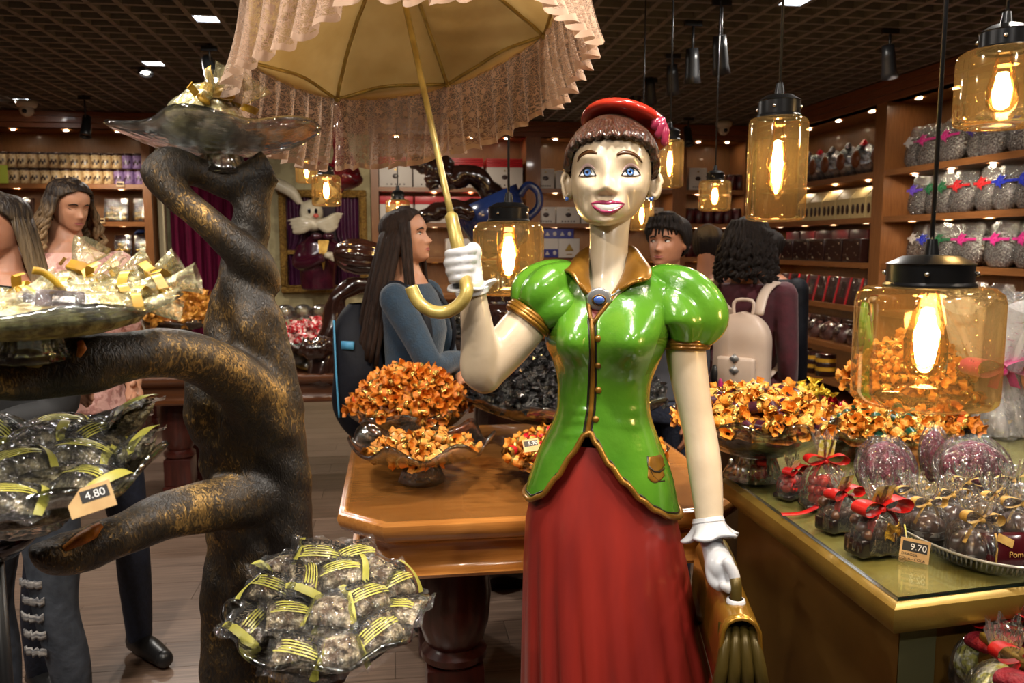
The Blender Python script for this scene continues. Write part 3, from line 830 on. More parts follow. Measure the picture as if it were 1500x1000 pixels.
# ================================================================== crystal bowls
def crystalmat(name, tint, g):
    m, nt, out = newmat(name)
    n = N(nt, 'ShaderNodeTexNoise', inp={'Scale': 26.0, 'Detail': 2}); nt.links.new(coords(nt), n.inputs['Vector'])
    bp = N(nt, 'ShaderNodeBump', inp={'Strength': .45, 'Distance': .012}); nt.links.new(n.outputs['Fac'], bp.inputs['Height'])
    t = N(nt, 'ShaderNodeBsdfTransparent'); t.inputs[0].default_value = tint
    gl_ = N(nt, 'ShaderNodeBsdfGlossy'); gl_.inputs['Roughness'].default_value = .10; gl_.inputs['Color'].default_value = (.95, .97, .96, 1); nt.links.new(bp.outputs[0], gl_.inputs['Normal'])
    rf = N(nt, 'ShaderNodeBsdfGlass'); rf.inputs['IOR'].default_value = 1.3; rf.inputs['Color'].default_value = tint; nt.links.new(bp.outputs[0], rf.inputs['Normal'])
    m0 = N(nt, 'ShaderNodeMixShader'); m0.inputs[0].default_value = g; nt.links.new(t.outputs[0], m0.inputs[1]); nt.links.new(rf.outputs[0], m0.inputs[2])
    lw = N(nt, 'ShaderNodeLayerWeight', inp={'Blend': .42}); nt.links.new(bp.outputs[0], lw.inputs['Normal'])
    mr = N(nt, 'ShaderNodeMapRange', inp={'To Min': .10, 'To Max': .9}); nt.links.new(lw.outputs['Fresnel'], mr.inputs[0])
    mx = N(nt, 'ShaderNodeMixShader'); nt.links.new(mr.outputs[0], mx.inputs[0]); nt.links.new(m0.outputs[0], mx.inputs[1]); nt.links.new(gl_.outputs[0], mx.inputs[2])
    nt.links.new(mx.outputs[0], out.inputs[0]); MATS[name] = m; return m
M_CRYS = crystalmat('crystal', (.93, .93, .92, 1), .22)
M_CRYSG = crystalmat('crystal_green', (.93, .965, .94, 1), .08)
def crystal_bowl(label, c, r, h, fr, fh, nr=9, ruf=.06, amp=.14, ph=0.0, tilt=(0, 0, 0), gm=None, deep=1.0, flutes=18, seg=72):
    t = thing('crystal_bowl', label, 'bowl', c, rot=tilt)
    def fo(rr, z, a, k):
        return rr * (1 + .07 * (abs(math.sin(flutes / 2 * a)) - .5)), z
    m = MB(); m.lathe([(.001, .0), (fr * .9, 0), (fr, .004), (fr * .84, fh * .5), (fr * .72, fh), (fr * .55, fh), (fr * .6, fh * .5), (fr * .70, .010), (.001, .010)], seg=seg, fn=fo)
    m.build('foot', gm or M_CRYS, t)
    pr = []
    n = 9
    for i in range(n + 1):
        u = i / n; pr.append((fr * .72 + (r - fr * .72) * (1 - (1 - u) ** (1.6 * deep)) , fh + .003 + (h - fh) * u ** 1.25, u))
    th = .0055
    def ruff(rr, zz, a, u):
        w = u ** 2.2
        return rr * (1 + ruf * w * math.cos(nr * a + ph) + .012 * math.sin(flutes * a) * (1 - abs(2 * u - 1))), zz + amp * (h - fh) * w * math.cos(nr * a + ph + .9) 
    rings = []
    for (rr, zz, u) in pr:
        ring = []
        for j in range(seg):
            a = 2 * PI * j / seg; x, z = ruff(rr, zz, a, u); ring.append(Vector((x * math.cos(a), x * math.sin(a), z)))
        rings.append(ring)
    inner = []
    for (rr, zz, u) in reversed(pr):
        ring = []
        for j in range(seg):
            a = 2 * PI * j / seg; x, z = ruff(max(rr - th * .9, .004), zz + th, a, u); ring.append(Vector((x * math.cos(a), x * math.sin(a), z)))
        inner.append(ring)
    m = MB(); m.loft(rings + inner, True, True, True)
    m.build('dish', gm or M_CRYS, t)
    return t

# ================================================================== wrapped sweets
M_ORT = mat('orange_tissue', rgb(222, 132, 34), rgb(240, 164, 64), rough=.42, nscale=60, bump=.4, bscale=120)
M_ORD = mat('amber_tissue', rgb(196, 104, 24), rgb(226, 140, 44), rough=.4, nscale=60, bump=.4, bscale=120)
M_ORL = mat('orange_label', rgb(226, 92, 34), rough=.35)
M_ORY = mat('apricot_label', rgb(236, 156, 74), rough=.35)
M_PUR = mat('plum_label', rgb(58, 22, 40), rough=.28)
M_GRN = mat('bottle_green_label', rgb(16, 66, 48), rough=.28)
M_REDL = mat('cherry_label', rgb(190, 26, 40), rough=.3)
M_BLKW = mat('black_wrapper', rgb(20, 19, 20), rgb(8, 8, 9), rough=.16, nscale=30, bump=.8, bscale=70, coat=.6)
M_YELF = mat('yellow_foil', rgb(226, 196, 60), rgb(190, 150, 40), rough=.25, metal=.6, nscale=40, bump=.6, bscale=60)
M_REDF = mat('red_foil', rgb(186, 14, 32), rgb(120, 6, 20), rough=.18, metal=.55, nscale=40, bump=.8, bscale=60)
def candy_mesh(mw, ml, mf=None, seed=0, L=.042, r=.0158, fan=.017, parts=False, flare=1.0):
    rr = random.Random(seed)
    body = MB()
    body.cur = 1; body.lathe([(r * .5, -L * .5), (r * .98, -L * .44), (r, -L * .24)], seg=9)
    body.cur = 0; body.lathe([(r, -L * .24), (r * 1.02, 0), (r, L * .24)], seg=9)
    body.cur = 1; body.lathe([(r, L * .24), (r * .98, L * .44), (r * .5, L * .5)], seg=9)
    ends = MB()
    for s in (-1, 1):
        ph = rr.random() * 6; sq = .25 + .35 * rr.random(); bend = rr.uniform(-.5, .5)
        def fn(rad, z, a, k, s=s, ph=ph, sq=sq, bend=bend):
            w = 1 + (.16 * math.sin(2 * a + ph) + .13 * math.sin(7 * a + 2 * ph)) * (k > 0)
            return rad * w * (sq + (1 - sq) * abs(math.cos(a + ph))), z + s * .004 * math.sin(4 * a + ph) * (k > 1)
        ends.lathe([(r * .35, s * L * .5), (r * .8, s * (L * .5 + fan * .5)), (r * 1.2 * flare, s * (L * .5 + fan))], seg=14, fn=fn)
    if parts:
        one = MB(); h_ = len(ends.v) // 2; one.add(ends.v[:h_], ends.f[:len(ends.f) // 2])
        return body.mesh('body', [ml, mf or M_GOLDFOIL]), one.mesh('wrapper_end', [mw])
    o = len(body.f); body.cur = 2
    body.add(ends.v, ends.f)
    return body.mesh('wrapped_sweet', [ml, mf or M_GOLDFOIL, mw])
def crumple(m, n, seed, r):
    rr = random.Random(seed); mb = MB()
    mb.ball((0, 0, 0), r, 9, 6)
    mb.v = [tuple(Vector(v) * rr.uniform(.7, 1.2)) for v in mb.v]
    for s in (-1, 1):
        mb.grid(lambda u, v: (s * (r * .8 + u * r * 1.1), (v - .5) * r * (1 + 2 * u) , r * .5 * math.sin(v * 9 + seed) * u), 3, 6)
    return mb.mesh('wrapped_sweet', m, False)
def mound_z(x, y, R, h): 
    q = min(1, (x * x + y * y) / (R * R)); return h * (1 - q) ** .8
def heap(name, label, group, c, Rm, h, n, protos, cat='sweet', fill=None, filllabel=None, tilt=.6, ell=1.0, jit=.010, front=None):
    """individual sweets over a mound; one lumpy filling below them"""
    rr = random.Random(hash(name + group) % 1000 if False else len(group) * 7 + n)
    c = Vector(c)
    if fill is not None:
        sd = rr.random() * 9
        def fn(u, v):
            a = 2 * PI * v; q = u * Rm * .97
            x, y = q * math.cos(a), q * math.sin(a) * ell
            return c + Vector((x, y, mound_z(x, y / ell, Rm, h) - .017 + .008 * math.sin(70 * x + sd) * math.sin(66 * y + 2 * sd)))
        f = MB().grid(fn, 14, 40, cv=True).build(name + '_filling', fill)
        tag(f, filllabel or (label + ', the hidden layer below'), 'sweets', None, 'stuff')
    for i in range(n):
        q = Rm * .98 * math.sqrt((i + .5) / n); a = i * 2.39996 + rr.uniform(-.25, .25)
        x, y = q * math.cos(a), q * math.sin(a) * ell
        x += rr.uniform(-jit, jit); y += rr.uniform(-jit, jit)
        z = mound_z(x, y / ell, Rm, h) + rr.uniform(-.004, .009)
        pr = protos[rr.randrange(len(protos))] if not callable(protos) else protos(rr)
        e = Euler((PI / 2 + rr.uniform(-tilt, tilt), rr.uniform(0, 6.28), rr.uniform(0, 6.28)))
        s = rr.uniform(.85, 1.12)
        if isinstance(pr, tuple):
            t = thing(name, label, cat, c + Vector((x, y, z)), group=group, rot=e); t.scale = (s, s, s)
            put(pr[0], 'body', (0, 0, 0), parent=t); put(pr[1], 'wrapper_end', (0, 0, 0), parent=t); put(pr[1], 'wrapper_end', (0, 0, 0), (PI, 0, .7), parent=t)
        else:
            put(pr, name, c + Vector((x, y, z)), e, s, label=label, cat=cat, group=group)
def fillmat(n, c1, c2): return mat(n, c1, c2, rough=.4, nscale=70, lo=.45, hi=.55, bump=.6, bscale=60)
F_OR = fillmat('orange_fill', rgb(120, 60, 14), rgb(190, 120, 40)); F_BK = fillmat('black_fill', rgb(12, 12, 12), rgb(26, 26, 28))
orange = [candy_mesh(M_ORD, M_ORL if k == 0 else M_ORD, seed=k, L=.036, fan=.022, flare=1.15) for k in range(6)]
orange_b = [candy_mesh(M_ORT, M_ORY, seed=20 + k, parts=True) for k in range(4)]
redor = [candy_mesh(M_ORT, M_REDL, seed=30 + k) for k in range(4)] + [candy_mesh(M_ORT, M_ORY, seed=36)]
puror = [candy_mesh(M_ORT, M_PUR, seed=40 + k) for k in range(4)] + [candy_mesh(M_ORT, M_ORT, seed=46 + k) for k in range(3)]
grnor = [candy_mesh(M_ORT, M_GRN, seed=50 + k) for k in range(4)] + [candy_mesh(M_ORT, M_ORT, seed=56 + k) for k in range(3)]
black = [crumple(M_BLKW, 0, 60 + k, .017) for k in range(5)]
yellow = [crumple(M_YELF, 0, 70 + k, .016) for k in range(3)]
redfoil = [crumple(M_REDF, 0, 80 + k, .020) for k in range(3)]

# A: tall heap of amber sweets
a = P(600, 640, y=2.86); A = (a.x, 2.86, TZ + .003)
crystal_bowl('crystal bowl under the tall heap of amber sweets, back left of the table', A, .215, .15, .075, .05, 8, .05, .10)
heap('amber_sweet', 'amber paper twist sweet in the tallest heap, on the bowl left of the black heap', 'amber sweets in the tall heap', (A[0], A[1], TZ + .135), .20, .155, 185, orange, fill=F_OR, filllabel='amber sweets deep inside the tall heap')
# B: front bowl
a = P(618, 680, y=2.45); B = (a.x, 2.45, TZ + .003)
crystal_bowl('large ruffled crystal bowl with a fluted foot, at the table front', B, .218, .13, .072, .055, 7, .05, .30, ph=.6)
heap('apricot_sweet', 'apricot paper sweet lying in the front ruffled crystal bowl', 'apricot sweets in the front bowl', (B[0], B[1], TZ + .085), .165, .05, 46, orange_b, jit=.015)
# C: black heap
a = P(828, 600, y=2.80); Cc = (a.x, 2.80, TZ + .003)
crystal_bowl('wide crystal bowl under the black-wrapped sweets', Cc, .36, .20, .11, .09, 10, .03, .08)
heap('black_sweet', 'black shiny wrapped sweet in the wide heap behind the statue', 'black sweets', (Cc[0], Cc[1], TZ + .18), .345, .17, 260, black, fill=F_BK, filllabel='black sweets deep inside the wide heap', tilt=2)
# D: red-orange bowl, half hidden by the statue
a = P(858, 660, y=2.40); D = (a.x, 2.395, TZ + .003)
crystal_bowl('low crystal bowl of cherry and orange sweets behind the statue waist', D, .25, .085, .09, .03, 8, .05, .12)
heap('cherry_sweet', 'orange sweet with cherry red label in the low bowl behind the statue', 'cherry label sweets', (D[0], D[1], TZ + .075), .235, .08, 120, redor, fill=F_OR, filllabel='cherry label sweets deep in the low bowl')
# E: plum label bowl on the counter
a = P(1118, 640, y=1.90); E = (a.x, 1.95, CZ + .003)
crystal_bowl('footed crystal bowl of plum label sweets on the counter beside the statue arm', E, .20, .165, .075, .06, 9, .05, .10)
heap('plum_sweet', 'orange twist sweet with plum label in the footed counter bowl', 'plum label sweets', (E[0], E[1], CZ + .145), .19, .085, 130, puror, fill=F_OR, filllabel='plum label sweets deep in the counter bowl')
# F: green label
a = P(1292, 640, y=2.12); Fb = (a.x, 2.12, CZ + .003)
crystal_bowl('shallow crystal bowl of green label sweets under the near amber lamp', Fb, .17, .075, .07, .02, 9, .05, .10)
heap('green_sweet', 'orange twist sweet with bottle green label under the near lamp', 'green label sweets', (Fb[0], Fb[1], CZ + .065), .16, .065, 85, grnor, fill=F_OR, filllabel='green label sweets deep in the shallow bowl')
# G: orange heap at the back right
a = P(1335, 600, y=2.52); Gb = (a.x, 2.52, CZ + .003)
crystal_bowl('crystal bowl of plain orange sweets at the back of the counter', Gb, .23, .12, .08, .04, 8, .05, .10)
heap('orange_sweet', 'plain orange tissue sweet in the heap behind the near amber lamp', 'plain orange sweets', (Gb[0], Gb[1], CZ + .10), .22, .18, 150, [candy_mesh(M_ORT, M_ORT, seed=90 + k, L=.036, fan=.022, flare=1.2) for k in range(4)], fill=F_OR, filllabel='plain orange sweets deep in the back heap')
# H, I: foil sweets on small trays
def small_tray(label, c, rx, ry):
    t = thing('glass_tray', label, 'tray', c)
    m = MB(); m.lathe([(.001, 0), (.86, 0), (1, .018), (1.03, .018), (.9, .003), (.001, .004)], seg=28); m.v = [(v[0] * rx, v[1] * ry, v[2]) for v in m.v]
    m.build('dish', M_CRYS, t)
a = P(1222, 592, y=2.40); small_tray('small glass tray of red foil sweets between the orange heaps', (a.x, 2.36, CZ), .11, .09)
heap('red_sweet', 'red foil sweet on the small tray between the orange heaps', 'red foil sweets', (a.x, 2.36, CZ + .03), .09, .06, 14, redfoil, tilt=2)
a = P(1196, 566, y=2.62); small_tray('small glass tray of yellow foil sweets at the back of the counter', (a.x, 2.66, CZ), .10, .09)
heap('yellow_sweet', 'yellow foil sweet on the small tray behind the plum sweets', 'yellow foil sweets', (a.x, 2.66, CZ + .03), .085, .07, 14, yellow, tilt=2)
a = P(1384, 612, y=2.3); small_tray('small glass tray of orange sweets right of the near lamp', (a.x, 2.3, CZ), .09, .09)
heap('orange_sweet', 'orange sweet on the small tray right of the near lamp', 'orange sweets right of the lamp', (a.x, 2.3, CZ + .03), .08, .06, 22, orange, tilt=1)
# far left gold heap behind the tree
a = P(262, 470, y=6.7); crystal_bowl('bowl of golden wrapped sweets on the far left table', (a.x, 6.75, TZ + .003), .30, .13, .1, .04, 8, .05, .1, seg=40)
heap('golden_sweet', 'golden wrapped sweet heaped on the far left table behind the tree', 'golden sweets at the far left', (a.x, 6.75, TZ + .12), .29, .24, 120, [crumple(mat('honey_foil', rgb(206, 146, 60), rgb(160, 100, 34), rough=.3, metal=.3, nscale=30), 0, 100 + k, .034) for k in range(3)], fill=F_OR, filllabel='golden sweets deep in the far left heap', tilt=2)

# ================================================================== amber pendant lamps
def ambermat():
    m, nt, out = newmat('amber_glass')
    co = coords(nt)
    n = N(nt, 'ShaderNodeTexVoronoi', inp={'Scale': 70.0}); nt.links.new(co, n.inputs['Vector'])
    n2 = N(nt, 'ShaderNodeTexNoise', inp={'Scale': 9.0, 'Detail': 2}); nt.links.new(coords(nt, (1, 1, .25)), n2.inputs['Vector'])
    mr0 = N(nt, 'ShaderNodeMapRange', inp={'From Min': 0.0, 'From Max': .18, 'To Min': 1, 'To Max': 0}); nt.links.new(n.outputs['Distance'], mr0.inputs[0])
    ad = N(nt, 'ShaderNodeMath', operation='MULTIPLY_ADD', inp={1: .25}); nt.links.new(mr0.outputs[0], ad.inputs[0]); nt.links.new(n2.outputs['Fac'], ad.inputs[2])
    bp = N(nt, 'ShaderNodeBump', inp={'Strength': .55, 'Distance': .01}); nt.links.new(ad.outputs[0], bp.inputs['Height'])
    t = N(nt, 'ShaderNodeBsdfTransparent'); t.inputs[0].default_value = (.95, .84, .62, 1)
    te = N(nt, 'ShaderNodeBsdfTransparent'); te.inputs[0].default_value = (.80, .56, .24, 1)
    g = N(nt, 'ShaderNodeBsdfGlossy'); g.inputs['Color'].default_value = (1, .86, .62, 1); g.inputs['Roughness'].default_value = .06
    nt.links.new(bp.outputs[0], g.inputs['Normal'])
    lw = N(nt, 'ShaderNodeLayerWeight', inp={'Blend': .28}); nt.links.new(bp.outputs[0], lw.inputs['Normal'])
    lw2 = N(nt, 'ShaderNodeLayerWeight', inp={'Blend': .35})
    mx0 = N(nt, 'ShaderNodeMixShader'); nt.links.new(lw2.outputs['Facing'], mx0.inputs[0]); nt.links.new(t.outputs[0], mx0.inputs[1]); nt.links.new(te.outputs[0], mx0.inputs[2])
    mr = N(nt, 'ShaderNodeMapRange', inp={'To Min': .05, 'To Max': .5}); nt.links.new(lw.outputs['Fresnel'], mr.inputs[0])
    mx = N(nt, 'ShaderNodeMixShader'); nt.links.new(mr.outputs[0], mx.inputs[0]); nt.links.new(mx0.outputs[0], mx.inputs[1]); nt.links.new(g.outputs[0], mx.inputs[2])
    df = N(nt, 'ShaderNodeBsdfTranslucent'); df.inputs[0].default_value = (1, .72, .34, 1); d2 = N(nt, 'ShaderNodeBsdfDiffuse'); d2.inputs[0].default_value = (1, .72, .34, 1)
    md_ = N(nt, 'ShaderNodeMixShader'); nt.links.new(df.outputs[0], md_.inputs[1]); nt.links.new(d2.outputs[0], md_.inputs[2])
    mh = N(nt, 'ShaderNodeMixShader'); mh.inputs[0].default_value = .022; nt.links.new(mx.outputs[0], mh.inputs[1]); nt.links.new(md_.outputs[0], mh.inputs[2])
    nt.links.new(mh.outputs[0], out.inputs[0]); return m
M_AMBER = ambermat()
M_BULB = emitmat('bulb_glow', (1.0, .66, .30, 1), 34)
M_BULB2 = emitmat('filament_glow', (1.0, .80, .48, 1), 90)
M_BGLASS = film('bulb_glass', (1, .9, .72, 1), nscale=3, bump=0, lo=.03, hi=.8, gloss=(1, .8, .5, 1), rough=.05)
def pendant(label, px, ytop, ybot, wpx, r, kind='wide', power=2.2, capw=.56):
    a = P(px, ytop, r=r); b = P(px, ybot, r=r); H = a.z - b.z; Rg = wpx / F * r / 2 * 1.02
    x, y = (a.x + b.x) / 2, (a.y + b.y) / 2
    t = thing('pendant_lamp', label, 'lamp', (x, y, b.z))
    rc = Rg * capw
    MB().tube([(0, 0, H + .07), (0, 0, ZC + .03 - b.z)], .0035, 6).build('cord', M_BLACK, t)
    m = MB(); m.lathe([(rc, H - .004), (rc * 1.04, H - .002), (rc * 1.04, H + .002), (rc * .97, H + .006), (rc * .97, H + .034), (rc * 1.0, H + .036), (rc * .62, H + .048), (.012, H + .05), (.008, H + .075), (.001, H + .075)], seg=32)
    m.build('cap', mat('gunmetal', rgb(34, 34, 35), rough=.3, metal=.75), t, auto=35)
    for k in range(4):
        MB().ball((rc * 1.0 * math.cos(k * PI / 2 + .9), rc * 1.0 * math.sin(k * PI / 2 + .9), H + .020), .0045, 8, 5).build('screw', mat('steel', rgb(180, 176, 170), rough=.25, metal=1), t)
    if kind == 'wide': pr = [(rc * .98, H), (rc * 1.1, H - .001), (Rg * .86, H * .985), (Rg * .97, H * .93), (Rg, H * .86), (Rg, H * .12), (Rg * .985, H * .05), (Rg * .93, .004), (Rg * .8, 0), (Rg * .5, .006), (.001, .012)]
    else: pr = [(rc * .98, H), (rc * 1.08, H - .001), (Rg * .9, H * .985), (Rg * .98, H * .955), (Rg, H * .92), (Rg, H * .07), (Rg * .98, H * .03), (Rg * .9, .003), (Rg * .75, 0), (.001, .005)]
    MB().lathe(pr, seg=40).build('glass_jar', M_AMBER, t)
    rb = min(.034, Rg * .34); hb = H * .62
    zb0 = H - .01 - hb - .02
    m = MB(); m.lathe([(.001, zb0), (rb * .6, zb0 + hb * .04), (rb * .95, zb0 + hb * .2), (rb, zb0 + hb * .5), (rb * .7, zb0 + hb * .85), (rb * .5, H - .015), (rb * .5, H)], seg=16); m.build('bulb', M_BGLASS, t)
    m = MB(); m.lathe([(.001, zb0 + hb * .14), (rb * .40, zb0 + hb * .2), (rb * .56, zb0 + hb * .5), (rb * .34, zb0 + hb * .84), (.001, zb0 + hb * .86)], seg=10); m.build('filament', M_BULB2, t)
    l = lamp('pendant_light', 'POINT', (x, y, b.z + zb0 + hb * .5), power, (1.0, .62, .28), rb * .8)
    return t
pendant('large amber glass pendant lamp over the counter, nearest of all', 1356, 418, 592, 176, 1.5, capw=.60)
pendant('amber glass pendant lamp hanging beside the raised white glove', 745, 324, 432, 101, 2.2, capw=.58)
pendant('tall narrow amber pendant lamp right of the statue head', 1138, 172, 324, 78, 2.0, 'tall', capw=.72)
pendant('amber pendant lamp in the upper right corner', 1468, 74, 186, 104, 2.0, capw=.56)
pendant('small amber pendant lamp above the boy', 1047, 264, 309, 44, 4.4)
pendant('tall amber pendant lamp half hidden behind the statue ear', 981, 205, 275, 38, 3.6, 'tall', capw=.7)
pendant('tall amber pendant lamp behind the statue neck', 940, 292, 338, 34, 4.4, 'tall', capw=.7)
pendant('small amber pendant lamp in front of the framed rabbit', 478, 256, 302, 40, 4.6)
pendant('small amber pendant lamp just above the girl in blue', 583, 292, 332, 34, 4.6)
pendant('small amber pendant lamp below the parasol lace', 449, 232, 268, 30, 5.4)
# ================================================================== bronze tree stand
def barkmat():
    m, nt, out = newmat('bronze_bark')
    b = N(nt, 'ShaderNodeBsdfPrincipled', inp={'Roughness': .46})
    co = coords(nt)
    big = N(nt, 'ShaderNodeTexNoise', inp={'Scale': 7.0, 'Detail': 5, 'Roughness': .65}); nt.links.new(co, big.inputs['Vector'])
    fine = N(nt, 'ShaderNodeTexNoise', inp={'Scale': 150.0, 'Detail': 3, 'Distortion': 1.6}); nt.links.new(coords(nt, (1, 1, .45)), fine.inputs['Vector'])
    ad = N(nt, 'ShaderNodeMath', operation='MULTIPLY_ADD', inp={1: .55}); nt.links.new(fine.outputs['Fac'], ad.inputs[0]); nt.links.new(big.outputs['Fac'], ad.inputs[2])
    r = N(nt, 'ShaderNodeValToRGB'); e = r.color_ramp.elements
    e[0].position = .69; e[0].color = rgb(34, 29, 25); e[1].position = .98; e[1].color = rgb(178, 142, 84)
    x = e.new(.84); x.color = rgb(74, 59, 40)
    nt.links.new(ad.outputs[0], r.inputs[0]); nt.links.new(r.outputs[0], b.inputs['Base Color'])
    mr = N(nt, 'ShaderNodeMapRange', inp={'From Min': .7, 'From Max': .95, 'To Min': .1, 'To Max': .75}); nt.links.new(ad.outputs[0], mr.inputs[0]); nt.links.new(mr.outputs[0], b.inputs['Metallic'])
    bp = N(nt, 'ShaderNodeBump', inp={'Strength': .7, 'Distance': .006}); nt.links.new(ad.outputs[0], bp.inputs['Height']); nt.links.new(bp.outputs[0], b.inputs['Normal'])
    nt.links.new(b.outputs[0], out.inputs[0]); return m
M_BARK = barkmat()
TR0 = 1.56
def tp(px, py, rp, dr=0.0):
    r = TR0 + dr; p = P(px, py, r=r)
    return (p.x, p.y, p.z, rp / F * (p - CAM).length)
def limb(m, pts, n=26, seg=14, seed=0, wob=.07):
    q = spline([tp(*(list(p) + [0] * (4 - len(p)))) for p in pts], n)
    base = len(m.v)
    m.tube([v[:3] for v in q], [max(.008, v[3]) for v in q], seg)
    for i in range(base, len(m.v)):
        k = (i - base) // seg
        if k >= len(q): break
        c = Vector(q[k][:3]); v = Vector(m.v[i]); d = v - c
        f = 1 + wob * math.sin(v.x * 31 + v.z * 17 + seed) + wob * .7 * math.sin(v.z * 44 + v.y * 38 + 2 * seed) + .04 * math.sin(v.z * 95 + v.x * 80)
        m.v[i] = tuple(c + d * f)
tree = thing('tree_stand', 'bronze painted twisted tree trunk stand carrying glass dishes on its branches', 'stand', (0, 0, 0))
m = MB()
limb(m, [(380, 1560, 120), (378, 1380, 84), (372, 1200, 66), (372, 1050, 60), (374, 920, 56), (376, 820, 60), (376, 730, 64), (368, 640, 68), (362, 560, 68), (358, 490, 54), (354, 430, 38), (356, 380, 31), (366, 330, 26), (372, 285, 24), (382, 258, 22)], 60, 16, 1)
limb(m, [(430, 1540, 70, -.05), (420, 1300, 40, -.05), (418, 1100, 34, -.06), (420, 950, 32, -.06), (424, 850, 32, -.06), (420, 760, 34, -.05), (420, 690, 32, -.05), (418, 620, 30, -.05), (402, 540, 32, -.05), (376, 470, 34, -.05), (350, 420, 30, -.04), (338, 400, 22, -.03)], 50, 14, 2)
limb(m, [(392, 430, 20, -.03), (370, 385, 28, -.055), (335, 352, 24, -.06), (298, 320, 22, -.06), (258, 288, 23, -.05), (238, 258, 28, -.03), (252, 242, 25, -.02), (298, 254, 20, 0), (340, 270, 20, .0), (378, 254, 27, 0), (398, 245, 28, 0)], 46, 14, 3)
limb(m, [(405, 690, 40, -.03), (396, 630, 46, -.05), (372, 582, 44, -.08), (330, 545, 38, -.13), (280, 520, 35, -.17), (225, 515, 33, -.20), (170, 525, 34, -.23), (118, 540, 38, -.25), (70, 552, 30, -.26), (20, 556, 28, -.27), (-40, 545, 30, -.27), (-95, 515, 32, -.27)], 50, 14, 4, .05)
limb(m, [(112, 545, 30, -.24), (104, 518, 27, -.25), (98, 505, 20, -.26)], 12, 12, 5, .03)
limb(m, [(430, 735, 40, -.02), (385, 728, 42, -.05), (340, 735, 36, -.08), (290, 745, 33, -.11), (235, 757, 33, -.14), (180, 782, 30, -.17), (130, 803, 28, -.18), (90, 812, 27, -.19), (72, 808, 24, -.2), (70, 795, 20, -.2)], 44, 14, 6, .05)
limb(m, [(300, 1560, 60, -.02), (325, 1250, 34, -.02), (330, 1050, 30, -.02), (326, 930, 28, -.02), (324, 850, 28, -.02), (340, 780, 28, 0), (360, 720, 30, 0)], 34, 12, 7)
limb(m, [(395, 1060, 42, -.02), (430, 1000, 42, -.10), (468, 975, 38, -.17), (500, 978, 30, -.2)], 18, 12, 8)
limb(m, [(320, 640, 40, .0), (312, 580, 42, 0), (322, 520, 34, 0)], 14, 12, 9)
limb(m, [(356, 520, 24, -.07), (362, 470, 20, -.08), (352, 440, 12, -.07)], 12, 12, 10)
m.add(*(lambda b: (b.v, b.f))(MB().ball((P(380, 1400, r=TR0).x, P(380, 1400, r=TR0).y, .03), (.24, .22, .08), 20, 8)))
o = m.build('trunk', M_BARK, tree)
md = o.modifiers.new('remesh', 'REMESH'); md.mode = 'VOXEL'; md.voxel_size = .0075; md.use_smooth_shade = True
md = o.modifiers.new('smooth', 'SMOOTH'); md.factor = .5; md.iterations = 5
# cream peg under the upper left dish and orange paint drips
a = P(42, 535, r=1.30)
m = MB(); m.ball((a.x, a.y, a.z), (.033, .026, .024), 14, 8); m.build('peg', mat('cream_plaster', rgb(196, 176, 112), rgb(160, 136, 80), rough=.6, nscale=30, bump=.3), tree)
M_OPAINT = mat('orange_putty', rgb(206, 126, 34), rgb(170, 92, 20), rough=.5, nscale=40, bump=.3)
a = P(118, 510, r=1.245); m = MB(); m.tube([(a.x, a.y, a.z + .010), (a.x + .003, a.y - .002, a.z), (a.x - .003, a.y, a.z - .011)], [.004, .006, .003], 8); m.build('paint_drip', M_OPAINT, tree)
a = P(120, 788, r=1.34); b = P(148, 768, r=1.34); m = MB(); m.tube([P(95, 803, r=1.345), a, P(135, 780, r=1.335), b], [.005, .010, .010, .005], 10); m.build('paint_drip', M_OPAINT, tree)

# ------------------------------------------------------------------ glass dishes on the branches
def dish(label, px, py, r, rad, h, fh, tilt, nr=8, ph=0., gm=None, ruf=.07, amp=.5, fr=.05):
    p = P(px, py, r=r)
    az = math.atan2(-p.x, p.y)      # tilt towards the viewer about the horizontal axis across the line of sight
    e = (Matrix.Rotation(az, 3, 'Z') @ Matrix.Rotation(tilt, 3, 'X')).to_euler()
    crystal_bowl(label, (p.x, p.y, p.z), rad, h, fr, fh, nr, ruf, amp, ph, tuple(e), gm, seg=64, flutes=14)
    return p, e.to_matrix()
d1, e1 = dish('ruffled glass dish of nut clusters on the lowest branch', 482, 936, 1.32, .158, .056, .018, math.radians(9), 8, .4, amp=.32)
d2, e2 = dish('ruffled greenish glass dish with a price tag on the lower left branch', 40, 770, 1.30, .175, .095, .04, math.radians(7), 6, 1.0, M_CRYSG, amp=.30)
d3, e3 = dish('greenish glass dish of ribboned bags on the upper left branch', 45, 528, 1.28, .185, .078, .04, math.radians(2), 6, .2, M_CRYSG, amp=.16)
d4, e4 = dish('glass dish on top of the tree under the parasol lace', 325, 258, 1.58, .168, .075, .035, math.radians(-3), 5, 2.6, M_CRYS, amp=.16, ruf=.12)

# ------------------------------------------------------------------ cellophane packets
M_NUT = mat('nut_cluster', rgb(120, 92, 64), rgb(226, 206, 168), rough=.4, nscale=60, lo=.40, hi=.62, bump=1.0, bscale=70)
M_NUTG = mat('nut_cluster_dark', rgb(70, 62, 44), rgb(176, 164, 128), rough=.4, nscale=60, lo=.42, hi=.66, bump=1.0, bscale=70)
M_YG = mat('lime_ribbon', rgb(190, 182, 84), rgb(160, 156, 66), rough=.4, nscale=30)
M_YR = mat('mustard_ribbon', rgb(206, 164, 44), rgb(178, 134, 30), rough=.4, nscale=40)
M_INK = mat('black_ink', (.012, .01, .008, 1), rough=.5)
M_CREAMY = mat('cream_print', rgb(176, 160, 84), rgb(204, 194, 136), rough=.4, nscale=90, lo=.45, hi=.55)
M_FILM2 = film('packet_film', nscale=34, bump=1.0, lo=.04, hi=1.0, rough=.12, haze=.018)
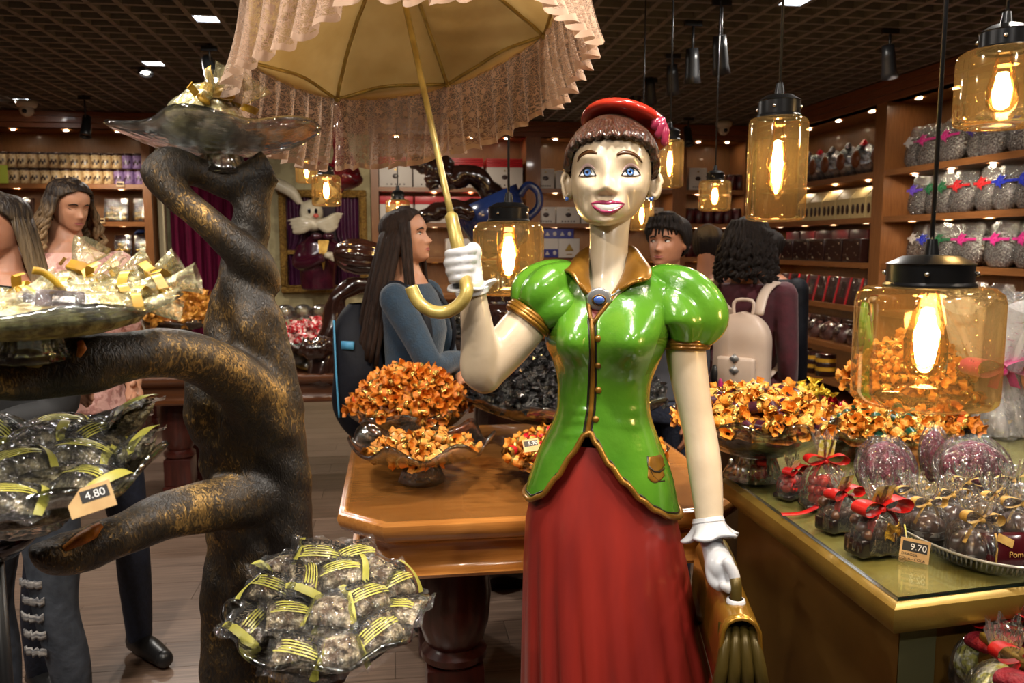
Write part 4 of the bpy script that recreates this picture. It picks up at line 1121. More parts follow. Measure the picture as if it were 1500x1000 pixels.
TXT = text_mesh('CASTOLE', .0150, M_INK, bold=.0005)
def pillow(x, y, a, b, h):
    u = min(1, abs(x) / a); v = min(1, abs(y) / b)
    return h * (1 - u ** 2.6) ** .6 * (1 - v ** 2.6) ** .6
def packet_proto(seed, mn, a=.044, b=.036, h=.024):
    rr = random.Random(seed)
    t = thing('sweet_packet', 'x', 'packet')
    def lump(u, v, s):
        x, y = (u - .5) * 2 * a * .82, (v - .5) * 2 * b * .80
        z = pillow(x, y, a * .84, b * .84, h * .86) * (1 + .16 * math.sin(190 * x + seed) * math.sin(170 * y + 2 * seed) + .10 * math.sin(330 * x * 1.1 + 290 * y))
        return (x, y, s * z)
    m = MB(); m.grid(lambda u, v: lump(u, v, 1), 20, 18); m.grid(lambda u, v: lump(v, u, -.7), 8, 8); m.build('nut_filling', mn, t)
    def filmf(u, v, s=1):
        x, y = (u - .5) * 2 * a * 1.12, (v - .5) * 2 * b * 1.18
        e = max(abs(x) / (a * 1.12), abs(y) / (b * 1.18))
        z = pillow(x, y, a * 1.0, b * 1.0, h) + .0012 + .0022 * math.sin(140 * x + 60 * y + seed) * math.sin(120 * y - 40 * x) + .005 * max(0, e - .85) / .15 * math.sin(150 * (x + y) + seed)
        return (x, y, s * z)
    MB().grid(filmf, 22, 20).build('film', M_FILM2, t)
    ph = rr.choice((0, 1))
    if seed % 4 != 3:
        m = MB()
        for k in range(5):
            y0 = -b * .30 + k * b * .13
            m.grid(lambda u, v: ((u - .5) * a * (1.5 - .1 * k) + .004 * math.sin(k), y0 + v * b * .07, pillow((u - .5) * a * 1.4, y0 + v * b * .07, a, b, h) + .0025), 10, 2)
        tag(m.build('stripe_print', M_YG, t), kind='stuff')
        me = TXT.copy()
        for v in me.vertices:
            v.co.y += b * .52; v.co.z += pillow(v.co.x, v.co.y, a, b, h) + .0026
        put(me, 'lettering', (0, 0, 0), parent=t)
    m = MB(); s = rr.choice((-1, 1))
    m.grid(lambda u, v: (s * (a * (.72 + .22 * v) + .006 * math.sin(3 * u + seed)), (u - .5) * b * 2.0, pillow(s * a * (.72 + .22 * v), (u - .5) * b * 1.9, a, b, h) + .003), 12, 3)
    m.build('ribbon', M_YG, t)
    return kids(t)
pk1 = [packet_proto(i, M_NUT) for i in range(4)]
pk2 = [packet_proto(10 + i, M_NUTG) for i in range(4)]
usedp = set()
def place_packet(protos, i, base, em, x, y, z, tz, tx, ty, label, group=None, sc_=1.0):
    pr = protos[i % len(protos)]
    loc = base + em @ Vector((x, y, z)); rot = (em @ Euler((tx, ty, tz)).to_matrix()).to_euler()
    if pr.name not in usedp:
        usedp.add(pr.name); pr.location = loc; pr.rotation_euler = rot; pr.scale = (sc_,) * 3; pr['label'] = label
        if group: pr['group'] = group
        return pr
    return copy_tree(pr, loc, rot, sc_, label, group)
# dish 1: the photograph's packets, front to back
rim_h = .062
lay1 = [(-.052, -.118, .052, -.25, 'front left'), (.010, -.122, .050, .05, 'front middle, lettering on top'), (.082, -.088, .056, .5, 'front right'), (.128, -.040, .060, -.6, 'far right edge'),
        (-.128, -.030, .058, 1.2, 'far left edge'), (-.065, -.045, .078, .1, 'left of the middle'), (.005, -.050, .082, -.2, 'middle of the heap'), (.065, -.025, .086, .4, 'right of the middle'),
        (-.095, .020, .090, -.5, 'left, second row'), (-.040, .020, .102, 1.5, 'left centre, lettering sideways'), (.025, .025, .106, .1, 'centre, behind the middle one'), (.085, .040, .092, 1.0, 'right, second row'),
        (-.080, .075, .098, .7, 'back left'), (-.015, .085, .112, -.1, 'topmost at the back'), (.050, .085, .104, .3, 'back right'), (.115, .035, .072, .6, 'right edge, behind the front one')]
for i, (x, y, z, tz, w) in enumerate(lay1):
    place_packet(pk1, i * 3 + i // 4, d1, e1, x * .92, y * .88 + .012, z - .012, tz + R.uniform(-.1, .1), .25 + R.uniform(-.15, .25), R.uniform(-.2, .2) - x * 1.5, 'nut cluster packet with lime ribbon, lowest dish, %s' % w)
m = MB(); m.ball((0, 0, 0), (.10, .10, .045), 20, 10); m.v = [tuple(d1 + e1 @ (Vector(v) + Vector((0, .015, .026)))) for v in m.v]
tag(m.build('nut_packets_filling', M_NUT), 'packets of nut clusters hidden inside the lowest heap', 'packets', None, 'stuff')
lay2 = [(-.10, -.13, 'front left'), (-.02, -.14, 'front middle'), (.07, -.115, 'beside the price tag'), (.135, -.03, 'right end under the curled rim'), (.14, .05, 'in the curled right rim'), (.07, -.03, 'right of the middle'),
        (-.01, -.05, 'middle'), (-.09, -.04, 'left of the middle'), (.09, .05, 'back right'), (.02, .05, 'back middle'), (-.06, .05, 'back left'), (-.13, .03, 'far left'), (.05, .12, 'rearmost right'), (-.03, .12, 'rearmost left')]
for i, (x, y, w) in enumerate(lay2):
    q = math.hypot(x, y) / .17
    place_packet(pk2, i * 3 + i // 4, d2, e2, x, y, .088 + .022 * (1 - q) + (.03 if w.startswith('in the curled') else 0), R.uniform(-1, 1), .2 + R.uniform(-.15, .2), R.uniform(-.25, .25) - (.6 if x > .12 else 0), 'dark nut packet, lower left dish, %s' % w)
m = MB(); m.ball((0, 0, 0), (.14, .14, .042), 20, 10); m.v = [tuple(d2 + e2 @ (Vector(v) + Vector((0, 0, .07)))) for v in m.v]
tag(m.build('nut_packets_filling', M_NUTG), 'packets of nut clusters hidden inside the lower left heap', 'packets', None, 'stuff')
# price tag with cut corner
def price_tag(name, label, loc, rot, price, w=.046, h=.030, cut=True, lines=(), m=None):
    t = thing(name, label, 'price tag', loc, rot=rot)
    poly = [(-w / 2, -h / 2), (w / 2, -h / 2), (w / 2, h / 2), (-w / 2 + (h * .55 if cut else 0), h / 2)] + ([(-w / 2, 0)] if cut else [])
    mb = MB(); mb.prism(poly, -.0012, .0012); mb.build('card', m or mat('kraft_card', rgb(204, 170, 116), rgb(190, 152, 100), rough=.55, nscale=40), t, False)
    MB().bx(-w * .20 if cut else -w * .42, w * .42, -h * .08, h * .36, .0012, .0016).build('black_panel', M_INK, t, False)
    put(text_mesh(price, h * .40, mat('white_ink', (.8, .8, .8, 1), rough=.5)), 'price', (w * .12, h * .13, .0019), parent=t)
    for k, ln in enumerate(lines):
        put(text_mesh(ln, h * .17, M_INK), 'lettering', (-w * .16 + k * w * .1, -h * (.22 + .19 * k), .0016), parent=t)
    return t
def face_rot(p, tiltback=.5, roll=0., yaw=0.):
    """orientation of a card facing the viewer: x right, y up, leaning back"""
    az = math.atan2(-p.x, p.y) + yaw
    return (Matrix.Rotation(az, 3, 'Z') @ Matrix.Rotation(PI / 2 - tiltback, 3, 'X') @ Matrix.Rotation(roll, 3, 'Z')).to_euler()
p = P(133, 731, r=1.075); price_tag('price_tag', 'kraft price tag reading 4.80 on the lower left dish', p, face_rot(p, .5, .22), '4.80', .050, .033)
# dish 3: ribboned bags and bars
M_CHOCBAR = mat('chocolate_slab', rgb(74, 48, 36), rgb(60, 36, 26), rough=.3, nscale=20)
M_FILM3 = film('printed_film', nscale=40, bump=.8, lo=.03, hi=.7, rough=.16, haze=.12, gloss=(.80, .74, .46, 1))
def twist_bag(seed, L=.15, mf=None):
    t = thing('ribbon_bag', 'x', 'bag'); rr = random.Random(seed)
    def fn(u, v):
        x = (u - .5) * L; k = u
        prof = .030 * (1 - ((k - .32) / .36) ** 2) ** .5 if k < .62 and abs((k - .32) / .36) < 1 else 0
        neck = .0075
        rad = max(prof, neck) if k < .68 else neck + (k - .68) / .32 * .026
        a = 2 * PI * v; w = 1 + .10 * math.sin(5 * a + seed + 9 * k) + .06 * math.sin(9 * a - 7 * k)
        return (x, rad * w * math.cos(a), rad * w * .62 * math.sin(a))
    MB().grid(fn, 26, 22, cv=True).build('film', M_FILM3, t)
    m = MB(); m.ball((-.18 * L, 0, 0), (L * .27, .024, .0145), 14, 8); m.build('sweets', mf or M_CREAMY, t)
    m = MB(); xr = .17 * L
    m.tube([(xr, .011 * math.cos(a), .009 * math.sin(a)) for a in np.linspace(0, 2 * PI, 10)[:-1]], .004, 6, closed=True)
    for s in (-1, 1):
        m.grid(lambda u, v, s=s: (xr + (v - .5) * .013 + .01 * u, s * (.008 + .026 * u), .010 + .012 * math.sin(2.6 * u + seed)), 6, 2)
    m.build('ribbon', M_YR, t)
    return kids(t)
tb = [twist_bag(0), twist_bag(1, .16), twist_bag(2, .14, mat('cream_dark', rgb(120, 100, 60), rgb(214, 204, 140), rough=.4, nscale=70, lo=.45, hi=.55))]
lay3 = [(150, 432, 1.26, .25, -.1, 'with its tail to the right, above the rim'), (205, 428, 1.26, .18, -.25, 'rightmost, tail pointing past the rim'), (196, 415, 1.30, .3, -.45, 'behind the rightmost, tail raised'),
        (112, 425, 1.30, .9, -.5, 'middle, upright against the pink top'), (140, 418, 1.33, .6, -.4, 'behind the middle one'), (95, 415, 1.34, 1.3, -.9, 'tallest, in front of the black sleeve'), (60, 440, 1.28, .4, -.2, 'left of the chocolate slab'), (170, 447, 1.22, .1, 0, 'low, along the front rim'),
        (20, 448, 1.24, 2.6, -.1, 'far left at the picture edge'), (0, 440, 1.30, .6, -.3, 'cut by the picture edge')]
for i, (px, py, r, az, ty, w) in enumerate(lay3):
    q = P(px, py, r=r); e = Euler((R.uniform(-.5, .5), ty, az * .6)); l = 'cream printed bag, upper left dish, %s' % w
    pr = tb[i % 3]
    if i < 3: pr.location = q; pr.rotation_euler = e; pr['label'] = l
    else: copy_tree(pr, q, e, label=l)
def slab(px, py, r, rx, ry, rz, label, w=.05, h=.034):
    t = thing('chocolate_slab', label, 'chocolate', P(px, py, r=r), rot=(rx, ry, rz))
    MB().box((0, 0, 0), (w, h, .010), bev=.003).build('slab', M_CHOCBAR, t)
    m = MB(); m.grid(lambda u, v: ((u - .5) * w * 1.12, (v - .5) * h * 1.16, .0075 + .0015 * math.sin(9 * u + 7 * v)), 8, 6); m.build('film', M_FILM2, t)
    MB().box((.004, .004, .0066), (w * .45, h * .22, .0006)).build('white_label', M_WBOX, t, False)
slab(88, 446, 1.19, .9, .1, .35, 'dark chocolate slab with white label leaning in the upper left dish', .056, .04)
slab(45, 452, 1.20, .7, .3, -.5, 'striped dark slab left of the labelled slab')
slab(128, 462, 1.17, 1.0, -.3, .6, 'small brown slab at the front rim of the upper left dish', .034, .024)
slab(12, 456, 1.2, .6, 0, .3, 'dark slab under the mustard ribbon at the picture edge')
m = MB(); m.ball((0, 0, 0), (.15, .14, .03), 20, 8); m.v = [tuple(d3 + e3 @ (Vector(v) + Vector((0, 0, .062)))) for v in m.v]
tag(m.build('bag_filling', mat('cream_fill', rgb(120, 104, 62), rgb(200, 190, 130), rough=.4, nscale=50, lo=.45, hi=.6, bump=.6)), 'cream printed bags hidden at the bottom of the upper left dish', 'bags', None, 'stuff')
# loose printed ribbon curl and white card behind
q0 = P(52, 402, r=1.2)
m = MB(); pts = [P(46, 401, r=1.2), P(62, 404, r=1.2), P(80, 418, r=1.2), P(94, 434, r=1.2)]
sp = spline([tuple(p) for p in pts], 12)
m.grid(lambda u, v: tuple(Vector(sp[int(round(u * 11))]) + Vector((0.003 * v, 0, .009 * v))), 12, 2)
tag(m.build('ribbon', M_YR, solid=.0006), 'mustard ribbon strip curling up from the upper left dish', 'ribbon')
p = P(184, 408, r=1.5); 
t = thing('printed_card', 'white printed card standing behind the upper left dish', 'card', p, rot=face_rot(p, .2, .25, .4))
MB().box((0, 0, 0), (.05, .032, .002)).build('card', M_WBOX, t, False)
m = MB(); 
for k in range(4): m.box((0, .010 - k * .006, .0015), (.034, .002, .0006))
tag(m.build('print', M_BLACK, t, False), kind='stuff')
MB().tube([(0, -.016, -.001), (0, -.09, -.004)], .0025, 6).build('stick', M_CRYS, t)
# dish 4: upright cream bars
for i, (px, py, az, w) in enumerate([(285, 150, .55, 'leftmost'), (300, 145, .75, 'second'), (318, 150, .9, 'third'), (300, 130, .35, 'topmost'), (335, 160, .7, 'hidden by lace')]):
    q = P(px, py + 12, r=1.56 + .02 * (i % 2)); l = 'cream printed bag on the top dish, %s of the bundle' % w
    copy_tree(tb[i % 3], q, Euler((.4 * i, -az - .25, -.3 + .1 * i)), 1.0, l)
# chrome bowl edge at the far left
p = P(-5, 815, r=2.0); t = thing('steel_bowl', 'dark steel bowl cut by the left picture edge', 'bowl', p)
MB().lathe([(.001, 0), (.04, .0), (.075, .03), (.09, .06), (.086, .06), (.06, .02), (.001, .01)], seg=28).build('bowl', mat('dark_steel', rgb(60, 60, 66), rough=.15, metal=1), t)
MB().tube([(0, 0, 0), (0, 0, -p.z + .012)], .014, 10).build('stem', M_BLACK, t)
MB().lathe([(.001, .02 - p.z), (.09, .02 - p.z), (.1, .004 - p.z), (.001, .003 - p.z)], seg=24).build('foot', M_BLACK, t)
# ================================================================== the painted lady statue
S0 = P(890, 358, r=1.644)
SAZ = math.atan2(-S0.x, S0.y)
SM = Matrix.Translation((S0.x, S0.y, 0)) @ Matrix.Rotation(SAZ, 4, 'Z')
SI = SM.inverted(); SR = SM.to_3x3(); SC_ = SI @ CAM
def SL(px, py, dy=0.0):
    """statue-local point (x right, y away, z up) on the plane y=dy"""
    v = SI.to_3x3() @ ray(px, py); t = (dy - SC_.y) / v.y
    return SC_ + v * t
def SZ(py): return SL(890, py).z
def SXp(px, py): return SL(px, py).x
gl = dict(rough=.16, coat=.7)
M_SKIN = mat('ivory_enamel', rgb(200, 184, 160), rgb(188, 170, 146), nscale=9, bump=.05, bscale=30, rough=.3, coat=.5)
M_GREEN = mat('green_enamel', rgb(84, 136, 36), rgb(62, 114, 26), nscale=6, bump=.16, bscale=22, rough=.22, coat=.7)
M_SGOLD = mat('statue_gold', rgb(150, 106, 36), rgb(112, 76, 24), nscale=14, rough=.3, metal=.55, coat=.3)
M_SKIRT = mat('red_enamel', rgb(132, 34, 26), rgb(112, 28, 24), nscale=5, stretch=(3, 3, .6), rough=.38, coat=.25)
M_OUT = mat('black_outline', rgb(28, 24, 18), rough=.35)
M_HAIR = mat('brown_enamel', rgb(76, 38, 18), rgb(42, 20, 10), nscale=26, stretch=(9, 9, .9), rough=.26, coat=.35, bump=1.0, bscale=16)
M_HAT = mat('hat_red', rgb(156, 38, 26), rough=.18, coat=.7)
M_PINKF = mat('plum_flower', rgb(150, 50, 74), rgb(120, 34, 60), nscale=20, rough=.2, coat=.6)
M_GLOVE = mat('white_enamel', rgb(190, 192, 198), nscale=10, rough=.25, coat=.5)
M_LIP = mat('lip_pink', rgb(146, 50, 86), rgb(126, 38, 72), nscale=60, rough=.15, coat=.7)
M_TEETH = mat('teeth_white', rgb(218, 212, 208), rough=.15, coat=.6)
M_EYEW = mat('eye_white', rgb(214, 214, 214), rough=.1, coat=.8)
M_IRIS = mat('iris_blue', rgb(84, 122, 176), rgb(50, 84, 140), nscale=200, rough=.1, coat=.8)
M_PUP = mat('pupil_black', rgb(14, 16, 24), rough=.1, coat=.8)
M_BROW = mat('brow_brown', rgb(66, 40, 22), rough=.25)
M_SHADOW = mat('eyelid_pink', rgb(206, 176, 178), rough=.2, coat=.6)
M_SILVER = mat('silver_paint', rgb(176, 178, 182), rough=.25, metal=.7)
M_GEM = mat('blue_gem', rgb(62, 92, 170), rough=.1, coat=.9)
st = thing('lady_statue', 'glossy painted statue of a lady in green jacket, red skirt and red hat', 'statue', (S0.x, S0.y, 0), SAZ)

# ---- head: horizontal slices, in statue coordinates
SLC = [(331.5, 874, 896, -.074, -.050), (329, 866, 904, -.082, -.032), (324, 857, 915, -.088, -.005), (314, 848, 930, -.090, .03), (300, 842, 941, -.089, .055), (285, 838.5, 948, -.087, .073), (265, 837, 953, -.086, .088),
       (245, 837, 955, -.088, .094), (225, 839, 954, -.087, .097), (207, 844, 950, -.079, .095), (192, 853, 941, -.066, .088), (180, 866, 927, -.048, .072), (172, 880, 912, -.028, .05), (169, 890, 903, -.012, .03)]
HZ = [SZ(s[0]) for s in SLC]
def slc(z):
    z = max(HZ[0], min(HZ[-1], z)); k = 0
    while k < len(HZ) - 2 and z > HZ[k + 1]: k += 1
    u = (z - HZ[k]) / (HZ[k + 1] - HZ[k])
    def val(j): 
        s = SLC[j]; return np.array([SXp(s[1], s[0]), SXp(s[2], s[0]), s[3], s[4]])
    p0, p1, p2, p3 = val(max(k - 1, 0)), val(k), val(k + 1), val(min(k + 2, len(HZ) - 1))
    return 0.5 * (2 * p1 + (p2 - p0) * u + (2 * p0 - 5 * p1 + 4 * p2 - p3) * u * u + (3 * p1 - p0 - 3 * p2 + p3) * u ** 3)
_sl = {}
def slcc(z):
    k = round(z * 2000)
    if k not in _sl: _sl[k] = slc(k / 2000)
    return _sl[k]
def gs(x, z, px, py, sx, sz):
    c = SL(px, py); return math.exp(-((x - c.x) / sx) ** 2 - ((z - c.z) / sz) ** 2)
def feat(x, z):
    """relief of the face towards the viewer (m)"""
    d = 0
    d += .024 * gs(x, z, 888, 279, .0125, .012)            # tip of the nose
    d += .011 * gs(x, z, 889, 266, .010, .020) + .006 * gs(x, z, 890, 252, .009, .018)
    d += .009 * gs(x, z, 878, 284, .0085, .007) + .009 * gs(x, z, 899, 284, .0085, .007)
    d -= .007 * gs(x, z, 883, 290, .005, .0035) + .007 * gs(x, z, 894, 290, .005, .0035)
    d -= .0085 * gs(x, z, 862, 256, .019, .014) + .0085 * gs(x, z, 922, 256, .019, .014)   # sockets
    d += .004 * gs(x, z, 859, 236, .026, .009) + .004 * gs(x, z, 923, 236, .026, .009)
    d += .009 * gs(x, z, 858, 277, .019, .019) + .009 * gs(x, z, 928, 277, .019, .019)     # cheeks
    d -= .0065 * gs(x, z, 862, 302, .0060, .020) + .0065 * gs(x, z, 919, 302, .0060, .020)   # smile folds
    d += .010 * gs(x, z, 889, 306, .030, .018)
    d -= .006 * gs(x, z, 889, 319.5, .016, .0045)
    d += .007 * gs(x, z, 886, 326, .016, .010)
    d -= .003 * gs(x, z, 889, 293, .004, .006)
    return d
def face_y(x, z):
    xl, xr, f, b = slcc(z); cx = (xl + xr) / 2; hw = (xr - xl) / 2
    u = max(-.999, min(.999, (x - cx) / hw))
    return f * (1 - abs(u) ** 2.35) ** (1 / 2.35) - feat(x, z) * min(1, (1 - abs(u)) * 6)
m = MB(); rings = []; NR, NA = 84, 120
for i in range(NR):
    z = HZ[0] + (HZ[-1] - HZ[0]) * (i / (NR - 1)); xl, xr, f, b = slcc(z); cx = (xl + xr) / 2; hw = (xr - xl) / 2; ring = []
    for j in range(NA):
        a = 2 * PI * j / NA; c, s = math.cos(a), math.sin(a)
        if s < 0:
            x = cx + hw * math.copysign(abs(c) ** .86, c); y = face_y(x, z) if abs(c) < .9999 else 0
        else:
            x = cx + hw * math.copysign(abs(c) ** .95, c); y = b * abs(s) ** .95
        ring.append((x, y, z))
    rings.append(ring)
m.loft(rings, True, True, True)
# neck, widening into the collar
rings = []
for (py, a, b2, f, bk) in [(300, 862, 926, -.02, .07), (325, 863, 923, -.030, .062), (340, 864, 921, -.036, .056), (360, 864, 920, -.040, .052), (385, 861, 920, -.044, .052), (405, 856, 924, -.050, .055), (425, 850, 932, -.058, .06), (440, 848, 936, -.068, .06), (452, 850, 930, -.072, .06)]:
    z = SZ(py); xl, xr = SXp(a, py), SXp(b2, py)
    rings.append([((xl + xr) / 2 + (xr - xl) / 2 * math.cos(q), (f if math.sin(q) < 0 else bk) * abs(math.sin(q)), z) for q in np.linspace(0, 2 * PI, 49)[:-1]])
m.loft(list(reversed(rings)), True, True, True)
m.build('head', M_SKIN, st)
# ears
for (cx, flip, w) in ((829.5, -1, 7.0), (959.5, 1, 10.5)):
    def ear(u, v, cx=cx, flip=flip, w=w):
        a = 2 * PI * u; r = v
        px = cx + flip * (w * r * math.cos(a) * (1.05 if math.sin(a) > 0 else .8)); py = 271 - 20.5 * r * math.sin(a)
        rim = .007 * math.exp(-((r - .82) / .16) ** 2) - .004 * math.exp(-(r / .4) ** 2)
        p = SL(px, py, 0); return (p.x, -.006 - rim - .006 * math.cos(a) * flip * flip + (.010 if r > .98 else 0), p.z)
    mb = MB(); mb.grid(ear, 32, 12, cu=True)
    mb.ball((SXp(cx - flip * 4, 272), .002, SZ(272)), (.012, .012, .024), 12, 8)
    mb.build('ear', M_SKIN, st, solid=.004)
    e = SL(830.5 if flip < 0 else 953.5, 292); MB().ball((e.x, e.y - .012, e.z), .0046, 12, 8).build('earring', M_GEM, st)
def patch(pts, off, name, m_, n=6, parent=st, dome=0.0):
    """raised painted patch: closed pixel outline laid on the face"""
    P2 = [SL(px, py) for px, py in pts]; cx = sum(p.x for p in P2) / len(P2); cz = sum(p.z for p in P2) / len(P2)
    mb = MB(); rings = []
    for k in range(n + 1):
        f = k / n * .999 + .001; ring = []
        for p in P2:
            x = cx + (p.x - cx) * f; z = cz + (p.z - cz) * f
            ring.append((x, face_y(x, z) - off - dome * (1 - f * f) + (.0012 if k == n else 0), z))
        rings.append(ring)
    mb.loft(rings, True, True, False)
    return mb.build(name, m_, parent)
def cl(pts, n=36): return [tuple(v) for v in spline(pts, n, True)]
def strip(pts, wpx, off, name, m_, n=24):
    """painted stroke following pixels; wpx may vary along the stroke"""
    q = spline([(*p, w) for p, w in zip(pts, wpx)], n); mb = MB(); rows = []
    for k, (px, py, w) in enumerate(q):
        a = q[min(k + 1, n - 1)] - q[max(k - 1, 0)]; l = math.hypot(a[0], a[1]); nx, ny = -a[1] / l, a[0] / l; row = []
        for s in (-1, -.5, 0, .5, 1):
            p = SL(px + nx * w * s / 2, py + ny * w * s / 2); row.append((p.x, face_y(p.x, p.z) - off * (1 - .9 * s * s), p.z))
        rows.append(row)
    mb.loft(rows, False); return mb.build(name, m_, st)
for (o, il, ir, ic, sg) in (((849.8, 261.5), (849.8, 261.2), (873.5, 261.5), (861.5, 255.9), -1), ((909.6, 261.3), (909.6, 261.3), (936, 259.8), (921.5, 255.6), 1)):
    x0, x1 = il[0], ir[0]; mid = (x0 + x1) / 2
    up = [(x0, il[1]), (x0 + (x1 - x0) * .17, 255.2), (x0 + (x1 - x0) * .42, 250.4), (x0 + (x1 - x0) * .78, 252.4), (x1, ir[1])]
    dn = [(x0 + (x1 - x0) * .78, 262.4), (x0 + (x1 - x0) * .48, 263.2), (x0 + (x1 - x0) * .2, 262.8)]
    strip([(x0 + 1, 256), (x0 + (x1 - x0) * .3, 248.8), (x0 + (x1 - x0) * .6, 247.4), (x1 - 1, 253)], [1, 4.5, 4.5, 1], .0008, 'eyelid', M_SHADOW)
    patch(cl(up + dn, 40), .0007, 'eye', M_EYEW, dome=.0035)
    ic = (ic[0], ic[1] + 1.1)
    def disc(c, r, off, nm, mm, dome):
        patch([(c[0] + r * math.cos(a), c[1] + r * math.sin(a)) for a in np.linspace(0, 2 * PI, 25)[:-1]], off, nm, mm, 4, dome=dome)
    disc(ic, 6.4, .0042, 'iris_edge', M_OUT, .0003); disc(ic, 5.7, .0046, 'iris', M_IRIS, .0003); disc(ic, 2.6, .0052, 'pupil', M_PUP, .0003)
    disc((ic[0] - 1.8, ic[1] - 2.2), .9, .0058, 'eye_glint', M_EYEW, 0)
    strip([(x0 - .5, il[1] + .3), up[1], up[2], up[3], (x1 + .5, ir[1] + .3)], [1.2, 2.0, 2.4, 2.2, 1.4], .0042, 'eyeliner', M_OUT)
    strip([(x0, il[1]), dn[2], dn[1], dn[0], (x1, ir[1])], [.6, .9, .9, .9, .7], .0026, 'lower_eyeliner', M_BROW)
strip([(847.6, 241.5), (851, 234.5), (858, 230), (866, 229), (875.5, 231.6)], [1.8, 4.4, 5.8, 5.8, 3.2], .0024, 'eyebrow', M_BROW)
strip([(903, 234), (911, 230.6), (921, 230.6), (931, 235), (938.8, 243)], [3.6, 5.8, 5.8, 4.6, 1.8], .0024, 'eyebrow', M_BROW)
patch(cl([(868.5, 300.8), (878, 302.5), (889, 303.6), (901, 302.6), (912.5, 301.2), (903, 309.5), (889, 313), (877, 310)], 40), .0006, 'teeth', M_TEETH, dome=.0015)
strip([(866.5, 300.8), (874, 300.2), (883, 299.8), (889, 300.4), (895, 299.8), (905, 300.2), (914, 301)], [1, 4.2, 6, 5.2, 6, 4.2, 1], .0034, 'upper_lip', M_LIP, 30)
strip([(867.5, 302), (873, 307.6), (881, 312.6), (889, 314.4), (897, 313.2), (906, 308), (913.5, 302)], [1, 4.4, 6.4, 7.4, 6.4, 4.4, 1], .0040, 'lower_lip', M_LIP, 34)

# ---- hair: fringed cap with carved strands
HL = [(-180, 290), (-150, 292), (-120, 288), (-100, 272), (-88, 262), (-78, 247), (-66, 228), (-50, 217), (-30, 212), (-8, 209), (14, 210), (34, 214), (52, 220), (64, 230), (76, 252), (86, 266), (98, 273), (120, 288), (150, 292), (180, 290)]
def hairline(deg):
    for k in range(len(HL) - 1):
        if HL[k][0] <= deg <= HL[k + 1][0]:
            u = (deg - HL[k][0]) / (HL[k + 1][0] - HL[k][0]); return HL[k][1] + (HL[k + 1][1] - HL[k][1]) * u
    return HL[0][1]
def hair(u, v):
    deg = -180 + 360 * u; a = math.radians(deg)            # 0 faces the viewer
    zb = SZ(hairline(deg) + 3.0 * abs(math.sin(deg * .26)) ** 2); zt = HZ[-1] + .006
    z = zt + (zb - zt) * v
    xl, xr, f, b = slcc(min(z, HZ[-1])); cx = (xl + xr) / 2; hw = (xr - xl) / 2
    off = .011 * sm(0, .15, v) + .006 * sm(.3, .8, v) - .003 * abs(math.sin(a)); tuck = sm(.93, 1.0, v)
    off = off * (1 - .85 * tuck) 
    wave = .0016 * math.sin(deg * .95 + 2.2 * math.sin(v * 5)) * sm(.15, .4, v) + .0016 * math.sin(deg * .41 + 3 * v) * v
    off += wave
    s, c = math.sin(a), math.cos(a)
    x = cx + (hw + off) * math.copysign(abs(s) ** .9, s)
    y = (f - off - .002) * abs(c) ** .8 if c > 0 else (b + off) * abs(c) ** .95
    if c > 0 and v > .2: y = min(y, face_y(max(xl + .002, min(xr - .002, x)), z) - max(off * .95, -.001)) if abs(s) < .93 else y
    if v == 0: x, y = cx, .005
    return (x, y, z)
MB().grid(hair, 260, 34, cu=True).build('hair', M_HAIR, st)
# hat: red pillbox tilted back on the crown, with flower
def discpts(m_, prof, c, tx, ty, seg=48):
    mb = MB(); mb.lathe(prof, (0, 0, 0), seg); Rm = Matrix.Rotation(ty, 3, 'Y') @ Matrix.Rotation(tx, 3, 'X')
    mb.v = [tuple(Vector(c) + Rm @ Vector((v[0], v[1], v[2]))) for v in mb.v]; return mb
hc = SL(915, 190, .02)
mb = discpts(None, [(.001, -.004), (.066, -.005), (.080, -.007), (.087, -.004), (.0895, .002), (.087, .009), (.076, .013), (.05, .016), (.001, .018)], hc, math.radians(-26), math.radians(15)); mb.build('hat', M_HAT, st)
for k, (px, py, ax, sx, sz) in enumerate([(968, 187, .4, .011, .021), (974, 197, .2, .009, .023), (962, 181, .7, .012, .014)]):
    p = SL(px, py, -.035); mb = MB(); mb.ball((0, 0, 0), (sx, .010, sz), 14, 10); Rm = Matrix.Rotation(ax - .2, 3, 'Y')
    mb.v = [tuple(p + Rm @ Vector((v[0] * (1 + .2 * math.sin(v[2] * 300)), v[1], v[2]))) for v in mb.v]; mb.build('hat_flower', M_PINKF, st)

# ---- jacket
TS = [(392, 842, 944, -.062, .065), (402, 824, 962, -.072, .085), (415, 806, 985, -.080, .10), (440, 803, 992, -.088, .105), (465, 802, 988, -.096, .105), (500, 801, 976, -.102, .10), (531, 813, 962, -.098, .092), (556, 818.5, 952, -.092, .086), (580, 819, 949, -.090, .084),
      (600, 817.5, 950.5, -.094, .088), (620, 811, 955.5, -.100, .094), (640, 801, 963, -.106, .10), (660, 791, 971, -.112, .106), (690, 781, 982, -.120, .114), (715, 773, 988, -.126, .12), (750, 768, 994, -.13, .126)]
TZs = [SZ(s[0]) for s in TS]
TV = [np.array([SXp(s[1], s[0]), SXp(s[2], s[0]), s[3], s[4]]) for s in TS]
def tor(z):
    z = min(TZs[0], max(TZs[-1], z)); k = 0
    while k < len(TZs) - 2 and z < TZs[k + 1]: k += 1
    u = (z - TZs[k]) / (TZs[k + 1] - TZs[k])
    p0, p1, p2, p3 = TV[max(k - 1, 0)], TV[k], TV[k + 1], TV[min(k + 2, len(TV) - 1)]
    return 0.5 * (2 * p1 + (p2 - p0) * u + (2 * p0 - 5 * p1 + 4 * p2 - p3) * u * u + (3 * p1 - p0 - 3 * p2 + p3) * u ** 3)
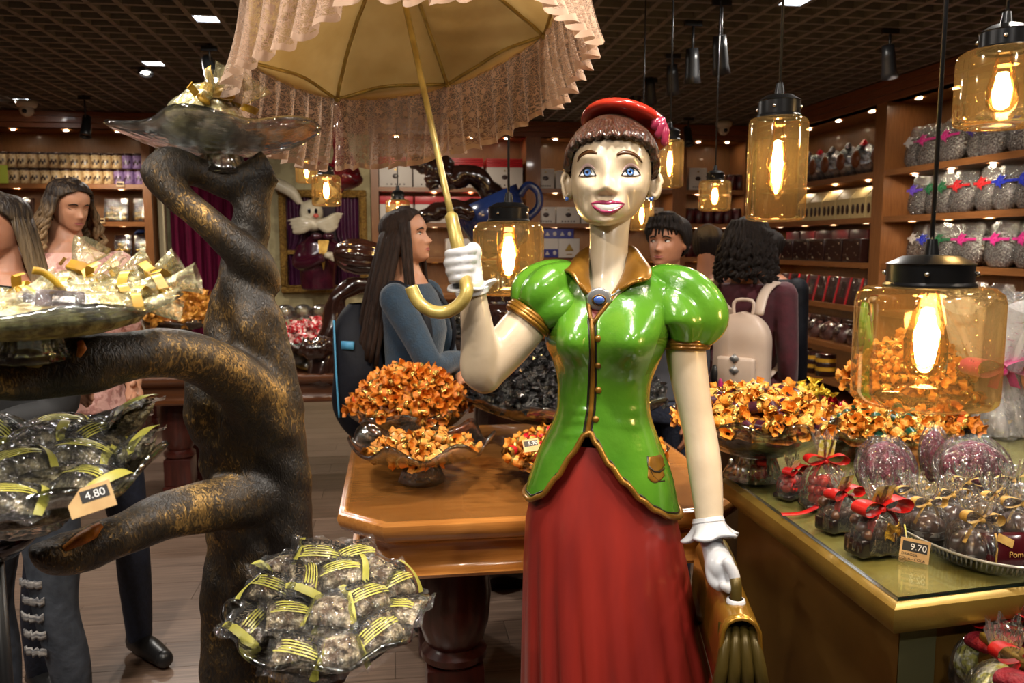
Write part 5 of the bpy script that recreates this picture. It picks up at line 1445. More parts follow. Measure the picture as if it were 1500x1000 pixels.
SEAM = [(392, 873), (430, 868), (455, 866), (485, 867), (520, 868), (560, 868), (600, 866), (630, 861), (640, 860)]
def seam_px(py):
    for k in range(len(SEAM) - 1):
        if py <= SEAM[k + 1][0]:
            u = max(0, (py - SEAM[k][0]) / (SEAM[k + 1][0] - SEAM[k][0])); return SEAM[k][1] + (SEAM[k + 1][1] - SEAM[k][1]) * u
    return SEAM[-1][1]
def bust(x, z):
    d = .052 * gs(x, z, 836, 487, .048, .052) + .052 * gs(x, z, 925, 489, .050, .052)
    d -= .010 * gs(x, z, 872, 500, .016, .05)
    for k, (px, py) in enumerate(((842, 603), (935, 592), (830, 622), (925, 610), (850, 590))):
        c = SL(px, py); d += .0035 * math.exp(-((x - c.x) / .03) ** 2) * math.exp(-((z - c.z - .12 * (x - c.x) * (1 if px < 870 else -1)) / .006) ** 2)
    return d
def jac_y(x, z, off=0.0):
    xl, xr, f, b = tor(z); cx = (xl + xr) / 2; hw = (xr - xl) / 2 + off
    u = max(-.9995, min(.9995, (x - cx) / hw)); return (f - off) * (1 - abs(u) ** 2.3) ** (1 / 2.3) - bust(x, z) * min(1, (1 - abs(u)) * 4)
# hem of the peplum by angle (0 = right, -90 = front, 180 = left)
HEM = [(-180, 722), (-165, 728), (-150, 733), (-136, 727), (-124, 700), (-114, 668), (-106, 640), (-101, 636), (-94, 652), (-84, 682), (-74, 706), (-62, 728), (-50, 742), (-36, 750), (-20, 751), (0, 746), (40, 728), (90, 720), (140, 720), (180, 722)]
def hem(deg):
    for k in range(len(HEM) - 1):
        if HEM[k][0] <= deg <= HEM[k + 1][0]:
            u = (deg - HEM[k][0]) / (HEM[k + 1][0] - HEM[k][0]); u = u * u * (3 - 2 * u); return HEM[k][1] + (HEM[k + 1][1] - HEM[k][1]) * u
def hemz(deg, up=0.0): return SL(890, hem(deg) - up, -.118 * max(0, -math.sin(math.radians(deg)))).z
def jpt(deg, z, off=0.0):
    xl, xr, f, b = tor(z); cx = (xl + xr) / 2; hw = (xr - xl) / 2 + off; a = math.radians(deg); c, s = math.cos(a), math.sin(a)
    if s < 0:
        x = cx + hw * math.copysign(abs(c) ** .87, c); y = jac_y(x, z, off)
    else: x = cx + hw * c; y = (b + off) * s ** .9
    return Vector((x, y, z))
# neckline: V opening between collar and seam
NK = [(-180, 392), (-140, 392), (-128, 404), (-114, 412), (-110, 428), (-108, 444), (-106.5, 466), (-104, 468), (-96, 453), (-91.5, 440), (-86, 428), (-76, 416), (-60, 402), (-48, 392), (180, 392)]
def neck(deg):
    for k in range(len(NK) - 1):
        if NK[k][0] <= deg <= NK[k + 1][0]: return NK[k][1] + (NK[k + 1][1] - NK[k][1]) * (deg - NK[k][0]) / (NK[k + 1][0] - NK[k][0])
    return 392
def jac(u, v):
    deg = -180 + 360 * u; zt = SZ(neck(deg)); zb = hemz(deg); return jpt(deg, zt + (zb - zt) * v)
MB().grid(jac, 320, 70, cu=True).build('jacket', M_GREEN, st, solid=.006)
# gold piping with dark outline: hem and front edge
def piping(pts, r, name, m_): return MB().tube(pts, r, 8).build(name, m_, st)
hp = [jpt(d, hemz(d), .004) for d in np.linspace(-179, 179, 150)]
MB().tube(hp, .0058, 8, closed=True).build('hem_piping', M_SGOLD, st)
MB().tube([jpt(d, hemz(d, 6.0), .0015) for d in np.linspace(-179, 179, 150)], .0026, 6, closed=True).build('hem_outline', M_OUT, st)
def onj(px, py, off): 
    p = SL(px, py, -.1); 
    for _ in range(3): p = SL(px, py, jac_y(p.x, p.z, 0) - off)
    return p
sq = np.linspace(466, 640, 40)
piping([onj(seam_px(y), y, .003) for y in sq], .0048, 'front_piping', M_SGOLD)
piping([onj(seam_px(y) - 5.2, y, .0012) for y in sq], .0030, 'front_outline', M_OUT)
piping([onj(seam_px(y) + 5.2, y, .0012) for y in sq], .0030, 'front_outline', M_OUT)
for (px, py) in ((876, 496), (876.5, 535), (876.5, 571), (872.5, 614)):
    p = onj(px, py, .003); MB().ball(p, (.0068, .005, .0068), 14, 8).build('button', M_SGOLD, st)
# V of the neckline: gold edges and red blouse
piping([onj(864, 424, .006), onj(862.5, 440, .004), onj(862.5, 452, .003), onj(864.5, 464, .003), onj(867, 474, .003)], .0046, 'collar_edge', M_SGOLD)
piping([onj(902, 426, .006), onj(893, 440, .004), onj(884, 453, .003), onj(875, 464, .003), onj(867.5, 476, .003)], .0046, 'collar_edge', M_SGOLD)
mb = MB(); mb.grid(lambda u, v: tuple(onj(864 + u * (29 - 25 * v), 438 + 36 * v, -.004)), 8, 10); mb.build('blouse', M_SKIRT, st)
# collar wings
def wing(pts, name='collar'):
    """pts rows: pixel/depth control lines from neck edge to outer edge"""
    rows = [[tuple(v) for v in spline([tuple(SL(px, py, dy)) for (px, py, dy) in r], 16)] for r in pts]
    def fn(u, v):
        col = spline([r[int(round(v * 15))] for r in rows], 12); return tuple(col[int(round(u * 11))])
    MB().grid(fn, 12, 16).build(name, M_SGOLD, st, solid=.007)
wing([[(864, 362, .02), (862, 385, -.035), (862, 408, -.062), (866, 430, -.085)], [(856, 366, .02), (852, 386, -.045), (853, 408, -.078), (860, 431, -.094)], [(846, 374, .015), (840, 388, -.05), (842, 402, -.084), (854, 424, -.098)], [(842, 382, .01), (826, 397, -.055), (834, 398, -.082), (850, 416, -.098)]])
wing([[(919, 362, .02), (917, 388, -.035), (910, 410, -.062), (900, 428, -.085)], [(926, 362, .02), (930, 385, -.045), (926, 405, -.078), (912, 424, -.094)], [(934, 368, .015), (944, 388, -.05), (942, 404, -.084), (922, 416, -.098)], [(938, 376, .01), (952, 394, -.055), (951, 409, -.082), (936, 410, -.096)]])
# brooch with chain
bc = onj(877.5, 438.5, .010); q = Matrix.Rotation(.35, 3, 'X')
mb = MB(); mb.lathe([(.001, -.004), (.0225, -.004), (.0235, .0), (.020, .003), (.001, .0035)], seg=26, fn=lambda r, z, a, k: (r * (1 + .04 * math.cos(9 * a) * (k in (1, 2))), z))
mb.v = [tuple(bc + Matrix.Rotation(PI / 2 + .2, 3, 'X') @ Vector((v[0], v[1], v[2]))) for v in mb.v]; mb.build('brooch', M_SILVER, st)
mb = MB()
for k in range(26):
    a = 2 * PI * k / 26; mb.ball(bc + Matrix.Rotation(PI / 2 + .2, 3, 'X') @ Vector((.0125 * math.cos(a), .0095 * math.sin(a), .0045)), .0017, 6, 4)
tag(mb.build('bead_ring', M_SGOLD, st), kind='stuff')
mb = MB(); mb.ball((0, 0, 0), (.0105, .0085, .005), 18, 10); mb.v = [tuple(bc + Matrix.Rotation(PI / 2 + .2, 3, 'X') @ (Vector(v) + Vector((0, 0, .005)))) for v in mb.v]; mb.build('gem', M_GEM, st)
piping([onj(867, 440, .008), onj(857, 428, .007), onj(851, 416, .006), onj(848, 404, .006)], .0030, 'chain', M_SILVER)
piping([onj(888, 438, .008), onj(901, 430, .007), onj(913, 420, .007), onj(926, 408, .008)], .0030, 'chain', M_SILVER)
# pocket flap
mb = MB(); mb.grid(lambda u, v: tuple(onj(949 + 24 * u, 669.5 + (17 + 8 * math.sin(PI * u)) * v - 5 * u, .004)), 10, 8); mb.build('pocket_flap', M_SGOLD, st, solid=.004)
mb = MB(); mb.grid(lambda u, v: tuple(onj(949.5 + 24 * u - 1 * v, 680 + (9 + 18 * math.sin(PI * (.2 + .65 * u))) * v, .0035)), 10, 8); mb.build('pocket', M_SGOLD, st, solid=.003)
piping([onj(948.5, 668, .004), onj(949, 682, .003), onj(956, 697, .003), onj(965, 705, .003), onj(973, 704, .003)], .0022, 'pocket_outline', M_OUT)
piping([onj(950, 683, .006), onj(958, 690, .007), (onj(966, 691, .007)), onj(973, 686, .006)], .0018, 'pocket_outline', M_OUT)

# ---- skirt, carved pleats, to the floor
SK = [(640, 812, 958, .095), (728, 777, 984, .118), (760, 770, 993, .128), (820, 767, 1007, .145), (900, 765, 1022, .17), (1000, 763, 1048, .20), (1200, 758, 1085, .235), (1400, 750, 1115, .26)]
SKZ = [SZ(s[0]) for s in SK]
def skirt(u, v):
    zt, zb = SKZ[0], .005; z = zt + (zb - zt) * v; k = 0
    while k < len(SKZ) - 2 and z < SKZ[k + 1]: k += 1
    w_ = min(1.15, max(0, (z - SKZ[k]) / (SKZ[k + 1] - SKZ[k])))
    xl = SXp(SK[k][1], SK[k][0]) * (1 - w_) + SXp(SK[k + 1][1], SK[k + 1][0]) * w_; xr = SXp(SK[k][2], SK[k][0]) * (1 - w_) + SXp(SK[k + 1][2], SK[k + 1][0]) * w_
    d = SK[k][3] * (1 - w_) + SK[k + 1][3] * w_
    a = 2 * PI * u; pl = (.5 + .5 * math.sin(19 * a + .8 * math.sin(3 * a))) ** 1.6
    f = 1 - .065 * pl * sm(.05, .5, v) - .018 * (.5 + .5 * math.sin(7 * a + 1)) * sm(.1, .6, v)
    return ((xl + xr) / 2 + (xr - xl) / 2 * math.cos(a) * (f if abs(math.cos(a)) < .93 else 1 - (1 - f) * .4), d * math.sin(a) * f, z)
MB().grid(skirt, 260, 40, cu=True).build('skirt', M_SKIRT, st)
tag(MB().prism([(.34 * math.cos(a), .28 * math.sin(a)) for a in np.linspace(0, 2 * PI, 33)[:-1]], -.0005, .012).build('base_plate', M_OUT, st))

# ---- puff sleeves
def puff(axis, rads, pleats, amp, name, ph=0.0, sq=1.0):
    """axis: (px,py,dy) along the sleeve; radius m; pleats fade at the ends"""
    ax = [Vector(v) for v in spline([tuple(SL(*a)) for a in axis], 26)]; rr = spline([(r,) for r in rads], 26); rings = []
    for k in range(26):
        t = (ax[min(k + 1, 25)] - ax[max(k - 1, 0)]).normalized(); a_ = t.cross(Vector((0, -1, 0))).normalized(); b_ = t.cross(a_).normalized(); ring = []
        for j in range(72):
            q = 2 * PI * j / 72; u = k / 25
            f = 1 + amp * (math.sqrt(.06 + math.sin(pleats * q / 2 + ph + .6 * u) ** 2) - .66) * sm(0, .3, u)
            ring.append(ax[k] + (a_ * math.cos(q) + b_ * math.sin(q) * sq) * rr[k][0] * f)
        rings.append(ring)
    return MB().loft(rings, True, True, True).build(name, M_GREEN, st)
puff([(864, 416, .01), (836, 422, -.005), (812, 434, -.02), (792, 449, -.045), (776, 464, -.06)], [.030, .060, .074, .070, .047], 5, .26, 'puff_sleeve', .4)
puff([(932, 420, .02), (966, 426, .01), (994, 444, .0), (1006, 472, -.005), (1004, 502, -.01)], [.030, .058, .076, .080, .047], 5, .26, 'puff_sleeve', 1.2)
def ringband(c, n, r, name, m_, rr=.006, sq=1.0):
    n = Vector(n).normalized(); a_ = n.cross(Vector((0, -1, 0))).normalized(); b_ = n.cross(a_)
    MB().tube([Vector(c) + (a_ * math.cos(q) + b_ * math.sin(q) * sq) * r for q in np.linspace(0, 2 * PI, 41)[:-1]], rr, 8, closed=True).build(name, m_, st)
for d in (-3, 1.5, 6):
    ringband(SL(776 - d * .75, 464 + d * .8, -.06 - .001 * d), SL(705, 560, -.09) - SL(785, 455, -.05), .0455 - abs(d - 1.5) * .0004, 'sleeve_band', M_SGOLD, .0058)
    ringband(SL(1004 + d * .1, 500 + d * 1.05, -.01), SL(1010, 560, -.012) - SL(1003, 500, -.01) + Vector((-.012, 0, 0)), .0425, 'sleeve_band', M_SGOLD, .0058)

# ---- arms
def sarm(pts, name, mm=M_SKIN, n=40, seg=28):
    q = spline([(*SL(px, py, dy), r) for (px, py, dy, r) in pts], n); mb = MB()
    mb.tube([v[:3] for v in q], [v[3] for v in q], seg); return mb.build(name, mm, st)
HAND = (678, 388, -.165)
mb = MB()
q = spline([(*SL(px, py, dy), r) for (px, py, dy, r) in [(790, 452, -.05, .038), (768, 478, -.065, .0435), (745, 505, -.08, .044), (722, 531, -.095, .041), (709, 546, -.105, .037), (702, 538, -.118, .037), (702, 510, -.13, .0355), (699, 480, -.145, .031), (695, 450, -.158, .027), (692, 425, -.165, .0245), (690, 410, -.168, .023)]], 70)
mb.tube([v[:3] for v in q], [v[3] for v in q], 26); mb.ball(SL(710, 548, -.105), (.036, .036, .038), 20, 12)
o = mb.build('arm', M_SKIN, st)
md = o.modifiers.new('remesh', 'REMESH'); md.mode = 'VOXEL'; md.voxel_size = .004; md.use_smooth_shade = True
md = o.modifiers.new('smooth', 'SMOOTH'); md.factor = .6; md.iterations = 10
sarm([(1003, 485, -.01, .038), (1005, 520, -.012, .039), (1011, 560, -.015, .0365), (1019, 605, -.02, .033), (1026, 640, -.03, .0325), (1031, 675, -.045, .033), (1035, 710, -.06, .031), (1038, 745, -.075, .0275), (1040, 775, -.085, .025), (1041, 790, -.09, .024)], 'arm')
# cuffs
def cuff(c, n, r0, r1, ln, waves, amp, name):
    n = Vector(n).normalized(); a_ = n.cross(Vector((0, -1, 0))).normalized(); b_ = n.cross(a_)
    def fn(u, v):
        a = 2 * PI * u; r = r0 + (r1 - r0) * v ** 1.3; w_ = amp * v * math.sin(waves * a + .7)
        return tuple(Vector(c) + (a_ * math.cos(a) + b_ * math.sin(a)) * r * (1 + w_) + n * (ln * (v - .25 * v * v) + amp * .016 * v * math.cos(waves * a + .7)))
    MB().grid(fn, 80, 12, cu=True).build(name, M_GLOVE, st, solid=.006)
up = (SL(688, 400, -.168) - SL(695, 440, -.16)).normalized()
cuff(SL(692, 430, -.165), up, .0275, .029, .014, 3, .02, 'glove_cuff')
cuff(SL(694, 430, -.155), up, .025, .038, .024, 4, .22, 'cuff_ruffle')
dn = (SL(1050, 830, -.11) - SL(1038, 760, -.08)).normalized()
cuff(SL(1037, 758, -.083), dn, .0262, .029, .012, 3, .02, 'glove_cuff')
cuff(SL(1038, 764, -.085), dn, .027, .050, .042, 5, .17, 'cuff_ruffle')
# raised glove: fist closed around the parasol handle
def hand_mesh(name, parts, vox=.0028, it=4):
    mb = MB()
    for kind, a in parts:
        if kind == 'tube':
            q = spline([(*SL(p[0], p[1], p[2]), p[3]) for p in a], 22); mb.tube([v[:3] for v in q], [v[3] for v in q], 12)
            mb.ball(q[0][:3], q[0][3] * .98, 10, 8); mb.ball(q[-1][:3], q[-1][3] * .98, 10, 8)
        else: mb.ball(SL(*a[:3]), a[3], 18, 12)
    o = mb.build(name, M_GLOVE, st)
    md = o.modifiers.new('remesh', 'REMESH'); md.mode = 'VOXEL'; md.voxel_size = vox; md.use_smooth_shade = True
    md = o.modifiers.new('smooth', 'SMOOTH'); md.factor = .5; md.iterations = it
    return o
fing = []
for k, (y, xr, xl, r) in enumerate(((370.5, 690, 657, .0092), (383.5, 690, 656, .0098), (396, 689, 658.5, .0096), (407.5, 688, 662, .0088))):
    fing.append(('tube', [(xr + 4, y - 3, -.165, r), (xr - 4, y - 3.5, -.186, r * 1.02), (xr - 16, y - 1, -.192, r * 1.02), (xl + 3, y + 1, -.182, r), (xl + 1, y + 2, -.165, r * .95), (xl + 9, y + 2.5, -.148, r * .9)]))
fing += [('ball', (690, 388, -.155, (.019, .024, .040))), ('ball', (693, 370, -.155, (.016, .021, .020))), ('ball', (689, 410, -.162, (.020, .022, .020))), ('tube', [(692, 425, -.165, .022), (691, 412, -.163, .022), (690, 400, -.160, .021)]),
         ('tube', [(697, 396, -.140, .013), (690, 380, -.128, .0125), (678, 367, -.132, .0115), (666, 362, -.146, .010)])]
hand_mesh('gloved_hand', fing)
# lowered glove holding the bag handle
BH = (1066, 853, -.16)
lf = []
for k in range(4):
    y = 829 + 0 * k; t_ = k / 3
    lf.append(('tube', [(1058 + 8 * t_, 818 + 6 * t_, -.125 - .045 * t_, .010), (1069 + 4 * t_, 832 + 4 * t_, -.130 - .045 * t_, .0105), (1074 + 3 * t_, 848 + 3 * t_, -.135 - .045 * t_, .010), (1068 + 2 * t_, 860 + 2 * t_, -.138 - .045 * t_, .0095), (1058 + 2 * t_, 856 + 2 * t_, -.14 - .045 * t_, .009)]))
lf += [('tube', [(1041, 788, -.09, .023), (1045, 803, -.105, .022), (1051, 818, -.125, .026), (1056, 832, -.14, .027), (1060, 842, -.15, .022)]), ('ball', (1054, 828, -.14, (.028, .030, .030))),
       ('tube', [(1044, 812, -.125, .013), (1042, 832, -.145, .0125), (1045, 850, -.155, .0115), (1054, 859, -.160, .010)])]
hand_mesh('gloved_hand', lf)

# ================================================================== handbag
M_BAG = mat('bag_gold', rgb(176, 132, 46), rgb(140, 98, 30), rough=.24, metal=.6, nscale=8, coat=.4)
M_BAGP = mat('bag_olive', rgb(98, 82, 34), rgb(78, 64, 26), rough=.35, metal=.35, nscale=10)
bag = thing('handbag', 'gold doctor style handbag with olive pleated end, held in the lowered glove', 'bag', (S0.x, S0.y, 0), SAZ)
# axis of the bag runs away from the viewer; near end at na, far end at fa (top ridge points)
na, fa = SL(1086, 908, -.25), SL(1042, 795, .12)
zt = min(na.z, fa.z) ; 
na = Vector((na.x, na.y, na.z)); fa = Vector((fa.x, fa.y, na.z + .004))
ax = (fa - na); L_ = ax.length; ax.normalize(); sd = Vector((0, 0, 1)).cross(ax).normalized() * -1
KB = .72
def bagp(s, w_, z): return na + ax * s + sd * w_ * KB + Vector((0, 0, z * KB if z < 0 else z))
def sec(s, k=1.0): # half cross-section over the top
    out = []
    for (w_, z) in [(-.052, -.175), (-.050, -.12), (-.046, -.065), (-.042, -.025), (-.032, -.006), (-.015, .003), (0, .005), (.015, .003), (.032, -.006), (.042, -.025), (.046, -.065), (.050, -.12), (.052, -.175)]:
        out.append(bagp(s, w_ * k, z))
    return out
mb = MB(); mb.loft([sec(s, 1.0) for s in (-.004, .01, .08, .16, L_)], False); mb.build('body', M_BAG, bag, solid=.007)
MB().tube(sec(-.004, 1.0)[1:-1], .0042, 8).build('flap_edge', M_BAG, bag)
for k in range(4):
    w_ = -.036 + .024 * k; mb = MB()
    mb.tube([bagp(.018, w_ * .8, -.020 - .006 * abs(k - 1.5)), bagp(.0, w_ * 1.0, -.06), bagp(-.012, w_ * 1.25, -.115), bagp(-.012, w_ * 1.45, -.160), bagp(-.004, w_ * 1.5, -.172)], [.0075, .0098, .0112, .0120, .0075], 12); mb.build('pleat', M_BAGP, bag)
MB().add([bagp(.02, -.05, -.02), bagp(.02, .05, -.02), bagp(.02, .05, -.172), bagp(.02, -.05, -.172)], [(0, 1, 2, 3)]).build('end_panel', M_BAGP, bag, False)
MB().loft([[bagp(.0, -.05, -.172), bagp(.0, .05, -.172)], [bagp(L_, -.05, -.172), bagp(L_, .05, -.172)]], False).build('bottom', M_BAGP, bag, False)
MB().loft([[bagp(L_, -.05, -.172), bagp(L_, .05, -.172)], [bagp(L_, -.035, -.004), bagp(L_, .035, -.004)]], False).build('end_panel', M_BAGP, bag, False)
h0, h1 = .058, .26
MB().tube([Vector(v) for v in spline([tuple(bagp(h0, 0, .003)), tuple(bagp(h0 + .003, 0, .026)), tuple(bagp(h0 + .02, 0, .046)), tuple(bagp((h0 + h1) / 2, 0, .052)), tuple(bagp(h1 - .02, 0, .046)), tuple(bagp(h1 - .003, 0, .026)), tuple(bagp(h1, 0, .003))], 30)], .0105, 12).build('handle', M_BAGP, bag)
for s in (h0, h1): 
    MB().lathe([(.012, .003), (.0175, .004), (.0175, .008), (.0165, .009), (.0165, .012), (.0125, .013)], bagp(s, 0, 0), 20).build('collar_ring', M_GLOVE, bag)

# ================================================================== parasol
M_PGOLD = mat('parasol_gold', rgb(186, 166, 96), rgb(150, 130, 68), rough=.34, metal=.3, nscale=30, coat=.3)
def clothmat(name, c1, c2, lace=False):
    m, nt, out = newmat(name)
    d = N(nt, 'ShaderNodeBsdfPrincipled', inp={'Roughness': .42 if not lace else .7, 'Sheen Weight': .25}); tr = N(nt, 'ShaderNodeBsdfTranslucent')
    n = N(nt, 'ShaderNodeTexNoise', inp={'Scale': 6.0, 'Detail': 4}); nt.links.new(coords(nt), n.inputs['Vector'])
    r = N(nt, 'ShaderNodeValToRGB'); r.color_ramp.elements[0].position = .35; r.color_ramp.elements[1].position = .65; r.color_ramp.elements[0].color = c1; r.color_ramp.elements[1].color = c2
    nt.links.new(n.outputs['Fac'], r.inputs[0]); nt.links.new(r.outputs[0], d.inputs['Base Color']); nt.links.new(r.outputs[0], tr.inputs[0])
    mx = N(nt, 'ShaderNodeMixShader'); mx.inputs[0].default_value = .35 if not lace else .4
    nt.links.new(d.outputs[0], mx.inputs[1]); nt.links.new(tr.outputs[0], mx.inputs[2]); last = mx
    bn = N(nt, 'ShaderNodeBump', inp={'Strength': .7 if not lace else .8, 'Distance': .02})
    if lace:
        uv = N(nt, 'ShaderNodeUVMap')
        mp = N(nt, 'ShaderNodeMapping'); mp.inputs['Scale'].default_value = (1, 1, 1); nt.links.new(uv.outputs[0], mp.inputs[0])
        wob = N(nt, 'ShaderNodeTexNoise', inp={'Scale': 14.0, 'Detail': 2}); nt.links.new(mp.outputs[0], wob.inputs['Vector'])
        av = N(nt, 'ShaderNodeVectorMath', operation='MULTIPLY_ADD'); av.inputs[1].default_value = (.10, .10, .10)
        nt.links.new(wob.outputs['Color'], av.inputs[0]); nt.links.new(mp.outputs[0], av.inputs[2])
        v1 = N(nt, 'ShaderNodeTexVoronoi', feature='DISTANCE_TO_EDGE', inp={'Scale': 15.0}); nt.links.new(av.outputs[0], v1.inputs['Vector'])
        v2 = N(nt, 'ShaderNodeTexVoronoi', feature='DISTANCE_TO_EDGE', inp={'Scale': 46.0}); nt.links.new(av.outputs[0], v2.inputs['Vector'])
        v3 = N(nt, 'ShaderNodeTexVoronoi', inp={'Scale': 7.0}); nt.links.new(mp.outputs[0], v3.inputs['Vector'])
        def lt(node, sock, th): 
            q = N(nt, 'ShaderNodeMath', operation='LESS_THAN', inp={1: th}); nt.links.new(node.outputs[sock], q.inputs[0]); return q
        a1, a2, a3 = lt(v1, 'Distance', .055), lt(v2, 'Distance', .05), lt(v3, 'Distance', .27)
        sx = N(nt, 'ShaderNodeSeparateXYZ'); nt.links.new(uv.outputs[0], sx.inputs[0])
        e1 = N(nt, 'ShaderNodeMath', operation='LESS_THAN', inp={1: .07}); nt.links.new(sx.outputs['Y'], e1.inputs[0])
        m1 = N(nt, 'ShaderNodeMath', operation='MAXIMUM'); nt.links.new(a1.outputs[0], m1.inputs[0]); nt.links.new(a2.outputs[0], m1.inputs[1])
        m2 = N(nt, 'ShaderNodeMath', operation='MAXIMUM'); nt.links.new(m1.outputs[0], m2.inputs[0]); nt.links.new(a3.outputs[0], m2.inputs[1])
        m3 = N(nt, 'ShaderNodeMath', operation='MAXIMUM'); nt.links.new(m2.outputs[0], m3.inputs[0]); nt.links.new(e1.outputs[0], m3.inputs[1])
        fac = N(nt, 'ShaderNodeMapRange', inp={'To Min': .40, 'To Max': 1.0}); nt.links.new(m3.outputs[0], fac.inputs[0])
        tp_ = N(nt, 'ShaderNodeBsdfTransparent'); m4 = N(nt, 'ShaderNodeMixShader')
        nt.links.new(fac.outputs[0], m4.inputs[0]); nt.links.new(tp_.outputs[0], m4.inputs[1]); nt.links.new(mx.outputs[0], m4.inputs[2]); last = m4
        nt.links.new(m3.outputs[0], bn.inputs['Height'])
    else: nt.links.new(n.outputs['Fac'], bn.inputs['Height'])
    nt.links.new(bn.outputs[0], d.inputs['Normal'])
    nt.links.new(last.outputs[0], out.inputs[0]); MATS[name] = m; return m
M_SATIN = clothmat('gold_satin', rgb(160, 126, 70), rgb(190, 158, 100))
M_LACE = clothmat('beige_lace', rgb(172, 142, 120), rgb(186, 156, 132), True)
par = thing('parasol', 'open lace-trimmed parasol with gold ribs, held up in the raised glove', 'parasol', (0, 0, 0))
Hh = SM @ SL(676, 385, -.165); Cr = P(605.5, 14.4, r=1.641)
axp = ((Cr - Hh).normalized() + Vector((-.059, .006, 0))).normalized()
RR = .337
# plane frame: axis tilted a little more upright than the shaft
u_ = axp.cross(Vector((0, 1, 0))).normalized() * -1; v_ = axp.cross(u_).normalized()
if v_.y < 0: v_ = -v_
if u_.x < 0: u_ = -u_
PH = .5906
def tipa(k): return PI / 2 + PH + k * PI / 4
def rimp(a, r=RR, h=0.0): return Cr + (u_ * math.cos(a) + v_ * math.sin(a)) * r + axp * h
DH = .15
def canopy(a, t):
    """t 0 apex .. 1 edge; scalloped edge and sagging panels"""
    k = ((a - PI / 2 - PH) % (PI / 4)) / (PI / 4); s = math.sin(PI * k)
    rad = RR * t * (1 - .088 * s * t ** 2); h = DH * (1 - t ** 1.9) + .0035 * math.sin(9 * a + 14 * t) * math.sin(23 * t + 3 * a) * t - .012 * s * t * (1 - t) * 4 + .012 * s * t ** 3
    return rimp(a, rad, h)
MB().grid(lambda u, v: tuple(canopy(2 * PI * u, max(.02, v))), 129, 22).build('canopy', M_SATIN, par)
for k in range(8):
    a = tipa(k); MB().tube([canopy(a, t) - axp * .006 for t in np.linspace(.04, 1.0, 14)], .0042, 7).build('rib', M_PGOLD, par)
    MB().tube([canopy(a + PI / 4 * t, 1.0) - axp * .003 for t in np.linspace(0, 1, 16)], .0038, 7).build('edge_rod', M_PGOLD, par)
    MB().ball(canopy(a, 1.0) - axp * .004, .0072, 10, 7).build('rib_tip', M_PGOLD, par)
for k in range(8):
    a0 = tipa(k); A_, B_ = rimp(a0), rimp(a0 + PI / 4); ch = B_ - A_; nrm = ch.cross(Vector((0, 0, 1))).normalized()
    ctr = (A_ + B_) / 2 - Cr
    if nrm.dot(ctr) < 0: nrm = -nrm
    # fabric strip between the curved rod and the straight ruffle header
    def strip_(u, v):
        p = canopy(a0 + PI / 4 * u, 1.0); q = A_ + ch * u + Vector((0, 0, -.018)) * math.sin(PI * u) ** .5; return tuple(p * (1 - v) + q * v + nrm * .006 * math.sin(PI * v))
    MB().grid(strip_, 20, 5).build('header_strip', M_SATIN, par)
    LL = .152; ph = k * 1.7
    def lace(u, v):
        q = A_ + ch * (u * 1.04 - .02) + Vector((0, 0, -.014)) * math.sin(PI * min(1, max(0, u))) ** .5
        amp = .004 + .013 * v
        w_ = amp * (math.sin(2 * PI * (6.5 * u) + ph + .8 * math.sin(5 * u)) + .4 * math.sin(2 * PI * 13 * u + 2 * ph) * (1 - .6 * v))
        l = LL * (1 + .035 * abs(math.sin(PI * 9 * u)) + .02 * math.sin(7 * u + ph))
        return tuple(q + nrm * (w_ + .03 * v * v) + Vector((0, 0, -l * v)) + ch.normalized() * .006 * math.sin(2 * PI * 6.5 * u + ph + 1.4) * v)
    mb = MB().grid(lace, 90, 14); me_o = mb.build('lace_valance', M_LACE, par)
    uvl = me_o.data.uv_layers.new(name='UVMap'); 
    li = np.zeros(len(me_o.data.loops), dtype=np.int32); me_o.data.loops.foreach_get('vertex_index', li)
    uu = (li // 14) / 89.0; vv = (li % 14) / 13.0
    uvs = np.stack([uu * 2.0 + k * 3.1, 1 - vv], 1).astype(np.float32).ravel(); uvl.data.foreach_set('uv', uvs)
sh = (P(592, 0, r=1.66) - Hh).normalized()
# shaft, ferrule and crook handle
MB().tube([Hh + sh * .08, Hh + sh * .13, Hh + sh * .80], [.0062, .0062, .0058], 12).build('shaft', M_PGOLD, par)
fp = [Hh - sh * .05, Hh + sh * .055, Hh + sh * .092, Hh + sh * .098]
MB().tube(fp, [.0135, .0128, .0122, .0066], 16).build('grip', M_PGOLD, par)
cp = [SM @ SL(px, py, dy) for (px, py, dy) in [(679, 398, -.170), (682, 411, -.190), (684, 424, -.208), (680, 437, -.212), (668, 450, -.212), (652, 457, -.210), (634, 456, -.208), (619, 448, -.206), (609, 436, -.204), (602, 420, -.202)]]
sp = [Vector(v) for v in spline([tuple(p) for p in cp], 40)]
MB().tube(sp, [.0118] * 40, 16).build('crook', M_PGOLD, par)
# ================================================================== bags and packs on the counter
M_REDB = mat('red_sweet', rgb(206, 48, 40), rgb(176, 30, 30), rough=.25, coat=.4, nscale=20)
M_REDR = mat('red_satin', rgb(188, 20, 18), rgb(150, 12, 14), rough=.42, nscale=40)
M_VELV = mat('crimson_velvet', rgb(140, 6, 26), rgb(100, 4, 18), rough=.7, nscale=60, bump=.5)
M_RAFF = mat('raffia', rgb(196, 162, 84), rgb(166, 128, 58), rough=.6, nscale=60, stretch=(1, 6, 1))
M_CHOCO = mat('chocolate_drop', rgb(70, 44, 34), rgb(96, 66, 50), rough=.3, coat=.3, nscale=26)
M_NAVYP = mat('black_pouch', rgb(22, 16, 16), rgb(34, 24, 22), rough=.25, coat=.4, nscale=12)
M_LIMEP = mat('lime_print', rgb(196, 190, 84), rgb(232, 228, 200), rough=.4, nscale=70, lo=.45, hi=.6)
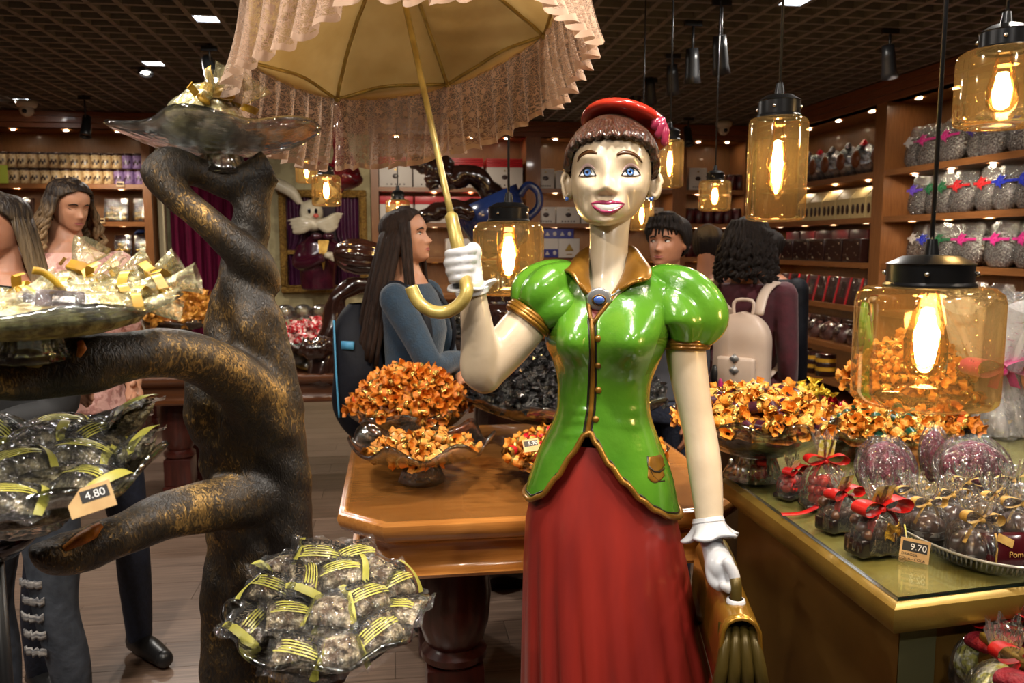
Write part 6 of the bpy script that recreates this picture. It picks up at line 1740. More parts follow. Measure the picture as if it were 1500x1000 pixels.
M_MESH = mat('plum_mesh', rgb(104, 12, 44), rgb(150, 40, 78), rough=.35, nscale=80, lo=.4, hi=.7, bump=.8, bscale=150, metal=.2)
M_PINKR = mat('magenta_tulle', rgb(206, 26, 118), rgb(170, 14, 92), rough=.4, sheen=.4, nscale=30)
M_BAGF = film('bag_film', nscale=46, bump=1.0, lo=.04, hi=1.0, rough=.12, haze=.015, streak=(1, 1, .4))
M_TULLE = film('white_tulle', nscale=40, bump=1.0, lo=.15, hi=.9, haze=.42, gloss=(.9, .88, .86, 1), streak=(1, 1, .3))
def bow(parent, c, s, m_, az=0.0, tails=1.0, roll=0.0, name='bow', width=.35):
    Rm = Matrix.Rotation(az, 3, 'Z') @ Matrix.Rotation(roll, 3, 'Y'); c = Vector(c); mb = MB()
    for sg in (-1, 1):
        def loop(u, v):
            a = 2 * PI * u; x = sg * (s * .55 * (1 - math.cos(a))); z = s * .34 * math.sin(a) * (.4 + .6 * (1 - math.cos(a)) / 2)
            return tuple(c + Rm @ Vector((x, (v - .5) * s * width * 2 * (.35 + .65 * (1 - math.cos(a)) / 2), z + s * .12)))
        mb.grid(loop, 18, 4)
        if tails:
            def tail(u, v):
                return tuple(c + Rm @ Vector((sg * s * (.1 + .75 * u * tails), -.1 * s * u + (v - .5) * s * width, -s * (.15 * u + .75 * u * u * tails) + s * .05 * math.sin(5 * u))))
            mb.grid(tail, 8, 3)
    mb.ball(c, (s * .15, s * .15, s * .15), 8, 6)
    return mb.build(name, m_, parent)
def bag_film(parent, h, w, d, neck, fan, seed, hn=.62, mm=None):
    """gathered cellophane bag: body, neck at hn*h, fan above"""
    def fn(u, v):
        a = 2 * PI * u; z = h * v
        if v < hn: q = v / hn; r = (1 - .05 * (1 - q) ** 3) * (1 - q ** 3.2) ** .6 * (1 - neck) + neck; r *= sm(-.08, .06, v) 
        else: q = (v - hn) / (1 - hn); r = neck + (fan - neck) * q ** .8
        w_ = 1 + (.05 + .12 * sm(hn * .5, hn, v)) * math.sin(8 * a + seed + 3 * v) + .05 * math.sin(15 * a - 5 * v + seed)
        return (w / 2 * r * w_ * math.cos(a), d / 2 * r * w_ * math.sin(a), z + (.008 * math.sin(7 * a) if v > .95 else 0))
    return MB().grid(fn, 56, 26, cu=True).build('film', mm or M_BAGF, parent)
def on_counter(px, py, z=CZ): return P(px, py, z=z)
def red_bag(px, py, h, w, label, az, seed, n=26, lie=0.0):
    p = on_counter(px, py); t = thing('sweet_bag', label, 'bag', p, rot=(lie, 0, az)); rr = random.Random(seed)
    MB().box((0, 0, .006), (w * .9, w * .55, .012), bev=.004).build('base_card', M_NAVYP, t)
    k = 0
    for i in range(n):
        lay = i // 9; a = i * 2.4 + lay; q = w * .34 * (1 - .12 * lay) * math.sqrt(((i % 9) + .6) / 9)
        MB().ball((q * math.cos(a), q * .6 * math.sin(a), .024 + lay * .019 + rr.uniform(-.003, .003)), rr.uniform(.0105, .0125), 10, 7).build('red_sweet', M_REDB, t)
    bag_film(t, h, w, w * .66, .13, .52, seed, .64)
    m = MB(); m.grid(lambda u, v: ((u - .5) * w * .36, -.006 - .01 * v, h * (.68 + .26 * v)), 4, 4); m.build('printed_top', M_LIMEP, t)
    bow(t, (0, -.012, h * .64), w * .42, M_REDR, 0, .9)
    return t
red_bag(1204, 742, .172, .105, 'cellophane bag of red sweets under a red bow, behind the small price tag', -.1, 1)
red_bag(1158, 727, .10, .085, 'low bag of red sweets left of the taller red bag', .5, 2, 18)
red_bag(1112, 706, .085, .075, 'small bag with red ribbon beside the statue arm, foremost on the left edge', .9, 3, 14)
def ribbon_strip(pts, wd, m_, label, cat='ribbon'):
    q = [Vector(v) for v in spline([tuple(p) for p in pts], 24)]; mb = MB(); rows = []
    for k, p in enumerate(q):
        t_ = (q[min(k + 1, 23)] - q[max(k - 1, 0)]).normalized(); s_ = t_.cross(Vector((0, 0, 1))).normalized()
        rows.append([p - s_ * wd / 2 + Vector((0, 0, wd * .35)), p + s_ * wd / 2 + Vector((0, 0, 0))])
    mb.loft(rows, False); o = mb.build('ribbon', m_, solid=.0007); return tag(o, label, cat)
ribbon_strip([on_counter(1145, 754, CZ + .004), on_counter(1175, 752, CZ + .006), on_counter(1200, 741, CZ + .01), on_counter(1222, 727, CZ + .025)], .010, M_REDR, 'red ribbon tail lying across the glass towards the gold edge')
ribbon_strip([on_counter(1066, 697, CZ + .004), on_counter(1095, 693, CZ + .006), on_counter(1120, 684, CZ + .012), on_counter(1136, 664, CZ + .03)], .010, M_REDR, 'red ribbon tail at the far left corner of the counter')
def pouch(px, py, h, w, label, az, seed, card=True, bowm=M_REDR, big=1.0):
    p = on_counter(px, py); t = thing('black_pouch', label, 'bag', p, rz=az); rr = random.Random(seed)
    MB().bx(-w / 2, w / 2, -.026, .026, .001, h * .26, bev=.006).build('black_sleeve', M_NAVYP, t)
    for i in range(10):
        MB().ball(((i % 4 - 1.5) * w * .21, (i // 4 - 1) * .016, h * .30 + (i // 4) * .010 + rr.uniform(-.003, .004)), (.0135, .0125, .012), 10, 6).build('chocolate', M_CHOCO, t)
    bag_film(t, h, w * 1.06, .075, .15, .55, seed, .62)
    m = MB(); m.grid(lambda u, v: ((u - .5) * w * .42, -.004 - .016 * v, h * (.66 + .3 * v)), 4, 4); m.build('printed_top', M_LIMEP, t)
    if card:
        m = MB(); m.grid(lambda u, v: ((u - .5) * .036 + .004, -.037 + .003 * math.sin(9 * u + 5 * v), h * .25 + .032 * v + .004 * math.sin(8 * u)), 8, 7); m.build('gold_card', M_GOLDFOIL, t, solid=.001)
        MB().tube([(w * .30, -.032, .006), (w * .36, -.036, h * .22), (w * .34, -.030, h * .42)], .0016, 6).build('gold_cord', M_LIMEP, t)
        for k, ln in enumerate(('Sortidos', 'PROMO')):
            o = put(text_mesh(ln, .009, M_LIMEP), 'lettering', (w * .43, -.0268, h * .2 - .012 * k), (PI / 2, 0, 0), parent=t)
    bow(t, (0, -.012, h * .62), w * .48, bowm, 0, .8)
    return t
pouch(1282, 808, .145, .115, 'black based pouch of chocolates with a gold foil card, nearest the counter edge', .22, 11)
pouch(1228, 774, .125, .09, 'dark pouch of chocolates behind the gold-carded one, beside the red ribbon tail', .35, 12, False)
p = P(1340, 806, z=CZ + .021); price_tag('price_tag', 'kraft price tag reading 9.70 in front of the glass tray', (p.x, p.y, CZ + .021), face_rot(p, .30, -.02, -.15), '9.70', .052, .042, False, ('DRAGEA', 'COCA - COLA'))
t_ = thing('tag_stand', 'clear stand under the front price tag', 'stand', (p.x, p.y, CZ)); MB().box((0, .012, .003), (.06, .03, .004)).build('base', M_CLEAR, t_, False)
p = P(1194, 722, z=CZ + .020); price_tag('price_tag', 'small kraft price tag reading 9.70 before the red sweets', (p.x, p.y - .02, CZ + .022), face_rot(p, .30, .03, -.1), '9.70', .046, .038, False, ('DRAGEA',))
p = P(778, 652, r=2.26); price_tag('price_tag', 'small price tag on the rim of the cherry sweets beside the green jacket', p, face_rot(p, .75, .15, .1), '5.90', .046, .040, False)
# plum mesh bundles
def mesh_bundle(px, py, w, d, h, label, az, seed, tilt=.5):
    p = on_counter(px, py); t = thing('mesh_bundle', label, 'bundle', p + Vector((0, 0, .012)), rot=(tilt, 0, az))
    def fn(u, v):
        a = 2 * PI * u; q = v; r = math.sin(PI * min(1, .08 + .92 * q)) ** .5 * (1 if q < .8 else .8 + .2 * (1 - q) / .2)
        return (w / 2 * r * (1 + .06 * math.sin(6 * a + seed)) * math.cos(a), d / 2 * r * math.sin(a) * (1 + .05 * math.sin(9 * a + 4 * v)), h * q)
    MB().grid(fn, 40, 18, cu=True).build('mesh_sack', M_MESH, t)
    def ff(u, v):
        a = 2 * PI * u; q = v; r = math.sin(PI * min(.93, .06 + .9 * q)) ** .45 * 1.12
        return (w / 2 * r * (1 + .08 * math.sin(7 * a + seed + 3 * v)) * math.cos(a), d / 2 * r * (1 + .08 * math.sin(11 * a + 2 * v)) * math.sin(a) , -.01 + h * 1.14 * q)
    MB().grid(ff, 60, 24, cu=True).build('film', M_BAGF, t)
    return t
mesh_bundle(1300, 735, .12, .075, .135, 'plum mesh bundle in cellophane between the green sweets and the glass tray', -.35, 3, -.45)
mesh_bundle(1432, 735, .16, .085, .135, 'larger plum mesh bundle in cellophane below the near amber lamp, at right', -.2, 5, -.4)
mesh_bundle(1372, 712, .07, .05, .13, 'narrow red mesh bundle squeezed between the two plum ones', -.3, 8, -.35)
# glass tray with wrapped domes
p = on_counter(1450, 800); tray_c = Vector((1.176, 1.466, CZ + .001))
t = thing('glass_tray', 'oval ribbed glass tray of wrapped chocolate domes, right of the price tag', 'tray', tray_c, rz=.05)
m = MB(); m.lathe([(.001, 0), (.94, 0), (1, .022), (1.03, .024), (1.0, .027), (.97, .022), (.90, .005), (.001, .005)], seg=110, fn=lambda r, z, a, k: (r * (1 + .006 * math.sin(55 * a) * (k in (1, 2, 3, 4))), z))
def sq_(v):
    r_ = math.hypot(v[0], v[1]); a_ = math.atan2(v[1], v[0]); k_ = (abs(math.cos(a_)) ** 2.7 + abs(math.sin(a_)) ** 2.7) ** (-1 / 2.7); return (r_ * k_ * math.cos(a_) * .162, r_ * k_ * math.sin(a_) * .208, v[2])
m.v = [sq_(v) for v in m.v]; m.build('dish', crystalmat('ribbed_crystal', (.90, .91, .90, 1), .15), t)
m = MB()
for k in range(150):
    a_ = 2 * PI * k / 150; q_ = [sq_((f_ * math.cos(a_), f_ * math.sin(a_), z_)) for f_, z_ in ((.965, .006), (1.012, .022))]; m.tube(q_, .0016, 4)
m.tube([sq_((1.03 * math.cos(a_), 1.03 * math.sin(a_), .026)) for a_ in np.linspace(0, 2 * PI, 81)[:-1]], .0028, 6, closed=True)
tag(m.build('rim_ribs', mat('frosted_rim', rgb(170, 168, 160), rough=.25, metal=.3), t), kind='stuff')
def dome_bag(px, py, r, label, seed, az=0, z=CZ + .008, raf=True, band=True):
    p = P(px, py, z=z); t = thing('chocolate_bag', label, 'bag', p, rz=az)
    m = MB(); m.lathe([(.001, 0), (r * .95, 0), (r, .006), (r * .98, r * .35), (r * .85, r * .72), (r * .5, r * 1.0), (.001, r * 1.08)], seg=26, fn=lambda q, zz, a, k: (q * (1 + .05 * abs(math.sin(4 * a)) * (k > 2)), zz)); m.build('chocolate', M_CHOCO, t)
    if band:
        MB().lathe([(r * 1.005, .008), (r * 1.01, .013), (r * 1.005, .018)], seg=26).build('cream_band', M_WBOX, t)
    bag_film(t, r * 2.5, r * 2.25, r * 2.2, .15, .62, seed, .62)
    if raf: bow(t, (0, -.012, r * 1.56), r * .95, M_RAFF, R.uniform(-.3, .3), 1.0, R.uniform(-.2, .2), 'raffia_bow', .18)
    return t
dome_bag(1428, 815, .048, 'wrapped chocolate dome with raffia bow at the front of the glass tray', 1)
dome_bag(1352, 782, .043, 'wrapped chocolate dome at the left end of the glass tray', 2)
dome_bag(1388, 768, .043, 'wrapped chocolate dome behind the front one, raffia bow turned left', 3)
dome_bag(1490, 785, .045, 'wrapped chocolate dome under a tall raffia bow, at the right picture edge', 4)
dome_bag(1330, 750, .036, 'small wrapped chocolate dome between tray and plum bundle', 5, band=False)
dome_bag(1478, 742, .040, 'wrapped chocolate dome at the back right of the glass tray', 7)
dome_bag(1412, 742, .038, 'wrapped chocolate dome at the back of the tray, below the plum bundles', 8, band=False)
dome_bag(1450, 765, .040, 'wrapped chocolate dome in the middle of the tray, half hidden', 6)
p = P(1474, 806, z=CZ + .035); t = thing('maroon_packet', 'maroon packet with gold script leaning at the right of the tray', 'packet', p, rot=(-.5, 0, -.1))
m = MB(); m.grid(lambda u, v: ((u - .5) * .085, pillow((u - .5) * .084, (v - .5) * .06, .0425, .032, -.012), (v - .5) * .064), 12, 10); m.build('pouch', mat('maroon_foil', rgb(72, 16, 22), rgb(56, 10, 16), rough=.2, coat=.5, nscale=12), t, solid=.003)
put(text_mesh('Pome', .015, M_RAFF, shear=.3), 'lettering', (.010, -.0145, -.010), (PI / 2, 0, 0), parent=t)
m = MB(); m.box((-.006, -.0142, .016), (.03, .001, .016), ry=.5); m.build('gold_label', M_RAFF, t, False)
MB().tube([(-.034, -.010, -.03), (-.026, -.014, 0), (-.020, -.011, .03)], .0018, 6).build('gold_cord', M_RAFF, t)
# big tulle basket with magenta bow
p = P(1478, 640, z=CZ + .004); t = thing('gift_basket', 'big gift basket wrapped in white tulle and film with magenta bow, at the right edge', 'basket', (p.x + .02, p.y + .12, CZ + .002))
def tb_(u, v):
    a = 2 * PI * u
    r = .115 - .055 * sm(0, .45, v) if v < .45 else (.060 if v < .5 else .060 + .10 * ((v - .5) / .5) ** .8)
    w_ = 1 + (.08 + .08 * v) * math.sin(9 * a + 4 * v) + .05 * math.sin(17 * a)
    return (r * w_ * math.cos(a), r * w_ * math.sin(a), .40 * v + (.02 * math.sin(5 * a) if v > .9 else 0))
MB().grid(tb_, 70, 26, cu=True).build('tulle', M_TULLE, t)
def ofilm(u, v):
    a = 2 * PI * u; r = (.14 - .06 * sm(0, .4, v) if v < .45 else .08 + .12 * ((v - .45) / .55)); w_ = 1 + .10 * math.sin(6 * a + 5 * v) + .06 * math.sin(13 * a)
    return (r * w_ * math.cos(a), r * w_ * math.sin(a), .44 * v)
MB().grid(ofilm, 60, 22, cu=True).build('film', M_CRINK, t)
MB().lathe([(.001, .001), (.085, .001), (.10, .05), (.094, .05), (.001, .012)], seg=24).build('wicker_base', M_RAFF, t)
for i in range(7): MB().ball((.05 * math.cos(i * .9), .05 * math.sin(i * .9), .07 + .015 * (i % 3)), .026, 10, 7).build('cream_sweet', mat('cream_truffle', rgb(206, 176, 150), rough=.35), t)
bow(t, (-.03, -.085, .205), .11, M_PINKR, 0, .35, 0, 'magenta_bow', .4)
# metal display post beside the basket
p = P(1394, 640, z=CZ); t = thing('display_rod', 'thin dark metal display rod right of the near lamp', 'stand', (p.x, p.y + .05, CZ))
MB().tube([(0, 0, .004), (0, 0, .26)], .006, 8).build('rod', M_BLACK, t); MB().lathe([(.001, .008), (.04, .006), (.042, 0), (.001, 0)], seg=20).build('foot', M_BLACK, t)
# bin contents
def bin_bag(px, py, az, label, seed, orange=False):
    p = P(px, py, z=.79); t = thing('ribbon_bag', label, 'bag', (p.x, p.y, .705), rz=az)
    m = MB(); m.ball((0, 0, .05), (.062, .042, .05), 16, 10); m.build('sweets', M_LIMEP if not orange else mat('orange_cake', rgb(206, 110, 50), rgb(180, 80, 30), rough=.35, nscale=30), t)
    bag_film(t, .17, .14, .10, .15, .55, seed, .62)
    bow(t, (0, -.035, .095), .055, M_VELV, .2, 1, 0, 'velvet_bow', .45)
    bow(t, (.01, -.03, .12), .06, M_REDR, -.3, .5, .2, 'satin_bow', .2)
    MB().box((-.02, -.055, .035), (.05, .004, .03), rx=.4).build('paper_label', M_LIMEP, t)
bin_bag(1440, 935, .1, 'cellophane bag with crimson velvet bow in the lower bin', 1)
bin_bag(1495, 940, -.3, 'cellophane bag with orange cake and red loops at the right bin edge', 2, True)
bin_bag(1470, 985, .3, 'clear bag with green paper at the bottom right corner', 3)
ribbon_strip([P(1368, 892, z=.845), P(1400, 884, z=.855), P(1425, 872, z=.87)], .012, M_REDR, 'wide red ribbon end sticking out of the bin over the gold edge')

# clear trays on the right dark table
M_CTRAY = film('tray_film', nscale=20, bump=.5, lo=.06, hi=.8, gloss=(.9, .9, 1, 1))
M_PRAL = mat('praline_grey', rgb(70, 62, 56), rgb(120, 112, 98), rough=.35, nscale=18)
for (px, n_) in [(1034, 2), (1062, 4), (1092, 3), (1122, 2), (1150, 1)]:
  for k_ in range(n_):
    x_ = P(px, 522, y=5.05).x
    t = thing('praline_tray', 'clear plastic tray of dark pralines in the stack on the right table', 'tray', (x_, 5.08 + .03 * k_, TZ + .003 + .034 * k_), rz=R.uniform(-.06, .06), group='stacked praline trays')
    MB().bx(-.10, .10, -.075, .075, 0, .032, bev=.006).build('clear_tray', M_CTRAY, t)
    m = MB()
    for i in range(5):
        for j in range(3): m.ball(((i - 2) * .037, (j - 1) * .044, .016), (.015, .018, .012), 8, 5)
    tag(m.build('pralines', M_PRAL, t), kind='stuff')
# ================================================================== background sculptures
M_DCH = mat('glossy_chocolate', rgb(44, 24, 18), rgb(30, 16, 12), rough=.14, coat=.9, nscale=10, bump=.1, bscale=20)
M_BLUE = mat('blue_enamel', rgb(34, 52, 104), rgb(26, 40, 84), rough=.2, coat=.6, nscale=8)
def ctube(m, pts, n=40, seg=12, wob=.10):
    q = spline([(*P(px, py, r=r), rad) for (px, py, r, rad) in pts], n); base = len(m.v)
    m.tube([v[:3] for v in q], [v[3] for v in q], seg)
    for i in range(base, len(m.v)):
        k = (i - base) // seg
        if k < len(q):
            c = Vector(q[k][:3]); v = Vector(m.v[i]); m.v[i] = tuple(c + (v - c) * (1 + wob * math.sin(k * .7 + (i % seg) * 1.1)))
# chocolate tree on the dark table behind the girl
r0 = 4.75
a = P(500, 520, r=r0)
t = thing('chocolate_tree', 'glossy dark chocolate tree sculpture with ribbed cocoa pod, left of the girl', 'sculpture', (0, 0, 0))
m = MB(); ctube(m, [(470, 560, r0, .10), (476, 520, r0, .085), (484, 490, r0, .07), (490, 460, r0, .06), (496, 434, r0, .05), (515, 420, r0, .05), (540, 416, r0, .045), (570, 410, r0, .045), (600, 402, r0, .04)])
ctube(m, [(440, 505, r0 - .1, .05), (462, 512, r0 - .1, .06), (485, 500, r0, .07)]); ctube(m, [(500, 545, r0, .07), (520, 510, r0 + .1, .05), (540, 470, r0 + .1, .045), (560, 440, r0 + .1, .04)])
m.build('trunk', M_DCH, t)
m = MB(); c = P(528, 376, r=r0)
m.lathe([(.001, -.155), (.05, -.14), (.088, -.08), (.098, 0), (.085, .08), (.05, .145), (.001, .17)], seg=48, fn=lambda r, z, an, k: (r * (1 + .07 * math.sin(10 * an)), z))
Rm = Matrix.Rotation(math.radians(97), 3, 'Y'); m.v = [tuple(c + Rm @ Vector(v)) for v in m.v]; m.build('cocoa_pod', M_DCH, t)
MB().tube([P(562, 374, r=r0), P(585, 380, r=r0), P(596, 402, r=r0)], .022, 8).build('pod_stem', M_DCH, t)
# blue mug pouring chocolate, on a dark pillar
r1 = 5.6
t = thing('mug_sculpture', 'giant tilted blue mug with a splash of dark chocolate, high behind the parasol handle', 'sculpture', (0, 0, 0))
c = P(722, 318, r=r1); m = MB()
m.lathe([(.001, -.24), (.15, -.24), (.19, -.18), (.225, 0), (.235, .14), (.215, .14), (.20, 0), (.165, -.17), (.001, -.2)], seg=36)
Rm = Matrix.Rotation(math.radians(-24), 3, 'Y'); m.v = [tuple(c + Rm @ Vector(v)) for v in m.v]; m.build('mug', M_BLUE, t)
m = MB(); pts = [c + Rm @ Vector(v) for v in ((.22, -.03, .06), (.30, -.03, .10), (.345, -.03, .03), (.31, -.03, -.06), (.21, -.03, -.10))]
m.tube([Vector(v) for v in spline([tuple(p) for p in pts], 18)], .028, 10); m.build('mug_handle', M_BLUE, t)
m = MB(); ctube(m, [(728, 296, r1, .09), (716, 280, r1 - .03, .075), (702, 262, r1 - .06, .065), (684, 256, r1 - .08, .07), (664, 262, r1 - .08, .075), (655, 262, r1 - .08, .06), (652, 244, r1 - .08, .06), (660, 232, r1 - .08, .035)], 44, 14)
ctube(m, [(664, 262, r1 - .1, .05), (640, 250, r1 - .1, .07), (622, 242, r1 - .1, .06), (602, 236, r1 - .1, .04)]); ctube(m, [(640, 248, r1 - .1, .06), (634, 265, r1 - .1, .055), (636, 278, r1 - .1, .03)])
ctube(m, [(722, 304, r1 - .1, .09), (690, 308, r1 - .15, .07), (660, 306, r1 - .18, .06), (634, 312, r1 - .2, .055), (612, 322, r1 - .2, .04)])
m.build('chocolate_splash', M_DCH, t)
b = P(735, 360, r=r1)
MB().lathe([(.16, 0), (.18, .05), (.15, .4), (.17, 1.0), (.2, b.z - .14), (.17, b.z - .10), (.001, b.z - .10)], (b.x, b.y, 0), 24).build('pillar', M_DCH, t)
# dark chocolate vase column below the white-gloved arm lamp
b = P(742, 500, r=3.6); t = thing('dark_column', 'smooth dark brown column seen in the bend of the raised arm', 'column', (b.x, b.y, 0))
MB().lathe([(.001, 0), (.16, 0), (.18, .1), (.14, .9), (.13, 1.10), (.16, 1.20), (.165, 1.24), (.001, 1.24)], seg=30).build('column', M_DCH, t)
# framed niche with a rabbit figure
tag(MB().bx(-1.24, -.225, YB + .06, YB + .12, 0, 2.6).build('wall_niche', M_WALLP, smooth=False), kind='structure')
yF = YB + .02
def fp(px, py, y=yF): return P(px, py, y=y)
t = thing('picture_frame', 'gilded frame with purple draped background on the pale wall', 'frame', (0, 0, 0))
x0, x1 = fp(408, 300).x, fp(537, 300).x; z1, z0 = fp(470, 278).z, fp(470, 428).z
M_GILT = mat('gilt_frame', rgb(176, 138, 66), rgb(110, 78, 30), rough=.35, metal=.6, nscale=60, bump=.8, bscale=90)
W = .065
for (a, b, c, d) in ((x0, x1, z1 - W, z1), (x0, x1, z0, z0 + W), (x0, x0 + W, z0 + W, z1 - W), (x1 - W, x1, z0 + W, z1 - W)):
    MB().bx(a, b, yF - .05, yF + .02, c, d, bev=.014).build('frame_rail', M_GILT, t)
m = MB(); 
for k in range(46):
    u = k / 45; m.ball((x0 + W + (x1 - x0 - 2 * W) * u, yF - .05, z1 - W), .014, 6, 4); m.ball((x0 + W + (x1 - x0 - 2 * W) * u, yF - .05, z0 + W), .014, 6, 4)
    m.ball((x0 + W, yF - .05, z0 + W + (z1 - z0 - 2 * W) * u), .014, 6, 4); m.ball((x1 - W, yF - .05, z0 + W + (z1 - z0 - 2 * W) * u), .014, 6, 4)
tag(m.build('bead_moulding', M_GILT, t), kind='stuff')
MB().bx(x0 + .03, x1 - .03, yF + .02, yF + .041, z0 + .03, z1 - .03).build('backing', mat('deep_purple', rgb(40, 16, 34), rough=.6), t, False)
for (a, b) in ((x0 + W, x0 + W + .24), (x1 - W - .24, x1 - W)):
    def dr(u, v, a=a, b=b):
        pin = .45 * math.exp(-((v - .62) / .10) ** 2); uu = a + (b - a) * u; side = a if a < (x0 + x1) / 2 else b
        uu = uu + (side - uu) * pin; return (uu, yF - .01 + .015 * math.sin(u * 22), z1 - W + (z0 - z1 + 2 * W) * v)
    MB().grid(dr, 40, 20).build('purple_drape', mat('plum_satin', rgb(78, 26, 62), rgb(60, 18, 48), rough=.3, coat=.3, nscale=8), t)
    q = a + .06 if a < (x0 + x1) / 2 else b - .06
    MB().box((q, yF - .03, z1 - W + (z0 - z1 + 2 * W) * .62), (.13, .03, .045), bev=.01).build('tie_band', M_GILT, t)
# rabbit: generic white rabbit in a purple coat
M_FUR = mat('pale_rabbit_paint', rgb(206, 196, 172), rgb(186, 174, 148), rough=.35, coat=.3, nscale=10)
M_COAT = mat('plum_coat', rgb(66, 16, 34), rgb(48, 10, 26), rough=.22, coat=.7, nscale=10)
yr = YB - .18
def rp(px, py, y=yr): return P(px, py, y=y)
t = thing('rabbit_figure', 'pale rabbit figure in a plum coat with gold waistcoat, standing out of the gilded frame', 'figure', (0, 0, 0))
m = MB(); c = rp(456, 312); m.ball(c, (.115, .10, .13), 20, 12); c2 = rp(460, 330); m.ball(c2 + Vector((0, -.05, 0)), (.085, .07, .06), 16, 10)
for pts in ([(440, 298, .03), (428, 282, .055), (412, 272, .06), (396, 266, .045), (390, 264, .015)], [(470, 296, .03), (480, 284, .05), (492, 276, .05), (504, 274, .02)]):
    q = spline([(*rp(px, py), r) for (px, py, r) in pts], 20); m.tube([v[:3] for v in q], [v[3] for v in q], 12)
for sg in (-1, 1):
    for k in range(4):
        q = spline([(*rp(462 + sg * 4, 326 + k, yr - .09), .03), (*rp(462 + sg * 18, 322 + k * 5, yr - .09), .035), (*rp(462 + sg * 30, 322 + k * 6 - sg * 4 * (sg > 0) * 2, yr - .07), .022), (*rp(462 + sg * (42 - 3 * k), 323 + k * 5 - (10 if sg > 0 else 0), yr - .05), .006)], 14)
        m.tube([v[:3] for v in q], [v[3] for v in q], 8)
o = m.build('head', M_FUR, t); md = o.modifiers.new('remesh', 'REMESH'); md.mode = 'VOXEL'; md.voxel_size = .012; md.use_smooth_shade = True
MB().ball(rp(463, 316, yr - .13), (.028, .024, .022), 10, 7).build('nose', mat('rose_nose', rgb(206, 96, 80), rough=.3), t)
for px in (453, 463): MB().ball(rp(px, 309, yr - .105), (.016, .012, .026), 10, 7).build('eye', M_PUP, t)
m = MB(); 
rings = []
for (py, a, b, d) in [(346, 452, 486, .10), (356, 440, 496, .13), (372, 436, 498, .15), (392, 438, 494, .15), (410, 440, 492, .14), (424, 442, 492, .13)]:
    A0, B0 = rp(a, py), rp(b, py); rings.append([((A0.x + B0.x) / 2 + (B0.x - A0.x) / 2 * math.cos(q), yr + d * math.sin(q), A0.z) for q in np.linspace(0, 2 * PI, 25)[:-1]])
m.loft(rings)
q = spline([(*rp(446, 362), .07), (*rp(438, 385, yr - .06), .065), (*rp(456, 384, yr - .16), .055), (*rp(474, 376, yr - .22), .045)], 20); m.tube([v[:3] for v in q], [v[3] for v in q], 12)
q = spline([(*rp(490, 362), .07), (*rp(500, 374, yr - .06), .06), (*rp(502, 380, yr - .16), .05)], 14); m.tube([v[:3] for v in q], [v[3] for v in q], 12)
o = m.build('coat', M_COAT, t); md = o.modifiers.new('remesh', 'REMESH'); md.mode = 'VOXEL'; md.voxel_size = .014; md.use_smooth_shade = True
MB().add([rp(466, 352, yr - .17), rp(482, 352, yr - .17), rp(478, 372, yr - .19), rp(474, 396, yr - .18), rp(468, 372, yr - .19)], [(0, 1, 2, 3, 4)]).build('waistcoat', M_GOLD, t, False, solid=.015)
for sg in (-1, 1): MB().ball(rp(472 + sg * 9, 346, yr - .16), (.055, .03, .035), 12, 8).build('bow_tie', M_COAT, t)
m = MB(); m.ball(rp(482, 374, yr - .25), (.05, .035, .035), 12, 8); 
for k in range(4): m.tube([rp(484, 370 + 3 * k, yr - .25), rp(493, 374 + 3 * k, yr - .26), rp(498, 380 + 2 * k, yr - .25)], .012, 8)
o = m.build('glove', M_FUR, t); md = o.modifiers.new('remesh', 'REMESH'); md.mode = 'VOXEL'; md.voxel_size = .01; md.use_smooth_shade = True
# maroon splash ornament hanging above the frame
r2 = 5.9; m = MB(); M_MGL = mat('maroon_glaze', rgb(92, 14, 20), rgb(60, 6, 12), rough=.14, coat=.9, nscale=8)
for pts in ([(455, 232, r2, .03), (475, 246, r2, .05), (496, 258, r2, .08), (515, 262, r2, .08), (528, 256, r2, .035)], [(490, 240, r2, .08), (505, 246, r2, .10), (522, 240, r2, .07)], [(496, 262, r2, .05), (500, 274, r2, .03), (498, 282, r2, .012)], [(510, 262, r2, .05), (522, 270, r2, .02)], [(500, 240, r2, .06), (498, 200, r2, .05), (496, 150, r2, .02)]):
    ctube(m, pts, 18, 10, .15)
q_ = P(500, 235, r=r2); m.tube([q_, (q_.x, q_.y, ZC + .02)], .006, 6)
tag(m.build('splash_ornament', M_MGL), 'glossy maroon splash ornament hanging below the parasol lace', 'ornament')
# bowls of red sweets and glass jars on the dark table, left of the chocolate tree
a = P(455, 480, y=4.95); crystal_bowl('crystal bowl of red and clear wrapped sweets below the gilded frame', (a.x, 4.95, TZ), .22, .16, .09, .05, 9, .04, .06, seg=40)
red_c = [crumple(mat('cherry_wrap', rgb(176, 40, 48), rgb(220, 196, 190), rough=.25, nscale=40, lo=.5, hi=.62), 0, 120 + k, .024) for k in range(3)]
heap('cherry_sweet', 'red and clear wrapped sweet in the bowl below the gilded frame', 'red sweets below the frame', (a.x, 4.95, TZ + .15), .21, .10, 60, red_c, fill=mat('cherry_fill', rgb(120, 30, 36), rgb(190, 160, 150), rough=.4, nscale=40), filllabel='red sweets deep in the bowl below the frame', tilt=2)
for i, px in enumerate((418, 444, 470)):
    b = P(px, 452, y=5.4); t = thing('glass_jar', 'round glass jar with clear lid, %s of the three below the frame' % ('left', 'middle', 'right')[i], 'jar', (b.x, 5.4, TZ))
    MB().lathe([(.001, .003), (.07, .003), (.085, .05), (.085, .22), (.06, .26), (.055, .27)], seg=24).build('jar', M_CLEAR, t); MB().ball((0, 0, .29), (.065, .065, .05), 14, 8).build('lid', M_CRYS, t)
    for k in range(9): MB().ball((.045 * math.cos(k * 2.4), .045 * math.sin(k * 2.4), .04 + .02 * (k % 4)), .025, 8, 5).build('sweet', M_REDB if k % 2 else M_WBOX, t)
